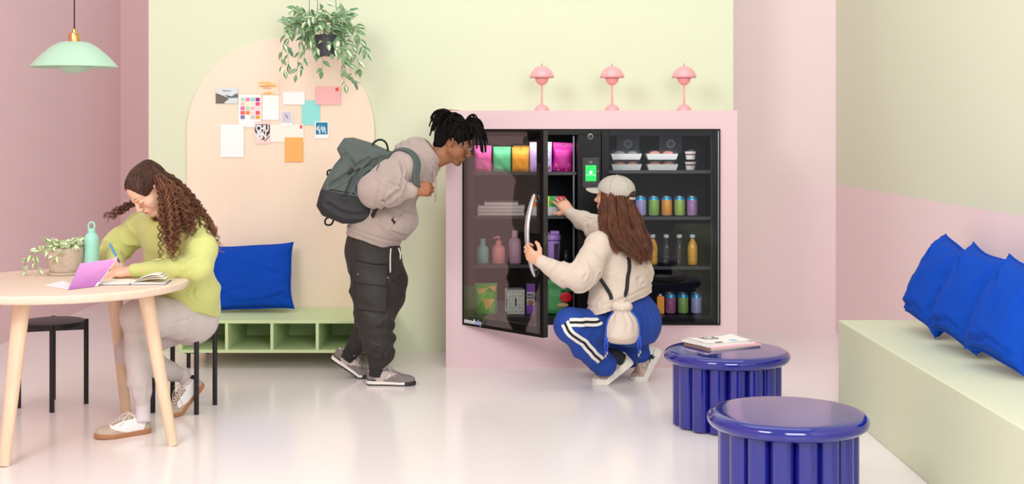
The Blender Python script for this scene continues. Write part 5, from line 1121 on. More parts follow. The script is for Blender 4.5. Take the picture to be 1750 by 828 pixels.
    def upc(V_, k):
        x, y, z = V_[:, 0], V_[:, 1]/k, V_[:, 2]; C = np.tile(gb, (len(V_), 1)); m = (y < .055-(z-.03)*.25)|(y > .205)|((y > .1)&(z < .030+.45*(y-.10))&(y < .21)); C[m] = ga
        m = (np.abs(x) < .016)&(y > .10)&(y < .19); C[m] = A3(lin('#5f5757')); m = (z > .078)&(y < .03); C[m] = gc; m = (y < .06)&(z < .034); C[m] = A3(lin('#3a3636'))
        m = (np.abs(y-.125-(z-.045)*.7) < .0035)&(z > .035)&(z < .062)&(np.abs(x) > .02); C[m] = A3(lin('#d9d2ce')); return C*(1+snoise(V_, 300, 3)*.06)[:, None]
    def slc(V_, k):
        y, z = V_[:, 1]/k, V_[:, 2]; C = np.tile(A3(lin('#e6ddd6')), (len(V_), 1)); C[(z < .007)|((y > .225)&(z < .03))|(y > .262)] = A3(lin('#2b2828')); return C
    M_su = mat('suede_grey', '#8a7f7c', .85, attr=True, bump=.3, bscale=500); M_so = mat('shoe_sole', '#e6ddd6', .6, attr=True); M_lc = mat('lace_grey', '#b8b0b3', .8)
    for i, (M, bd, lb_) in enumerate(((frame(V(P(627, 657, 7.42).x, 7.42, 0), V(1, -.06, 0), V(0, 0, 1)), .03, 'front'), (None, 0, 'rear'))):
        if M is None:
            pt = math.radians(33); L = .275; fwd = V(math.cos(pt), -.02, -math.sin(pt)); ball = V(P(614, 647, 7.62).x, 7.62, .002); M = frame(ball-fwd.normalized()*.72*L, fwd, V(math.sin(pt), 0, math.cos(pt))); bd = pt*.95
        r = bpy.data.objects.new('shoe', None); COL.objects.link(r); r.parent = root; ORG[r] = Vector((0, 0, 0))
        shoe(r, M, .275, bd, .024, M_so, M_su, upc, M_lc, 1, solecol=slc)
        g = MB()
        for k in range(10):
            y = .02+.022*k
            if y > .19: continue
            g.box((0, y, -.001), (.075, .010, .006))
        o = g.xf(M @ Matrix.Translation((0, 0, .0022))).obj('tread', mat('rubber_black', '#242222', .7), r); o['kind'] = 'stuff'
    # dark socks
    M_s = mat('sock_black', '#2b2827', .9, bump=.3, bscale=500)
    MB().tube(spline([q(647, 600, 7.41), q(645, 622, 7.42), q(642, 643, 7.42)], 5), [.05]*4+[.046]*4+[.044]*3, 28).obj('sock', M_s, root, smooth='all')
    MB().tube(spline([q(613, 578, 7.62), q(606, 594, 7.62), q(592, 614, 7.62)], 5), [.05]*4+[.047]*4+[.044]*3, 28).obj('sock', M_s, root, smooth='all')
    # hair: scalp cap and locs
    M_hair = mat('black_hair', '#0e0a09', .9, spec=.2, bump=.8, bscale=260, var=.25, vscale=60)
    f_ = Field((-.1, -.13, -.1), (.1, .12, .14), .003)
    f_.ell((0, -.022, .040), (.084, .102, .089), .01); f_.ell((0, .02, .05), (.068, .068, .060), .02); f_.ell((0, -.062, -.03), (.066, .048, .066), .03); f_.ell((0, -.088, .02), (.055, .04, .06), .02)
    f_.ell((0, .075, -.03), (.085, .062, .085), .012, sub=True); f_.seg((-.12, -.006, -.02), (.12, -.006, -.02), .030, None, .01, sub=True); f_.plane((0, 0, -.075), (0, .35, -1), .01)
    V_, F = f_.net(); V_ = relax(V_, F, 2); N = vnormals(V_, F); V_ = V_+N*(snoise(V_, 120, 5)*.004)[:, None]
    hr = link('hair', npmesh('hair', xfv(V_, MH), F), M_hair, root, smooth='all'); rs = random.Random(21); Mr = MH.to_3x3()
    def loc_(rootp, d0, L, droop, r=.0062, seed=0):
        rr = random.Random(seed); p = MH @ Vector(rootp); d = Vector(d0).normalized(); pts = [p.copy()]; n = 9
        for i in range(n):
            t = i/n; d = (d+Vector((rr.uniform(-.12, .12), rr.uniform(-.12, .12), -droop*(.25+t)))).normalized(); p = p+d*L/n; 
            l = MH.inverted() @ p; e = Vector((l.x/.090, (l.y+.018)/.108, (l.z-.037)/.093))
            if e.length < 1.0 and not (l.y > .06 and l.z < .05) : e = e/e.length; l = Vector((e.x*.090, e.y*.108-.018, e.z*.093+.037)); p = MH @ l
            pts.append(p.copy())
        sp = spline(pts, 4); m = len(sp); MB().tube(sp, [r*(1.0-.45*(k/m)**2)*(1+.07*math.sin(k*1.9+seed)) for k in range(m)], 8).obj('loc', M_hair, hr, smooth='all')
    k = 0
    for i in range(46):   # locs arching to the back of the head
        y = rs.uniform(-.075, .03); x = rs.uniform(-.05, .05); z = .036+.082*math.sqrt(max(0, 1-(x/.08)**2-((y+.018)/.1)**2)); k += 1
        loc_((x, y, z), (rs.uniform(-1.1, -.3), rs.uniform(-.7, .35), rs.uniform(.35, 1.1)), rs.uniform(.13, .19), rs.uniform(.40, .58), rs.uniform(.0066, .0088), k)
    for i in range(36):   # locs falling to the front
        y = rs.uniform(.0, .068); x = rs.uniform(-.05, .05); z = .042+.074*math.sqrt(max(0, 1-(x/.08)**2-((y)/.1)**2)); k += 1
        loc_((x, y, z), (rs.uniform(.1, .75), rs.uniform(-.6, .4), rs.uniform(.3, 1.0)), rs.uniform(.09, .15), rs.uniform(.55, .8), rs.uniform(.0064, .0085), k)
    for i in range(22):   # locs lying down the near side of the head
        y = rs.uniform(-.085, .03); k += 1; loc_((.06, y, rs.uniform(.05, .10)), (rs.uniform(-.5, .2), -.7, rs.uniform(-.2, .3)), rs.uniform(.06, .09), rs.uniform(.5, .8), rs.uniform(.0062, .008), k)
    for (x, y, z, dx, dy, L) in ((.058, .05, .085, .55, -.5, .125), (.065, .03, .07, .4, -.6, .10), (.04, .07, .08, .9, -.4, .14), (.069, -.0, .06, .1, -.7, .10), (.05, .06, .09, .8, -.5, .15), (.068, -.04, .05, -.1, -.6, .09), (.072, -.02, .06, -.1, -.6, .085), (.0, .075, .09, 1, -.1, .14), (.02, .07, .09, 1, .1, .15)):
        k += 1; loc_((x, y, z), (dx, dy, .15), L, .8, .0078, k)
    # glasses
    M_g = mat('silver_wire', '#c9c6c4', .2, metal=.9); gl = bpy.data.objects.new('glasses', None); COL.objects.link(gl); gl.parent = root; ORG[gl] = Vector((0, 0, 0))
    for s in (-1, 1):
        ctr = Vector((s*.034, .103, -.002)); ptsL = [MH @ (ctr+Vector((.023*math.cos(a), -.004*abs(math.cos(a)), .020*math.sin(a)))) for a in np.linspace(0, 2*PI, 29)[:-1]]
        MB().tube(ptsL, .0011, 6, closed=True).obj('rim', M_g, gl, smooth='all'); MB().lathe([(0, -.0005), (.022, -.0005), (.022, .0005), (0, .0005)], (0, 0, 0), 28, ax=(0, 1, 0)).xf(MH @ Matrix.Translation(ctr)).obj('lens', glassmat('spectacle_lens', (.97, .97, .97), .02, 0, .12) if s < 0 else bpy.data.materials['spectacle_lens'], gl)
        MB().tube([MH @ Vector(p) for p in ((s*.057, .099, .004), (s*.071, .06, .006), (s*.079, .0, .004), (s*.077, -.018, -.012))], .0012, 6).obj('temple', M_g, gl, smooth='all')
    MB().tube([MH @ Vector(p) for p in ((-.012, .105, .004), (0, .110, .006), (.012, .105, .004))], .0011, 6).obj('bridge', M_g, gl, smooth='all')
    return bh
BH_MAN = build_man()
# ================================================================ BACKPACK
def build_backpack(bh):
    root = thing('backpack', 'grey-green roll-top backpack with a black base worn on the taupe hoodie', 'backpack', (-1.0, 7.42, .9)); q = lambda x, y, d=7.42: P(x, y, d); k = 7.42/FPX
    xz = lambda *p: [((a-875)*k, CAMZ-(b-218)*k) for a, b in p]
    f = Field((-1.16, 7.1, .82), (-.60, 7.75, 1.46), .006)
    slab(f, xz((556, 366), (546, 350), (551, 325), (566, 293), (590, 268), (622, 262), (655, 275), (658, 300), (640, 335), (641, 368), (626, 381), (590, 380)), 7.25, 7.60, .055, .01)
    slab(f, xz((582, 254), (595, 236), (634, 246), (672, 262), (674, 275), (650, 292), (612, 290), (592, 274)), 7.26, 7.59, .009, .012)
    c = Cloth(f, 2); bp = bvh_of(c.V+c.N*.004, c.F); c.noise(14, .008, 31); c.noise(34, .0045, 32)
    for pts, w_, d_ in (([q(586, 256, 7.25), q(600, 274, 7.25), q(608, 284, 7.25)], .008, .014), ([q(608, 284, 7.25), q(632, 268, 7.25), q(652, 262, 7.25)], .008, .016), ([q(606, 286, 7.25), q(592, 300, 7.25), q(562, 318, 7.25)], .010, .012), ([q(612, 290, 7.25), q(600, 315, 7.25), q(590, 335, 7.25)], .010, .010),
                       ([q(590, 265, 7.25), q(574, 285, 7.25), q(560, 310, 7.25)], .009, .009), ([q(640, 275, 7.25), q(622, 295, 7.25), q(612, 325, 7.25)], .010, .014), ([q(630, 270, 7.25), q(618, 282, 7.25), q(610, 300, 7.25)], .007, .010), ([q(650, 268, 7.25), q(640, 285, 7.25), q(625, 300, 7.25)], .008, .012), ([q(560, 350, 7.25), q(590, 366, 7.25), q(625, 368, 7.25)], .012, .007)): c.crease(pts, w_, d_)
    pA, pB = q(553.5, 321), q(635, 337); n = V(-(pB-pA).z, 0, (pB-pA).x).normalized()
    M_b = mat('pack_green', '#525b58', .7, bump=.3, bscale=800, var=.04); M_k = mat('pack_black', '#29292c', .65, bump=.3, bscale=600, var=.06)
    for inner, name, m in ((True, 'main_bag', M_b), (False, 'base_panel', M_k)):
        bm = bmesh.new(); bm.from_mesh(c.mesh('t')); bmesh.ops.bisect_plane(bm, geom=bm.verts[:]+bm.edges[:]+bm.faces[:], plane_co=pA, plane_no=n, clear_inner=inner, clear_outer=not inner); me = bpy.data.meshes.new(name); bm.to_mesh(me); bm.free(); link(name, me, m, root, smooth='all')
    M_w = mat('pack_webbing', '#1f2022', .75, bump=.3, bscale=500)
    ribbon(bp, [q(554, 326, 7.1), q(590, 332, 7.1), q(633, 340, 7.1)], .006, .0015, .0005).obj('seam_piping', M_w, root, smooth='all')
    ribbon(bh, [q(655, 275, 7.28), q(674, 263, 7.27), q(694, 257, 7.24), q(712, 264, 7.20), q(722, 280, 7.16), q(727, 296, 7.11), q(725, 309, 7.08)], .046, .009, .004, cols=7, sm=14).obj('shoulder_strap', mat('strap_green', '#4c5856', .7, bump=.3, bscale=700), root, smooth='all')
    ribbon(bh, [q(632, 368, 7.22), q(652, 359, 7.18), q(670, 352, 7.16), q(690, 342, 7.14)], .022, .002, .003, sm=6).obj('lower_strap', M_w, root, smooth='all')
    MB().tube(spline([q(634, 254), q(640, 243), q(651, 239), q(660, 245), q(663, 258), q(661, 266)], 6), .013, 8, sx=.45, up=(0, 1, 0)).obj('top_handle', M_w, root, smooth='all')
    MB().tube(spline([q(564, 370), q(556, 376), q(557, 384), q(566, 384), q(571, 374)], 6), .012, 8, sx=.45, up=(0, 1, 0)).obj('base_loop', M_w, root, smooth='all')
    MB().tube(spline([q(566, 290), q(560, 293), q(560, 300), q(566, 299)], 5), .011, 8, sx=.45, up=(0, 1, 0)).obj('side_tab', M_w, root, smooth='all')
    ribbon(bp, [q(612, 286, 7.1), q(602, 292, 7.1), q(589, 299, 7.1)], .012, .002, .001).obj('compression_strap', M_w, root, smooth='all')
    ribbon(bp, [q(597, 299, 7.1), q(590, 317, 7.1), q(585, 331, 7.1)], .007, .0015, .001).obj('side_zip', mat('zip_dark', '#26282a', .4), root, smooth='all')
    ribbon(bp, [q(640, 282, 7.1), q(624, 290, 7.1), q(612, 302, 7.1), q(606, 320, 7.1)], .026, .004, .002).obj('closure_strap', mat('strap_green', '#4c5856', .7), root, smooth='all')
    h, nn, _, _ = bp.ray_cast(q(607, 318, 6.8), V(0, 1, 0)); MB().box(h+nn*.008, (.034, .014, .03)).obj('buckle', mat('buckle_black', '#151516', .35), root, bev=.004)
    MB().tube(spline([q(648, 280, 7.12), q(644, 292, 7.1), q(647, 302, 7.1), q(651, 296, 7.1), q(650, 284, 7.12)], 6), .0022, 6).obj('cord_loop', M_w, root, smooth='all')
build_backpack(BH_MAN)
# ================================================================ SEATED WOMAN
def shoe_empty(root):
    r = bpy.data.objects.new('shoe', None); COL.objects.link(r); r.parent = root; ORG[r] = Vector((0, 0, 0)); return r
def build_seated():
    root = thing('person', 'seated person in a lime hoodie with long curly hair, writing at the round table', 'person', (-1.6, 6.6, 0))
    skin = A3(lin('#e6b79c')); q = lambda x, y, d=6.5: tuple(P(x, y, d)); th = math.radians(48); h = V(-.73, -.68, 0).normalized(); z = V(0, 0, 1)
    MH = frame(P(253, 323, 6.32), h*math.cos(th)-z*math.sin(th), h*math.sin(th)+z*math.cos(th))
    hv = head_mesh(MH, [P(275, 352, 6.44), P(292, 378, 6.5)], skin, lin('#c06f68'), lin('#4a2f22'), fem=True, closed=True, nr=.046)
    hl = hand_mesh(frame(P(228, 463, 6.2), V(-1, .05, -.10), V(-.05, -.25, 1)), 1, [(.25, .5, .3), (.3, .55, .3), (.4, .6, .35), (.5, .7, .4)], [(.6, .8, -.2), (.3, .9, -.3), (.0, 1, -.3)], skin)
    hr_ = hand_mesh(frame(P(200, 455, 6.45), V(.30, -.90, -.22), V(-.35, .0, 1)), -1, [(.7, .7, .5), (.8, .8, .5), (.9, .9, .5), (1., .9, .5)], [(.2, .9, -.5), (-.1, .9, -.5), (-.1, .9, -.4)], skin)
    hip = q(322, 530, 6.72)
    b = hidden_body([([hip, q(305, 460, 6.6), q(290, 400, 6.5), q(285, 380, 6.48)], [.10, .09, .09, .045]), ([q(330, 392, 6.38), q(337, 455, 6.25), q(240, 462, 6.21)], [.04, .034, .020]), ([q(245, 392, 6.62), q(188, 436, 6.62), q(198, 452, 6.46)], [.04, .035, .022]),
                     ([hip, q(234, 546, 6.3), q(243, 690, 6.24)], [.075, .045, .027]), ([hip, q(262, 575, 6.68), q(222, 601, 6.52), q(303, 641, 6.76)], [.075, .05, .04, .027])], skin)
    V_, F, C = join([hv, hl, hr_, b]); link('body', npmesh('body', V_, F, C), M_skin, root, smooth='all')
    M_h = mat('lime_fleece', '#c6ca7c', .9, bump=.3, bscale=700, var=.03, vscale=9, sheen=.2); wl = (.7, -.7, 0)
    fl = Field((-2.25, 5.95, .42), (-1.30, 7.05, 1.16), .0065)
    fl.chain([q(322, 528, 6.72), q(318, 500, 6.68), q(300, 440, 6.58), q(290, 405, 6.52), q(286, 392, 6.50)], [.150, .152, .140, .125, .095], .03, w=wl, sc=1.22)
    fl.chain([q(326, 392, 6.38), q(286, 385, 6.5), q(246, 390, 6.62)], [.082, .085, .082], .04)
    fl.chain([q(333, 392, 6.37), q(343, 428, 6.30), q(338, 455, 6.24)], [.078, .076, .070], .03); fl.chain([q(338, 456, 6.25), q(290, 459, 6.22), q(250, 461, 6.21)], [.064, .046, .036], .02); fl.seg(q(250, 461, 6.21), q(230, 462, 6.2), .032, .031, .006, w=(0, 1, 0), sc=1.1)
    fl.chain([q(240, 392, 6.63), q(205, 418, 6.66), q(190, 436, 6.62)], [.078, .072, .066], .03); fl.chain([q(190, 438, 6.62), q(196, 450, 6.5)], [.058, .040], .02)
    axn = (P(268, 345, 6.40)-P(288, 378, 6.49)).normalized(); wv = V(*wl).normalized(); un = axn.cross(wv).normalized()
    for o_, R, r in ((0, .062, .017), (-.028, .082, .022), (-.06, .10, .026)): etorus(fl, P(282, 370, 6.47)+axn*o_, axn, un, wv, R, R*1.15, r, .008)
    fl.seg(P(290, 382, 6.5), P(262, 340, 6.38), .056, .060, .008, sub=True)
    fl.plane(q(322, 530, 6.72), tuple(V(-.25, -.15, -1)), .008)
    c = Cloth(fl, 2); c.noise(20, .007, 41); c.noise(46, .004, 42)
    c.folds(q(333, 392, 6.37), q(338, 455, 6.24), .11, 2.0, .006, 43); c.folds(q(338, 456, 6.25), q(245, 461, 6.21), .09, 4, .006, 44); c.folds(q(240, 392, 6.63), q(190, 438, 6.62), .11, 2.5, .007, 45); c.folds(q(322, 530, 6.72), q(300, 440, 6.58), .22, 2.5, .008, 46, slant=1.2)
    for pts, w_, d_ in (([q(345, 440, 6.18), q(325, 450, 6.17), q(312, 458, 6.17)], .007, .010), ([q(340, 385, 6.28), q(328, 400, 6.28), q(322, 420, 6.3)], .007, .009), ([q(352, 402, 6.26), q(338, 405, 6.25), q(318, 412, 6.28)], .005, .006), ([q(335, 480, 6.5), q(330, 505, 6.5), q(345, 525, 6.52)], .008, .010), ([q(355, 470, 6.5), q(360, 500, 6.5), q(366, 520, 6.5)], .009, .010), ([q(225, 400, 6.5), q(217, 425, 6.5), q(217, 450, 6.5)], .008, .012), ([q(180, 425, 6.55), q(195, 430, 6.55), q(207, 428, 6.55)], .006, .010), ([q(240, 452, 6.15), q(242, 462, 6.14), q(241, 472, 6.15)], .004, .005)): c.crease(pts, w_, d_)
    link('hoodie', c.mesh('hoodie'), M_h, root, smooth='all'); bh = bvh_of(c.V, c.F); M_cd = mat('lime_cord', '#dfe19c', .8)
    for pts in ([q(266, 381, 6.25), q(264, 400, 6.2), q(261, 420, 6.2), q(259, 436, 6.2)], [q(281, 392, 6.25), q(274, 410, 6.2), q(270, 424, 6.2), q(267, 438, 6.2)]): ribbon(bh, pts, .006, .004, .001, sm=4).obj('drawstring', M_cd, root, smooth='all')
    ribbon(bh, [q(303, 495, 6.4), q(310, 508, 6.4), q(313, 520, 6.4)], .006, .002, .001).obj('pocket_seam', M_cd, root, smooth='all')
    # trousers
    M_t = mat('pale_grey_joggers', '#c8bebc', .8, bump=.25, bscale=600, var=.03, vscale=9)
    fl = Field((-2.15, 5.95, .10), (-1.36, 7.05, .76), .006)
    fl.chain([q(322, 522, 6.74), q(326, 545, 6.72)], [.140, .135], .03, w=wl, sc=1.15)
    fl.chain([q(322, 545, 6.64), q(275, 542, 6.46), q(234, 543, 6.29)], [.108, .094, .080], .02); fl.chain([q(234, 543, 6.29), q(235, 600, 6.24), q(238, 650, 6.23), q(241, 672, 6.235)], [.077, .057, .051, .046], .02); fl.seg(q(241, 672, 6.235), q(243, 688, 6.24), .046, .038, .008)
    fl.chain([q(315, 548, 6.82), q(262, 575, 6.68), q(222, 600, 6.52)], [.105, .085, .070], .02); fl.chain([q(222, 602, 6.52), q(262, 622, 6.65), q(292, 636, 6.73)], [.068, .060, .048], .02); fl.seg(q(292, 636, 6.73), q(303, 640, 6.755), .043, .040, .008)
    c = Cloth(fl, 2); c.noise(22, .005, 51); c.noise(50, .003, 52); c.folds(q(322, 545, 6.64), q(234, 543, 6.29), .13, 3, .006, 53); c.folds(q(234, 550, 6.29), q(242, 680, 6.235), .10, 3.5, .005, 54, slant=1.3)
    a_ = np.arctan2(c.V[:, 1]-6.24, c.V[:, 0]-q(241, 680, 6.24)[0]); m_ = np.exp(-((c.V[:, 2]-q(0, 668, 6.24)[2])/.03)**2)*(c.V[:, 0] < q(265, 0, 6.24)[0]); c.disp(.0035*np.sin(a_*12)*m_)
    for pts, w_, d_ in (([q(255, 562, 6.2), q(262, 600, 6.2), q(255, 640, 6.18)], .008, .010), ([q(222, 590, 6.15), q(228, 640, 6.15), q(236, 672, 6.18)], .007, .009), ([q(350, 530, 6.5), q(325, 545, 6.5), q(290, 552, 6.4)], .008, .009), ([q(245, 560, 6.2), q(265, 570, 6.25), q(285, 572, 6.3)], .007, .010)): c.crease(pts, w_, d_)
    link('trousers', c.mesh('trousers'), M_t, root, smooth='all'); bt = bvh_of(c.V, c.F)
    pass
    M_sk = mat('sock_lilac', '#d3c8cc', .9, bump=.35, bscale=500)
    MB().tube(spline([q(243, 680, 6.24), q(244, 700, 6.24), q(243, 722, 6.23)], 5), [.036]*4+[.034]*4+[.040]*3, 24).obj('sock', M_sk, root, smooth='all'); MB().tube(spline([q(296, 637, 6.74), q(312, 643, 6.77), q(327, 660, 6.76)], 5), [.038]*4+[.037]*4+[.038]*3, 24).obj('sock', M_sk, root, smooth='all')
    # shoes
    wh, tn, bk = A3(lin('#e6e3e3')), A3(lin('#b3a18f')), A3(lin('#1d1c22'))
    def upc(V_, k):
        x, y, zz = V_[:, 0], V_[:, 1]/k, V_[:, 2]; C = np.tile(wh, (len(V_), 1)); C[(y > .215)|((y > .12)&(zz < .016+.34*(y-.12))&(y < .26))] = tn; C[(y < .045-(zz-.03)*.55)] = tn; C[(y < .03)&(zz > .062)] = bk; C[(np.abs(x) < .021)&(y > .095)&(y < .205)] = tn*.8; return C*(1+snoise(V_, 200, 3)*.03)[:, None]
    M_up = mat('white_leather', '#e8e6e6', .55, attr=True, bump=.08, bscale=300); M_gum = mat('gum_sole', '#a6714d', .6, bump=.1); M_lc = mat('lace_cream', '#e9ddd0', .8)
    hh = V((257-875)*6.26/FPX, 6.26, 0); tt = V((163-875)*6.11/FPX, 6.11, 0); shoe(shoe_empty(root), frame(hh, tt-hh, V(0, 0, 1)), (tt-hh).length, .05, .023, M_gum, M_up, upc, M_lc, 1, .95)
    ball = P(304, 707, 6.63); ball.z = .004; fwd = (V(-.115, -.11, -.145)).normalized(); up_ = V(-.55, -.62, .62); L = .265
    shoe(shoe_empty(root), frame(ball-fwd*.74*L, fwd, up_), L, .62, .023, M_gum, M_up, upc, M_lc, -1, .95)
    # hair
    M_hr = mat('brown_curls', '#6a402c', .55, var=.35, vscale=26, bump=.5, bscale=240); M_hd = mat('brown_hair_roots', '#4f3224', .55, var=.4, vscale=60, stretch=(1, .12, 1), bump=.5, bscale=120)
    f_ = Field((-.1, -.14, -.11), (.1, .11, .14), .003)
    f_.ell((0, -.020, .038), (.0775, .0965, .0795), .01); f_.ell((0, .020, .034), (.0660, .0690, .0670), .02); f_.ell((0, -.060, -.01), (.070, .05, .07), .03); f_.ell((0, -.075, .075), (.028, .03, .03), .02)
    f_.ell((0, .104, -.010), (.069, .076, .098), .004, sub=True); f_.ell((0, .10, -.055), (.10, .075, .07), .006, sub=True); f_.seg((-.12, .010, -.03), (.12, .010, -.03), .034, None, .01, sub=True); f_.plane((0, 0, -.07), (0, .5, -1), .01)
    V_, F = f_.net(); V_ = relax(V_, F, 2); N = vnormals(V_, F); dd = np.linalg.norm(V_-A3((0, -.074, .085)), axis=1); an = np.arctan2(V_[:, 0], V_[:, 1]+.074)
    V_ = V_+N*(.0005*np.sin(an*70+snoise(V_, 40, 3)*1.5)*np.clip(dd/.03, 0, 1))[:, None]; cc = (A3(lin('#4c3024'))[None]*(1+.28*np.sin(an*21+snoise(V_, 40, 3)*2))[:, None]*(1+.1*snoise(V_, 300, 2))[:, None])
    hr = link('hair', npmesh('hair', xfv(V_, MH), F, cc), mat('hair_scalp', '#4c3024', .42, attr=True), root, smooth='all')
    bvs = bvh_of(V_, F); st = [v for v in V_[(V_[:, 1] > .02)&(V_[:, 2] > -.03)] if 1]; st = [tuple(v) for v in st if (v[1] > .035 or abs(v[0]) > .06) and v[2] > -.02]
    scalp_strands('combed_hair', bvs, MH, st, (0, -.074, .088), 300, .0008, M_hd, hr, 4)
    scalp_strands('combed_hair', bvs, MH, [tuple(v) for v in V_[(V_[:, 2] > -.03)&(V_[:, 1] < .04)]], (0, -.074, .088), 260, .0009, M_hd, hr, 9)
    mass = Field((-1.95, 5.95, .75), (-1.25, 6.75, 1.30), .007)
    G = [([P(262, 296, 6.36), P(300, 325, 6.38), P(332, 365, 6.36), P(354, 395, 6.34), P(366, 425, 6.32)], [.03, .045, .055, .045, .025], 1.0),
         ([P(268, 300, 6.27), P(284, 335, 6.22), P(290, 385, 6.18), P(291, 440, 6.16)], [.022, .036, .044, .030], 1.1),
         ([P(262, 298, 6.30), P(300, 335, 6.26), P(318, 372, 6.24), P(325, 400, 6.22)], [.028, .045, .045, .03], 1.0),
         ([P(240, 330, 6.50), P(225, 348, 6.52), P(205, 358, 6.52), P(176, 372, 6.5)], [.012, .017, .016, .010], .25), ([P(262, 294, 6.34), P(292, 312, 6.36), P(322, 345, 6.36), P(340, 372, 6.34)], [.02, .035, .045, .04], .6)]
    for gp, sp, _ in G: gp = list(gp); gp[-1] = gp[-2].lerp(gp[-1], .35); mass.chain([tuple(p) for p in gp], [s_*.5 for s_ in np.interp(np.linspace(0, 1, len(gp)), np.linspace(0, 1, len(sp)), sp)], .02)
    V_, F = mass.net(); V_ = relax(V_, F, 2); N = vnormals(V_, F); V_ = V_+N*(snoise(V_, 140, 6)*.006+snoise(V_, 300, 7)*.003)[:, None]; link('hair_mass', npmesh('hair_mass', V_, F), mat('hair_shadow', '#3c2419', .8, bump=.6, bscale=150), hr, smooth='all')
    strands('curls', G, 40, .0012, M_hr, hr, amp=.0085, wl=.042, seed=5, pts=84, per=5, clump=.0028, jit=.02)
    strands('loose_curls', [G[0], G[2], G[1]], 9, .0009, mat('copper_curls', '#9a6541', .5), hr, amp=.012, wl=.04, seed=8, pts=84, per=3, clump=.003, jit=.035)
    p = MH @ Vector((0, -.078, .092)); axs = (MH.to_3x3() @ Vector((0, -.6, .6))).normalized(); u_ = axs.orthogonal().normalized(); v_ = axs.cross(u_)
    MB().tube([p+(u_*math.cos(a)+v_*math.sin(a))*(.016+.002*math.sin(6*a)) for a in np.linspace(0, 2*PI, 25)[:-1]], .008, 8, closed=True).obj('hair_tie', mat('tie_plum', '#3a1a22', .7), root, smooth='all')
build_seated()
# ---------------- things on the table
ZT = .7405
def on_t(px, py): 
    d = (CAMZ-ZT)*FPX/(py-PY0); return V((px-PX0)*d/FPX, d, ZT)
# pen
pa, pb = P(187.5, 417, 6.33), P(212, 464, 6.29); r = thing('pen', 'blue pen held upright in the writing hand', 'pen', tuple(pb)); dd = (pa-pb)
MB().tube([pb+dd*.55, pb+dd*.58, pb+dd*.97, pa], [.0050, .0062, .0058, .004], 14).obj('cap', mat('pen_blue', '#4f93cb', .4), r, smooth=True); MB().tube([pb, pb+dd*.08, pb+dd*.55], [.001, .0045, .0045], 12).obj('barrel', mat('pen_clear', '#c5bcd0', .25), r, smooth=True); MB().tube([pb+dd*.30, pb+dd*.48], [.0049, .0049], 12).obj('grip', mat('pen_dark', '#5a4a5c', .5), r, smooth=True)
# bottle
bc = on_t(156.5, 468); s_ = bc.y/FPX; r = thing('water_bottle', 'mint green metal water bottle with a loop cap beside the potted plant', 'bottle', tuple(bc)); M_bt = mat('mint_bottle', '#9fdcc8', .35)
R = 12.6*s_
MB().lathe([(0, 0), (R-.003, 0), (R, .004), (R, .160), (R*.97, .170), (R*.88, .181), (R*.64, .193), (R*.5, .199), (R*.48, .203), (0, .203)], bc, 40).obj('body', M_bt, r, smooth=True)
MB().lathe([(0, .202), (R*.52, .202), (R*.52, .216), (R*.45, .219), (0, .219)], bc, 32).obj('cap', M_bt, r, smooth=True)
MB().tube([bc+V(R*.42*math.cos(a), 0, .231+R*.52*math.sin(a)) for a in np.linspace(-.75, PI+.75, 18)], .0046, 10, sx=1.4).obj('cap_loop', M_bt, r, smooth='all')
# pot
pc = on_t(111, 469); s_ = pc.y/FPX; r = thing('potted_plant', 'variegated trailing plant in a speckled stone pot on the round table', 'plant', tuple(pc)); M_pot = mat('speckled_stone', '#bfb09f', .85, bump=.4, bscale=130, var=.10, vscale=60)
MB().lathe([(0, 0), (27*s_, 0), (28.5*s_, .002), (28.8*s_, .012), (27*s_, .014), (0, .010)], pc, 56).obj('saucer', M_pot, r, smooth=True)
MB().lathe([(0, .012), (22*s_, .012), (24.5*s_, .016), (28.5*s_, .05), (31*s_, .09), (31.8*s_, .128), (30.8*s_, .131), (29.3*s_, .128), (28.5*s_, .110), (0, .108)], pc, 64).obj('pot', M_pot, r, smooth=True)
MB().lathe([(0, .117), (28.7*s_, .115), (28.7*s_, .108), (0, .108)], pc, 40).obj('soil', mat('soil', '#4a3b2f', .95, bump=.8, bscale=80), r)
def leafmat(name, g, cr, wide=.5, edge=False):
    """variegated leaf: cream stripe(s) by leaf UV-free object attribute 'Col'"""
    return mat(name, g, .45, attr=True, spec=.5, bump=.15, bscale=120)
M_leaf = leafmat('variegated_leaf', '#4f7f4e', '#e8ecc8')
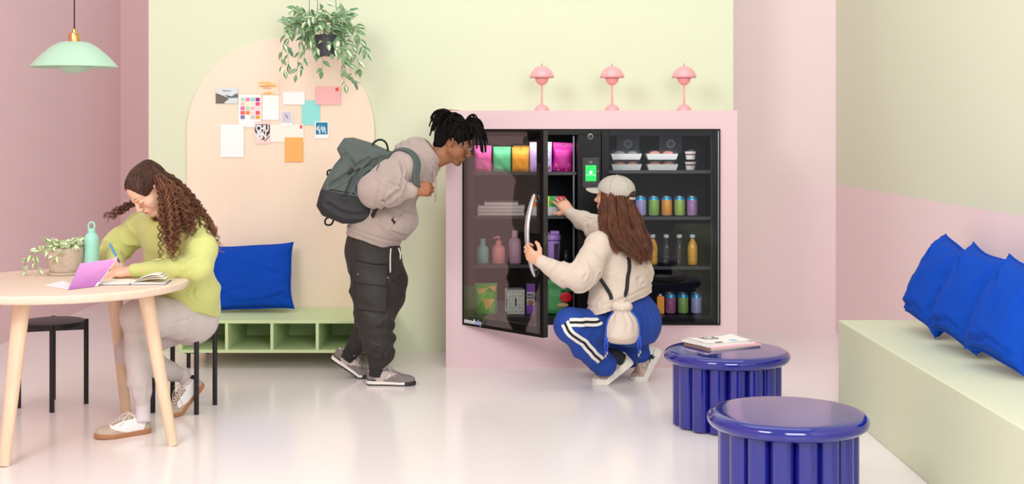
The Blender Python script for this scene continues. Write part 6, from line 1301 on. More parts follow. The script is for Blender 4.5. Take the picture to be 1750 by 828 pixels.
def leaf_me(L, W_, green, cream, style, seed, cup=.15, droop=.3):
    """blade with midrib fold, cupping, pointed tip and cream variegation; 8x6 quads, real thickness by solidify-free double side"""
    rs = random.Random(seed); nu, nv = 6, 9; vs, C = [], []
    for j in range(nv+1):
        v = j/nv; w = W_*(math.sin(PI*v**.78)**.85)*(1-.12*v)+.0002
        for i in range(nu+1):
            u = 2*i/nu-1; x = u*w; y = v*L; zz = abs(u)*w*cup*1.5-droop*L*v*v+.02*L*math.sin(9*v+seed)*abs(u); vs.append((x, y, zz))
            n = rs.random(); 
            if style == 0: k = 1 if abs(u) > .72+.2*(n-.5) else (.15*n)            # cream edges
            elif style == 1: k = 1 if abs(u-.15*math.sin(seed)) < .24+.1*(n-.5) else .1*n      # cream centre
            elif style == 2: k = 1 if (u*(1 if seed % 2 else -1) > .05+.5*(n-.5)) else .12*n    # half
            else: k = .2*n
            C.append(tuple(green[q]*(1-k)+cream[q]*k for q in range(3)))
    W1 = nu+1; fs = [(j*W1+i, j*W1+i+1, (j+1)*W1+i+1, (j+1)*W1+i) for j in range(nv) for i in range(nu)]
    N = len(vs); th = .0007; vs2 = [(a, b, c-th) for a, b, c in vs]; allv = vs+vs2; fs += [tuple(k+N for k in f[::-1]) for f in fs]
    rim = [i for i in range(W1)]+[j*W1+nu for j in range(1, nv+1)]+[nv*W1+i for i in range(nu-1, -1, -1)]+[j*W1 for j in range(nv-1, 0, -1)]
    for k in range(len(rim)): a, b = rim[k], rim[(k+1) % len(rim)]; fs.append((a, a+N, b+N, b))
    return npquad(allv, fs, C+C)
def npquad(vs, fs, C): 
    me = npmesh('leaf', np.array(vs), np.array(fs), np.array(C)); me.polygons.foreach_set('use_smooth', [True]*len(me.polygons)); return me
def leafset(dark, mid, cream, n=10, L=.05, W_=.018, styles=(0, 1, 2, 0, 1), seed=1):
    out = []; rs = random.Random(seed)
    for k in range(n):
        g = [dark[q]*(1-t)+mid[q]*t for t in [rs.random()] for q in range(3)]; me = leaf_me(L*rs.uniform(.85, 1.15), W_*rs.uniform(.85, 1.2), g, cream, styles[k % len(styles)], k, rs.uniform(.05, .3), rs.uniform(.1, .5)); me.materials.append(M_leaf); out.append(me)
    return out
def put_leaf(parent, me, p, d, up, s, off):
    o = bpy.data.objects.new('leaf', me); COL.objects.link(o); o.parent = parent; M = frame(Vector(p)-off, d, up) @ Matrix.Scale(s, 4); o.matrix_basis = M; return o
def plant(root, origin, leaves, shoots, seed, smin=.6, smax=1.1, stem_m=None, sr=.0016, step=.03, droopy=.0, alt=True):
    """shoots: lists of world points; leaves alternate along each shoot"""
    rs = random.Random(seed); off = Vector(origin)
    for sh in shoots:
        sp = spline(sh, 6); st = MB().tube(sp, [sr*(1-.4*i/len(sp)) for i in range(len(sp))], 6).obj('vine', stem_m, root, smooth='all'); ORG[st] = Vector((0, 0, 0))
        acc = step*.5; k = rs.randint(0, 1)
        for i in range(1, len(sp)):
            seg = (sp[i]-sp[i-1]); acc += seg.length
            if acc >= step:
                acc = 0; k += 1; t = seg.normalized(); side = t.cross(Vector((rs.uniform(-.4, .4), -1, rs.uniform(-.3, .6)))).normalized()*(1 if k % 2 else -1); d = (t*.55+side*.9+Vector((rs.uniform(-.3, .3), rs.uniform(-.7, .2), rs.uniform(-.35, .15)-droopy))).normalized(); up = Vector((rs.uniform(-.4, .4), -.8+rs.uniform(-.4, .4), .8))
                put_leaf(root, leaves[rs.randrange(len(leaves))], sp[i], d, up, rs.uniform(smin, smax)*(1-.35*i/len(sp)), off)
        put_leaf(root, leaves[rs.randrange(len(leaves))], sp[-1], (sp[-1]-sp[-2]).normalized(), Vector((.2, -1, .5)), .6*smax, off)
g1, g2, cr = lin('#5c8a3c'), lin('#8fae5f'), lin('#eef0cf'); LS = leafset(g1, g2, cr, 10, .042, .013, (0, 2, 1, 2, 0), 3); M_vine = mat('vine_brown', '#93825a', .7); rs = random.Random(9)
top = pc+V(0, 0, .118); sh = []
for k in range(34):
    a = k*2.4; rr = .015+.07*rs.random(); p0 = top+V(rr*.8*math.cos(a), rr*.8*math.sin(a), 0); e = V(math.cos(a)*.045*rs.uniform(.3, 1.2), math.sin(a)*.045*rs.uniform(.3, 1.1), rs.uniform(.012, .045)); sh.append([p0, p0+e*.5+V(0, 0, .01), p0+e])
plant(r, pc, LS, sh, 4, .62, 1.0, M_vine, .0012, .014)
w_ = pc.y
tr_ = [[P(88, 418, w_-.02), P(75, 416, w_-.05), P(62, 428, w_-.06), P(48, 440, w_-.06), P(42, 455, w_-.06), P(46, 470, w_-.07), P(56, 476, w_-.08)], [P(86, 422, w_-.04), P(68, 430, w_-.06), P(58, 440, w_-.08), P(60, 455, w_-.08), P(66, 462, w_-.08)], [P(100, 418, w_-.09), P(106, 428, w_-.115), P(99, 438, w_-.12), P(90, 440, w_-.12)]]
plant(r, pc, LS, tr_, 6, .75, 1.1, M_vine, .0017, .030)
# open notebook
o1 = on_t(222, 487.5); r = thing('open_notebook', 'open notebook with cream pages lying in front of the writing hands', 'notebook', tuple(o1)); Mn = frame(o1, V(-.10, 1, 0), V(0, 0, 1)); M_pg = pm('page_cream', '#efe7d6', .8); WN, HN = .155, .165
MB().b2(-WN-.004, WN+.004, 0, HN, 0, .0022).xf(Mn).obj('cover', mat('nb_floral', '#4d5577', .6, var=.5, vscale=80), r)
for s in (-1, 1):
    def f(u, v, s=s): x = u*WN; return V(s*x, .003+v*(HN-.006), .0025+.010*math.sin(min(1, u*3)*PI/2)*(1-.75*u))
    def f0(u, v, s=s): x = u*WN; return V(s*x, .003+v*(HN-.006), .0024)
    g = MB().grid(f, 14, 3).grid(f0, 14, 3).xf(Mn); 
    for vv in (0, 1):
        n0 = len(g.v); g.v += [tuple(Mn @ fn_(i/14, vv)) for fn_ in (f, f0) for i in range(15)]; g.f += [(n0+i, n0+i+1, n0+16+i, n0+15+i) for i in range(14)]; g.mi += [0]*14
    g.obj('pages', M_pg, r, smooth=True)
for lift, ex in ((.026, .92), (.018, 1.0), (.034, .84)):
    g = MB().grid(lambda u, v: V(u*WN*ex, .003+v*(HN-.006), .009*min(1, u*4)+lift*math.sin(u*PI*.62)**1.2+.002*math.sin(5*v)), 16, 4).xf(Mn); o = g.obj('turning_page', M_pg, r, smooth='all'); m_ = o.modifiers.new('s', 'SOLIDIFY'); m_.thickness = .0006
MB().cyl(Mn @ V(0, 0, .004), Mn @ V(0, .01, .004), .004, n=10).obj('ribbon_mark', pm('ribbon_blue', '#4678a8'), r)
# purple folder standing half open
o2 = on_t(118, 492); hinge_dir = V(.96, .28, 0); r = thing('purple_notebook', 'thin notebook with a purple gradient cover standing half open on the table', 'notebook', tuple(o2))
def purple():
    m = mat('purple_gradient', '#c77fc4', .35); nt = m.node_tree; N = nt.nodes; L = nt.links; tc = N.new('ShaderNodeTexCoord'); sp = N.new('ShaderNodeSeparateXYZ'); L.new(tc.outputs['Generated'], sp.inputs[0]); cr_ = N.new('ShaderNodeValToRGB'); cr_.color_ramp.elements[0].color = (*lin('#a763a8'), 1); cr_.color_ramp.elements[1].color = (*lin('#dc95cf'), 1); L.new(sp.outputs['Z'], cr_.inputs[0]); L.new(cr_.outputs[0], N['Principled BSDF'].inputs['Base Color']); return m
A_, B_ = P(116, 493, 5.74), P(166, 490.5, 5.86); A_.z = B_.z = ZT+.001; C_, D_ = P(201, 442, 6.02), P(137, 451, 5.90); tt = (B_-A_).cross(D_-A_).normalized()*.0012
MB().prism([A_, B_, C_, D_], tt).obj('standing_cover', purple(), r)
e1, e2 = C_.lerp(D_, .13), B_.lerp(A_, .09); MB().prism([B_-tt*.6, C_-tt*.6, e1-tt*.6, e2-tt*.6], -tt*.3 if tt.y > 0 else tt*2.2).obj('page_edge', pm('page_grey', '#dcd8e0'), r)
E_ = on_t(77, 488.5); F_ = on_t(108, 481); MB().prism([A_, E_, F_, A_.lerp(B_, .35)+V(0, .02, 0)], V(0, 0, .0025)).obj('flat_pages', pm('page_white', '#efedf0'), r)
# hanging plant
hc = P(552, 70, 8.05); kk = 8.05/FPX; r = thing('hanging_planter', 'bushy variegated plant in a black hanging pot above the pinboard', 'plant', tuple(hc)); M_hp = mat('planter_black', '#3b3b40', .5)
MB().lathe([(0, -18*kk), (15*kk, -18*kk), (16*kk, -17*kk), (19*kk, 14*kk), (20*kk, 15*kk), (20*kk, 18*kk), (18*kk, 18*kk), (17*kk, 12*kk), (0, 12*kk)], P(558, 78, 8.05), 48).obj('pot', M_hp, r, smooth=True)
for k, (x1, y1) in enumerate(((529, -6), (543, -6), (573, -6))): MB().tube([P((528, 542, 577)[k], 44, 8.05+(-.05, .07, -.02)[k]), P(x1, -10, 8.05), P(546, -260, 8.05)], .0018, 6).obj('hanging_wire', mat('wire_green', '#3d4a35', .6), r)
g1, g2, cr = lin('#2f6b4a'), lin('#6a9a5c'), lin('#eef0d8'); LS2 = leafset(g1, g2, cr, 14, .076, .0195, (1, 3, 0, 3, 1, 3, 2), 6); rs = random.Random(14); q8 = lambda x, y, d=8.05: P(x, y, d); sh = []
for k in range(40):
    a = k*2.4; x = 552+26*math.cos(a)*rs.random()**.5; p0 = q8(x, 52, 8.05+.08*math.sin(a)); e = V(math.cos(a)*rs.uniform(.04, .17), math.sin(a)*rs.uniform(.03, .12), rs.uniform(.0, .12)); sh.append([p0, p0+e*.5+V(0, 0, .04), p0+e+V(0, 0, .01)])
plant(r, hc, LS2, sh, 15, .8, 1.15, mat('vine_green', '#8a9464', .7), .0018, .034, .3)
tr_ = []
for (xs_, L_) in (([(530, 48), (505, 40), (490, 52), (484, 80), (481, 105), (486, 122)], 1), ([(532, 50), (508, 48), (495, 62), (492, 90), (493, 112)], 1), ([(545, 55), (530, 50), (522, 70), (520, 95), (516, 118)], 1), ([(548, 60), (538, 62), (548, 85), (552, 108), (550, 122)], 1), ([(540, 55), (524, 60), (512, 85), (508, 115), (506, 128)], 1),
                  ([(565, 52), (590, 40), (608, 52), (620, 78), (628, 92)], 1), ([(570, 55), (590, 55), (602, 80), (612, 105), (614, 118)], 1), ([(568, 58), (588, 66), (594, 95), (600, 125), (606, 140)], 1), ([(572, 60), (592, 75), (590, 110), (588, 135), (590, 146)], 1), ([(562, 60), (578, 72), (586, 100), (592, 128), (600, 136)], 1), ([(566, 50), (580, 28), (576, 14), (570, 10)], 1), ([(535, 45), (520, 30), (508, 22), (500, 18)], 1), ([(560, 48), (585, 34), (600, 44), (612, 62), (620, 84)], 1), ([(540, 52), (520, 46), (505, 58), (496, 44), (486, 38)], 1), ([(556, 60), (562, 80), (566, 92)], 1), ([(540, 58), (534, 76), (538, 92)], 1), ([(548, 52), (545, 70), (540, 84)], 1), ([(560, 50), (570, 66), (574, 84)], 1), ([(550, 50), (556, 62), (560, 76)], 1), ([(535, 50), (522, 58), (516, 72)], 1), ([(540, 48), (528, 52), (530, 70)], 1), ([(545, 45), (535, 26), (515, 20), (502, 15)], 1), ([(560, 46), (572, 36), (584, 30), (590, 28)], 1)):
    dd_ = rs.uniform(-.12, .02); tr_.append([q8(x, y, 8.05+dd_*min(1, i/2)) for i, (x, y) in enumerate(xs_)])
plant(r, hc, LS2, tr_, 18, .8, 1.1, mat('vine_green', '#8a9464', .7), .0018, .040, .35)
# ================================================================ CROUCHING WOMAN
def build_crouch():
    root = thing('person', 'crouching person in a cream jumper, grey cap and blue striped trousers reaching into the fridge', 'person', (.65, 7.45, 0))
    skin = A3(lin('#dba88c')); q = lambda x, y, d=7.45: tuple(P(x, y, d)); z = V(0, 0, 1); h = V(-.88, .47, 0).normalized(); th = math.radians(-3)
    MH = frame(P(1049, 335, 7.45), h*math.cos(th)-z*math.sin(th), h*math.sin(th)+z*math.cos(th))
    hv = head_mesh(MH, [P(1052, 372, 7.46), P(1054, 402, 7.47)], skin, lin('#b8695f'), lin('#4a2f22'), fem=True, closed=False, nr=.046)
    # left hand round the silver handle
    hp_ = P(908, 432, 7.36); fdir = V(-.62, .30, .55); hl = hand_mesh(frame(P(924, 449, 7.275), V(-.78, .35, .52), V(-.45, -.85, -.15)), 1, [(.55, 1.1, .8), (.65, 1.2, .8), (.75, 1.2, .8), (.85, 1.2, .8)], [(.75, .55, -.4), (.35, .85, -.45), (.0, .9, -.5)], skin)
    # right hand reaching for the markers
    hr_ = hand_mesh(frame(P(974, 363, 7.92), V(-.52, .62, .60), V(-.30, -.72, .55)), -1, [(.15, .35, .2), (.25, .35, .2), (.35, .45, .25), (.5, .5, .3)], [(.8, .6, -.25), (.6, .8, -.3), (.5, .85, -.3)], skin, spread=(.16, .03, -.10, -.22))
    hip = q(1080, 540, 7.5)
    b = hidden_body([([hip, q(1066, 470), q(1056, 420), q(1054, 400, 7.46)], [.11, .09, .09, .04]), ([q(1024, 418, 7.33), q(990, 478, 7.2), q(928, 448, 7.29)], [.045, .036, .022]), ([q(1072, 414, 7.6), q(1018, 390, 7.8), q(978, 366, 7.9)], [.045, .034, .020]),
                     ([hip, q(978, 556, 7.23), q(1024, 606, 7.36), q(1036, 616, 7.38)], [.08, .05, .035, .028]), ([hip, q(1010, 590, 7.68), q(1085, 604, 7.6)], [.08, .05, .028])], skin)
    V_, F, C = join([hv, hl, hr_, b]); link('body', npmesh('body', V_, F, C), M_skin, root, smooth='all'); eye_parts(MH, root, '#4a3020')
    # jumper
    M_j = mat('cream_fleece', '#cfbfb0', .9, bump=.3, bscale=700, var=.03, vscale=9, sheen=.2); wl = (.66, .75, 0)
    fl = Field((.05, 6.95, .40), (1.02, 8.05, 1.02), .0065)
    fl.chain([q(1060, 525, 7.42), q(1062, 505, 7.43), q(1064, 465, 7.45), q(1058, 430, 7.45), q(1054, 408, 7.46)], [.158, .163, .158, .140, .095], .03, w=wl, sc=1.18)
    fl.seg(q(1060, 485, 7.40), q(1043, 535, 7.31), .115, .122, .06)
    fl.chain([q(1024, 420, 7.33), q(1054, 408, 7.45), q(1078, 414, 7.58)], [.080, .082, .08], .04)
    fl.chain([q(1022, 424, 7.32), q(1004, 455, 7.25), q(990, 474, 7.21)], [.082, .080, .078], .03); fl.chain([q(990, 474, 7.21), q(962, 470, 7.22), q(938, 456, 7.26)], [.078, .066, .046], .02); fl.seg(q(938, 456, 7.26), q(926, 449, 7.275), .037, .037, .008)
    fl.chain([q(1074, 412, 7.6), q(1045, 402, 7.72), q(1018, 390, 7.80)], [.080, .070, .068], .03); fl.chain([q(1018, 390, 7.80), q(996, 377, 7.85), q(985, 370, 7.88)], [.068, .056, .044], .02); fl.seg(q(985, 370, 7.88), q(976, 365, 7.91), .037, .036, .008)
    pA, pB = P(1007, 537, 7.4), P(1117, 501, 7.45); d_ = (pB-pA); n_ = V(d_.z, 0, -d_.x); n_ = n_ if n_.z < 0 else -n_; fl.plane(tuple(pA), tuple(n_), .008)
    fl.seg(P(1054, 408, 7.46), P(1053, 385, 7.46), .055, .06, .008, sub=True)
    c = Cloth(fl, 2); nn = A3(n_.normalized()); dist = -((c.V-A3(pA))@nn); tor = segdist(c.V, q(1060, 530, 7.42), q(1058, 440, 7.45))[0] < .26
    c.disp(-.009*np.exp(-((dist-.055)/.007)**2)*tor*(dist > 0)); c.disp(-.010*np.clip((.055-dist)/.03, 0, 1)*tor*(dist < .07))
    c.noise(20, .006, 61); c.noise(46, .004, 62); c.folds(q(1022, 424, 7.32), q(990, 474, 7.21), .12, 2.2, .006, 63); c.folds(q(990, 474, 7.21), q(930, 451, 7.27), .11, 3.6, .008, 64, hi=.95); c.folds(q(1074, 412, 7.6), q(980, 368, 7.9), .11, 4.5, .007, 65, hi=.95); c.folds(q(1060, 520, 7.42), q(1058, 430, 7.45), .24, 2.6, .008, 66, slant=1.4, lo=.15)
    for pts, w_, dd in (([q(1000, 440, 7.15), q(1005, 460, 7.13), q(998, 478, 7.12)], .009, .012), ([q(1022, 468, 7.2), q(1010, 490, 7.2), q(990, 500, 7.2)], .010, .016), ([q(1024, 480, 7.22), q(1020, 500, 7.22), q(1014, 520, 7.22)], .008, .012), ([q(1032, 492, 7.22), q(1028, 510, 7.22), q(1026, 524, 7.22)], .007, .009), ([q(960, 455, 7.12), q(965, 466, 7.12), q(960, 480, 7.14)], .007, .011), ([q(978, 452, 7.1), q(980, 466, 7.1), q(985, 480, 7.1)], .007, .010), ([q(944, 452, 7.15), q(942, 462, 7.15), q(936, 470, 7.17)], .006, .008), ([q(1116, 462, 7.35), q(1098, 474, 7.3), q(1080, 480, 7.3)], .010, .010), ([q(1116, 478, 7.35), q(1098, 486, 7.3)], .008, .008), ([q(1046, 428, 7.2), q(1040, 460, 7.2), q(1046, 492, 7.2)], .014, .007), ([q(1098, 430, 7.3), q(1080, 462, 7.25), q(1056, 488, 7.2)], .014, .007), ([q(1064, 450, 7.2), q(1062, 480, 7.2), q(1070, 505, 7.2)], .013, .006), ([q(1010, 384, 7.75), q(1002, 392, 7.75), q(1012, 402, 7.75)], .007, .012), ([q(1018, 378, 7.75), q(1000, 372, 7.78)], .006, .010)): c.crease(pts, w_, dd)
    link('jumper', c.mesh('jumper'), M_j, root, smooth='all'); bj = bvh_of(c.V, c.F)
    # trousers
    M_t = mat('royal_blue_track', '#153f96', .7, bump=.2, bscale=500, var=.04)
    fl = Field((.15, 6.95, .0), (1.0, 8.0, .72), .0065)
    fl.ell(q(1080, 545, 7.48), (.165, .17, .155), .04); fl.ell(q(1066, 525, 7.44), (.14, .15, .11), .04); fl.ell(q(1094, 560, 7.44), (.115, .13, .115), .04)
    fl.chain([q(1072, 558, 7.40), q(1020, 558, 7.32), q(977, 556, 7.24)], [.112, .094, .092], .02); fl.chain([q(977, 557, 7.22), q(1000, 588, 7.30), q(1016, 605, 7.34)], [.092, .082, .076], .03); fl.seg(q(1016, 605, 7.34), q(1040, 630, 7.41), .076, .076, .01)
    fl.chain([q(1080, 565, 7.58), q(1030, 590, 7.66), q(1015, 600, 7.68)], [.12, .09, .085], .02); fl.chain([q(1015, 600, 7.68), q(1070, 604, 7.63), q(1096, 606, 7.58)], [.085, .080, .062], .03)
    h0, h1 = P(1014, 641, 7.3), P(1072, 618, 7.3); dn = h1-h0; nm_ = V(-dn.z, 0, dn.x); nm_ = -nm_ if nm_.z > 0 else nm_
    fl.plane(tuple(h0), tuple(nm_), .003) if False else None
    fl.seg(q(1022, 671, 7.42), q(1100, 607, 7.42), .085, .085, .004, sub=True)
    fl.plane((0, 0, .055), (0, 0, -1), .004)
    c = Cloth(fl, 2); c.noise(18, .006, 71); c.noise(44, .0035, 72); c.folds(q(1072, 555, 7.38), q(977, 556, 7.22), .16, 2.5, .006, 73, slant=1.3); c.folds(q(977, 557, 7.22), q(1040, 628, 7.4), .14, 2.8, .007, 74, slant=1.2)
    for pts, w_, dd in (([q(962, 555, 7.1), q(990, 572, 7.1), q(1020, 585, 7.15), q(1060, 592, 7.2)], .009, .020), ([q(1000, 540, 7.1), q(1030, 548, 7.12), q(1060, 560, 7.2)], .009, .010), ([q(1000, 566, 7.12), q(1030, 575, 7.15), q(1080, 582, 7.25)], .008, .012), ([q(1094, 520, 7.3), q(1100, 555, 7.3), q(1096, 590, 7.3)], .010, .008), ([q(1112, 520, 7.35), q(1116, 550, 7.35), q(1108, 580, 7.35)], .008, .006), ([q(1020, 600, 7.2), q(1050, 604, 7.22), q(1080, 600, 7.3)], .009, .012)): c.crease(pts, w_, dd)
    link('trousers', c.mesh('trousers'), M_t, root, smooth='all'); bt = bvh_of(c.V, c.F); M_w = mat('stripe_white', '#e7e3dd', .75); M_k = mat('stripe_black', '#1a1a1d', .75)
    for path in ([q(1046, 531, 7.1), q(1038, 544, 7.1), q(1010, 550, 7.1), q(985, 550, 7.1), q(972, 549, 7.08)], [q(954, 546, 7.0), q(960, 562, 7.0), q(978, 582, 7.08), q(1000, 597, 7.1), q(1016, 608, 7.15), q(1032, 624, 7.15), q(1040, 632, 7.2)]):
        sw_ = ribbon(bt, path, .048, .0015, .003, cols=7, n=10, sm=6).obj('side_stripe', M_w, root, smooth='all'); ribbon(bt, path, .0135, .0015, .005, cols=3, n=10, sm=6).obj('stripe_centre', M_k, sw_, smooth='all')
    # shoes
    pk, cr_ = A3(lin('#c3ab9c')), A3(lin('#e4ded3'))
    def upc(V_, k):
        x, y, zz = V_[:, 0], V_[:, 1]/k, V_[:, 2]; C = np.tile(pk, (len(V_), 1)); m = (y < .05+.5*(zz-.05)); C[m] = cr_; m = (np.abs(y-.062-.5*(zz-.06)) < .006)&(zz > .045); C[m] = A3(lin('#1b1a1c')); d = np.hypot(y-.125, (zz-.055)*1.2); C[(np.abs(d-.018) < .003)] = A3(lin('#8f8590')); C[(y > .235)] = A3(lin('#b49e90')); return C*(1+snoise(V_, 260, 3)*.07)[:, None]
    M_up = mat('mesh_taupe', '#c3ab9c', .85, attr=True, bump=.4, bscale=400); M_s2 = mat('chunky_sole', '#e2ddd3', .5, bump=.1, bscale=60); M_lc = mat('lace_taupe', '#8a7a72', .8)
    ball = P(1038, 655, 7.44); ball.z = .003; fw = V(-.80, -.04, -.60).normalized(); shoe(shoe_empty(root), frame(ball-fw*.70*.265, fw, V(-.6, 0, .8)), .265, .60, .040, M_s2, M_up, upc, M_lc, 1, 1.0, chunky=True)
    ball = P(1103, 650, 7.56); ball.z = .003; fw = V(-.50, -.10, -.86).normalized(); shoe(shoe_empty(root), frame(ball-fw*.70*.265, fw, V(-.86, -.1, .5)), .265, .85, .040, M_s2, M_up, upc, M_lc, 1, 1.0, chunky=True)
    MB().tube(spline([q(1040, 606, 7.39), q(1050, 608, 7.42), q(1064, 616, 7.43)], 4), .036, 20).obj('sock', mat('sock_dark', '#22232a', .9), root, smooth='all'); MB().tube(spline([q(1100, 610, 7.585), q(1112, 612, 7.57), q(1118, 616, 7.56)], 4), .04, 20).obj('sock', mat('sock_dark', '#22232a', .9), root, smooth='all')
    # cap
    M_c = mat('cap_stone', '#b5aea3', .85, bump=.3, bscale=600); f = Field((-.12, -.14, -.07), (.12, .20, .16), .003)
    f.ell((0, -.014, .034), (.090, .110, .083), .01); f.plane((0, .09, .036), (0, .28, -1), .004); f.ell((0, -.018, .024), (.081, .101, .074), .004, sub=True); f.ell((0, -.120, .012), (.034, .04, .022), .006, sub=True)
    V_, F = f.net(); V_ = relax(V_, F, 1); cp = link('cap', npmesh('cap', xfv(V_, MH), F), M_c, root, smooth='all')
    f = Field((-.10, .03, -.02), (.10, .20, .09), .0028)
    def br(X, Y, Z):
        zc = .040-.10*(Y-.07)-5.0*X*X; e = np.sqrt((X/.076)**2+(np.maximum(Y-.06, 0)/.112)**2)-1; return np.maximum(np.maximum(np.abs(Z-zc)-.0028, e*.07), .062-Y+0*X-.9*X*X*0)
    f.fn(br, (-.10, .03, -.02), (.10, .20, .09), .003); V_, F = f.net(); V_ = relax(V_, F, 3); link('brim', npmesh('brim', xfv(V_, MH), F), M_c, cp, smooth='all')
    for k in range(6):
        a = PI/6+k*PI/3; pts = []
        for t in np.linspace(.12, 1.45, 12): pts.append(MH @ V(.0915*math.sin(t)*math.sin(a), -.014+.1115*math.sin(t)*math.cos(a), .034+.0845*math.cos(t)))
        pts = [p for p in pts if (MH.inverted() @ p).z > .012+.28*((MH.inverted() @ p).y)]
        if len(pts) > 3: MB().tube(pts, .0012, 5).obj('panel_seam', mat('cap_seam', '#a69f93', .85), cp, smooth='all')
    MB().sphere(MH @ V(0, -.014, .118), .006, sc=(1, 1, .6)).obj('cap_button', M_c, cp, smooth='all')
    for s in (-1, 1): MB().tube([MH @ V(s*.062+.0035*math.cos(t), .03+.0035*math.sin(t)*.9, .094) for t in np.linspace(0, 2*PI, 12)[:-1]], .0011, 5, closed=True).obj('eyelet', mat('cap_seam', '#a69f93', .85), cp, smooth='all')
    ribbon(None, [MH @ V(.04, -.113, -.004), MH @ V(0, -.128, -.006), MH @ V(-.04, -.113, -.004)], .014, .002, 0, snap=False, flat=tuple(MH.to_3x3() @ V(0, -1, 0))).obj('back_strap', M_c, cp, smooth='all')
    # hair
    M_hr = mat('chestnut_hair', '#74442b', .38, var=.35, vscale=22, bump=.4, bscale=200, spec=.6); M_hd = mat('chestnut_deep', '#4a2a1b', .5, var=.3, vscale=40, stretch=(1, 1, .1), bump=.5, bscale=150)
    fl = Field((.35, 7.05, .70), (.98, 7.75, 1.22), .006)
    fl.ell(tuple(MH @ V(0, -.03, .01)), (.086, .084, .075), .01); fl.chain([q(1058, 350, 7.46), q(1064, 385, 7.40), q(1078, 410, 7.345), q(1090, 432, 7.325)], [.072, .070, .058, .030], .03, w=(.75, .3, 0), sc=1.1)
    fl.ell(tuple(MH @ V(0, .085, -.03)), (.10, .072, .11), .012, sub=True)
    V_, F = fl.net(); V_ = relax(V_, F, 2); N = vnormals(V_, F); ang_ = np.arctan2(V_[:, 1]-7.45, V_[:, 0]-P(1060, 0, 7.45).x); V_ = V_+N*(.0020*np.sin(ang_*26+V_[:, 2]*18+2*snoise(V_, 14, 3))+.003*snoise(V_, 60, 9))[:, None]
    hr = link('hair', npmesh('hair', V_, F), M_hd, root, smooth='all')
    R_ = lambda pts, d: [P(x, y, dd) for (x, y), dd in zip(pts, d)]
    G = [(R_([(1036, 338), (1034, 370), (1034, 392), (1046, 415), (1058, 430)], (7.385, 7.36, 7.33, 7.28, 7.25)), [.012, .018, .024, .022, .012], .8), (R_([(1046, 335), (1046, 370), (1052, 400), (1072, 425), (1082, 440)], (7.37, 7.33, 7.29, 7.26, 7.24)), [.015, .022, .03, .026, .014], 1.1),
         (R_([(1060, 338), (1066, 375), (1074, 405), (1090, 430), (1096, 449)], (7.36, 7.32, 7.28, 7.25, 7.24)), [.018, .026, .03, .028, .015], 1.2), (R_([(1072, 342), (1084, 378), (1094, 410), (1104, 432), (1106, 448)], (7.38, 7.34, 7.31, 7.28, 7.27)), [.018, .024, .026, .024, .014], 1.1),
         (R_([(1078, 345), (1090, 375), (1102, 405), (1109, 425), (1108, 440)], (7.42, 7.4, 7.38, 7.35, 7.33)), [.012, .02, .022, .018, .01], .8), (R_([(1030, 340), (1028, 360), (1030, 385), (1034, 405)], (7.40, 7.385, 7.35, 7.31)), [.006, .010, .014, .012], .5)]
    G = [([gp[0]+V(.0, .03, .045)]+list(gp), [sp[0]*.8]+list(sp), w_) for gp, sp, w_ in G]
    strands('hair_strands', G, 72, .00095, M_hr, hr, amp=.008, wl=.26, seed=31, pts=32, per=7, clump=.0035, jit=.016, flat=.8, sides=3)
    e = MH @ V(-.072, -.008, -.052); e = MH @ V(-.079, .0, -.047)
    MB().tube([e+MH.to_3x3() @ V(0, .009*math.cos(t), .009*math.sin(t)) for t in np.linspace(0, 2*PI, 17)[:-1]], .0011, 6, closed=True).obj('earring', mat('earring_silver', '#d9d4c8', .2, metal=.8), root, smooth='all')
    return bj, bt
BJ, BT = build_crouch()
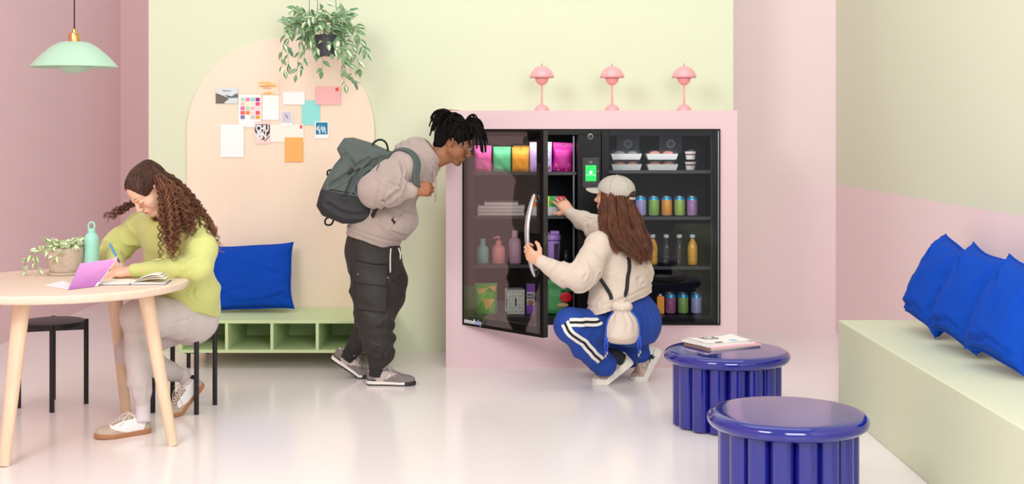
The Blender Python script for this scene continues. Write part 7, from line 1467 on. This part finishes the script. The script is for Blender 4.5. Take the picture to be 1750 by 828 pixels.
def build_bag():
    root = thing('drawstring_bag', 'small cream drawstring bag hanging from black straps on the cream jumper', 'bag', tuple(P(1063, 558, 7.1))); q = lambda x, y, d=7.10: P(x, y, d); k = 7.1/FPX
    D0 = 7.13; M_b = mat('cream_canvas', '#d2c3b4', .85, bump=.35, bscale=500, var=.03); zc = lambda y: CAMZ-(y-PY0)*D0/FPX; f = Field((.44, 6.98, .24), (.74, 7.28, .56), .0035); X = (1063-875)*D0/FPX; kk = D0/FPX
    f.chain([(X, D0, zc(533)), (X+.002, D0, zc(545)), (X+.002, D0, zc(560)), (X, D0, zc(571))], [.020, 19*kk, 26.5*kk, 27*kk], .02, w=(0, 1, 0), sc=.72)
    f.plane((X, D0, zc(587)), (-.05, -.25, -1), .02); f.ell((X, D0-.0, zc(573)), (27.5*kk, 20*kk, 15*kk), .02)
    for i in range(9):
        a = 2*PI*i/9; f.ell((X+.034*math.cos(a), D0+.022*math.sin(a), zc(525+1.5*math.sin(a*3))), (.024, .019, .026), .006)
    c = Cloth(f, 1); a = np.arctan2((c.V[:, 1]-D0)/.8, c.V[:, 0]-X); t = np.clip((c.V[:, 2]-zc(572))/(zc(533)-zc(572)), 0, 1)*np.clip((zc(528)-c.V[:, 2])/.012, 0, 1)
    c.disp(.0055*np.sin(a*11+.8*np.sin(c.V[:, 2]*60))*t); c.noise(50, .002, 5); c.disp(-.006*np.exp(-((c.V[:, 2]-zc(532))/.006)**2))
    link('pouch', c.mesh('pouch'), M_b, root, smooth='all')
    bb = bvh_of(c.V, c.F); ribbon(bb, [V(X-.07, D0-.06, zc(577)), V(X-.02, D0-.09, zc(582)), V(X+.03, D0-.09, zc(582)), V(X+.07, D0-.05, zc(574))], .003, .001, .0005).obj('base_seam', mat('canvas_seam', '#c4b29f', .85), root, smooth='all')
    M_bl = mat('cord_blue', '#2450c4', .6); M_ws = mat('strap_black', '#1e1d1f', .7, bump=.2, bscale=500)
    ribbon(BJ, [q(1030, 476, 7.2), q(1035, 488, 7.2), q(1042, 502, 7.2), q(1046, 512, 7.18)], .021, .0025, .002, sm=5).obj('strap', M_ws, root, smooth='all'); ribbon(BJ, [q(1087, 432, 7.2), q(1086, 447, 7.2), q(1082, 466, 7.2), q(1076, 490, 7.2), q(1073, 508, 7.18)], .021, .0025, .002, sm=5).obj('strap', M_ws, root, smooth='all')
    M_ch = mat('chain_silver', '#d0cfcf', .2, metal=.9)
    for (x0_, y0_), (x1_, y1_) in (((1047, 512), (1052, 527)), ((1072, 508), (1068, 525))):
        for j in range(4):
            t = (j+.5)/4; p = P(x0_+(x1_-x0_)*t, y0_+(y1_-y0_)*t, 7.15-.03*t); MB().tube([p+V(.005*math.cos(a)*(1 if j % 2 else .5), .003*math.cos(a), .0085*math.sin(a)) for a in np.linspace(0, 2*PI, 13)[:-1]], .0014, 5, closed=True).obj('chain_link', M_ch, root, smooth='all')
    for s, pts in ((-1, [q(1049, 533, 7.09), q(1040, 545, 7.06), q(1036, 560, 7.06), q(1036, 580, 7.06)]), (1, [q(1078, 532, 7.09), q(1089, 545, 7.06), q(1093, 560, 7.06), q(1093, 578, 7.06)])):
        MB().tube(spline(pts, 6), .0042, 8).obj('drawcord', M_bl, root, smooth='all'); kn = pts[-1]; MB().sphere(kn, .010, sc=(1.1, 1, .9)).obj('cord_knot', M_bl, root, smooth='all')
        for j in (-1, 1):
            e = kn+V(.004*j-.002*s*0, -.002, -.075+.008*j); MB().tube([kn, kn+V(.008*j, -.003, -.03), e], .0042, 8).obj('cord_tail', M_bl, root, smooth='all'); MB().cyl(e, e+V(0, 0, -.016), .0052, n=12).obj('cord_tip', M_ch, root, smooth=True)
build_bag()
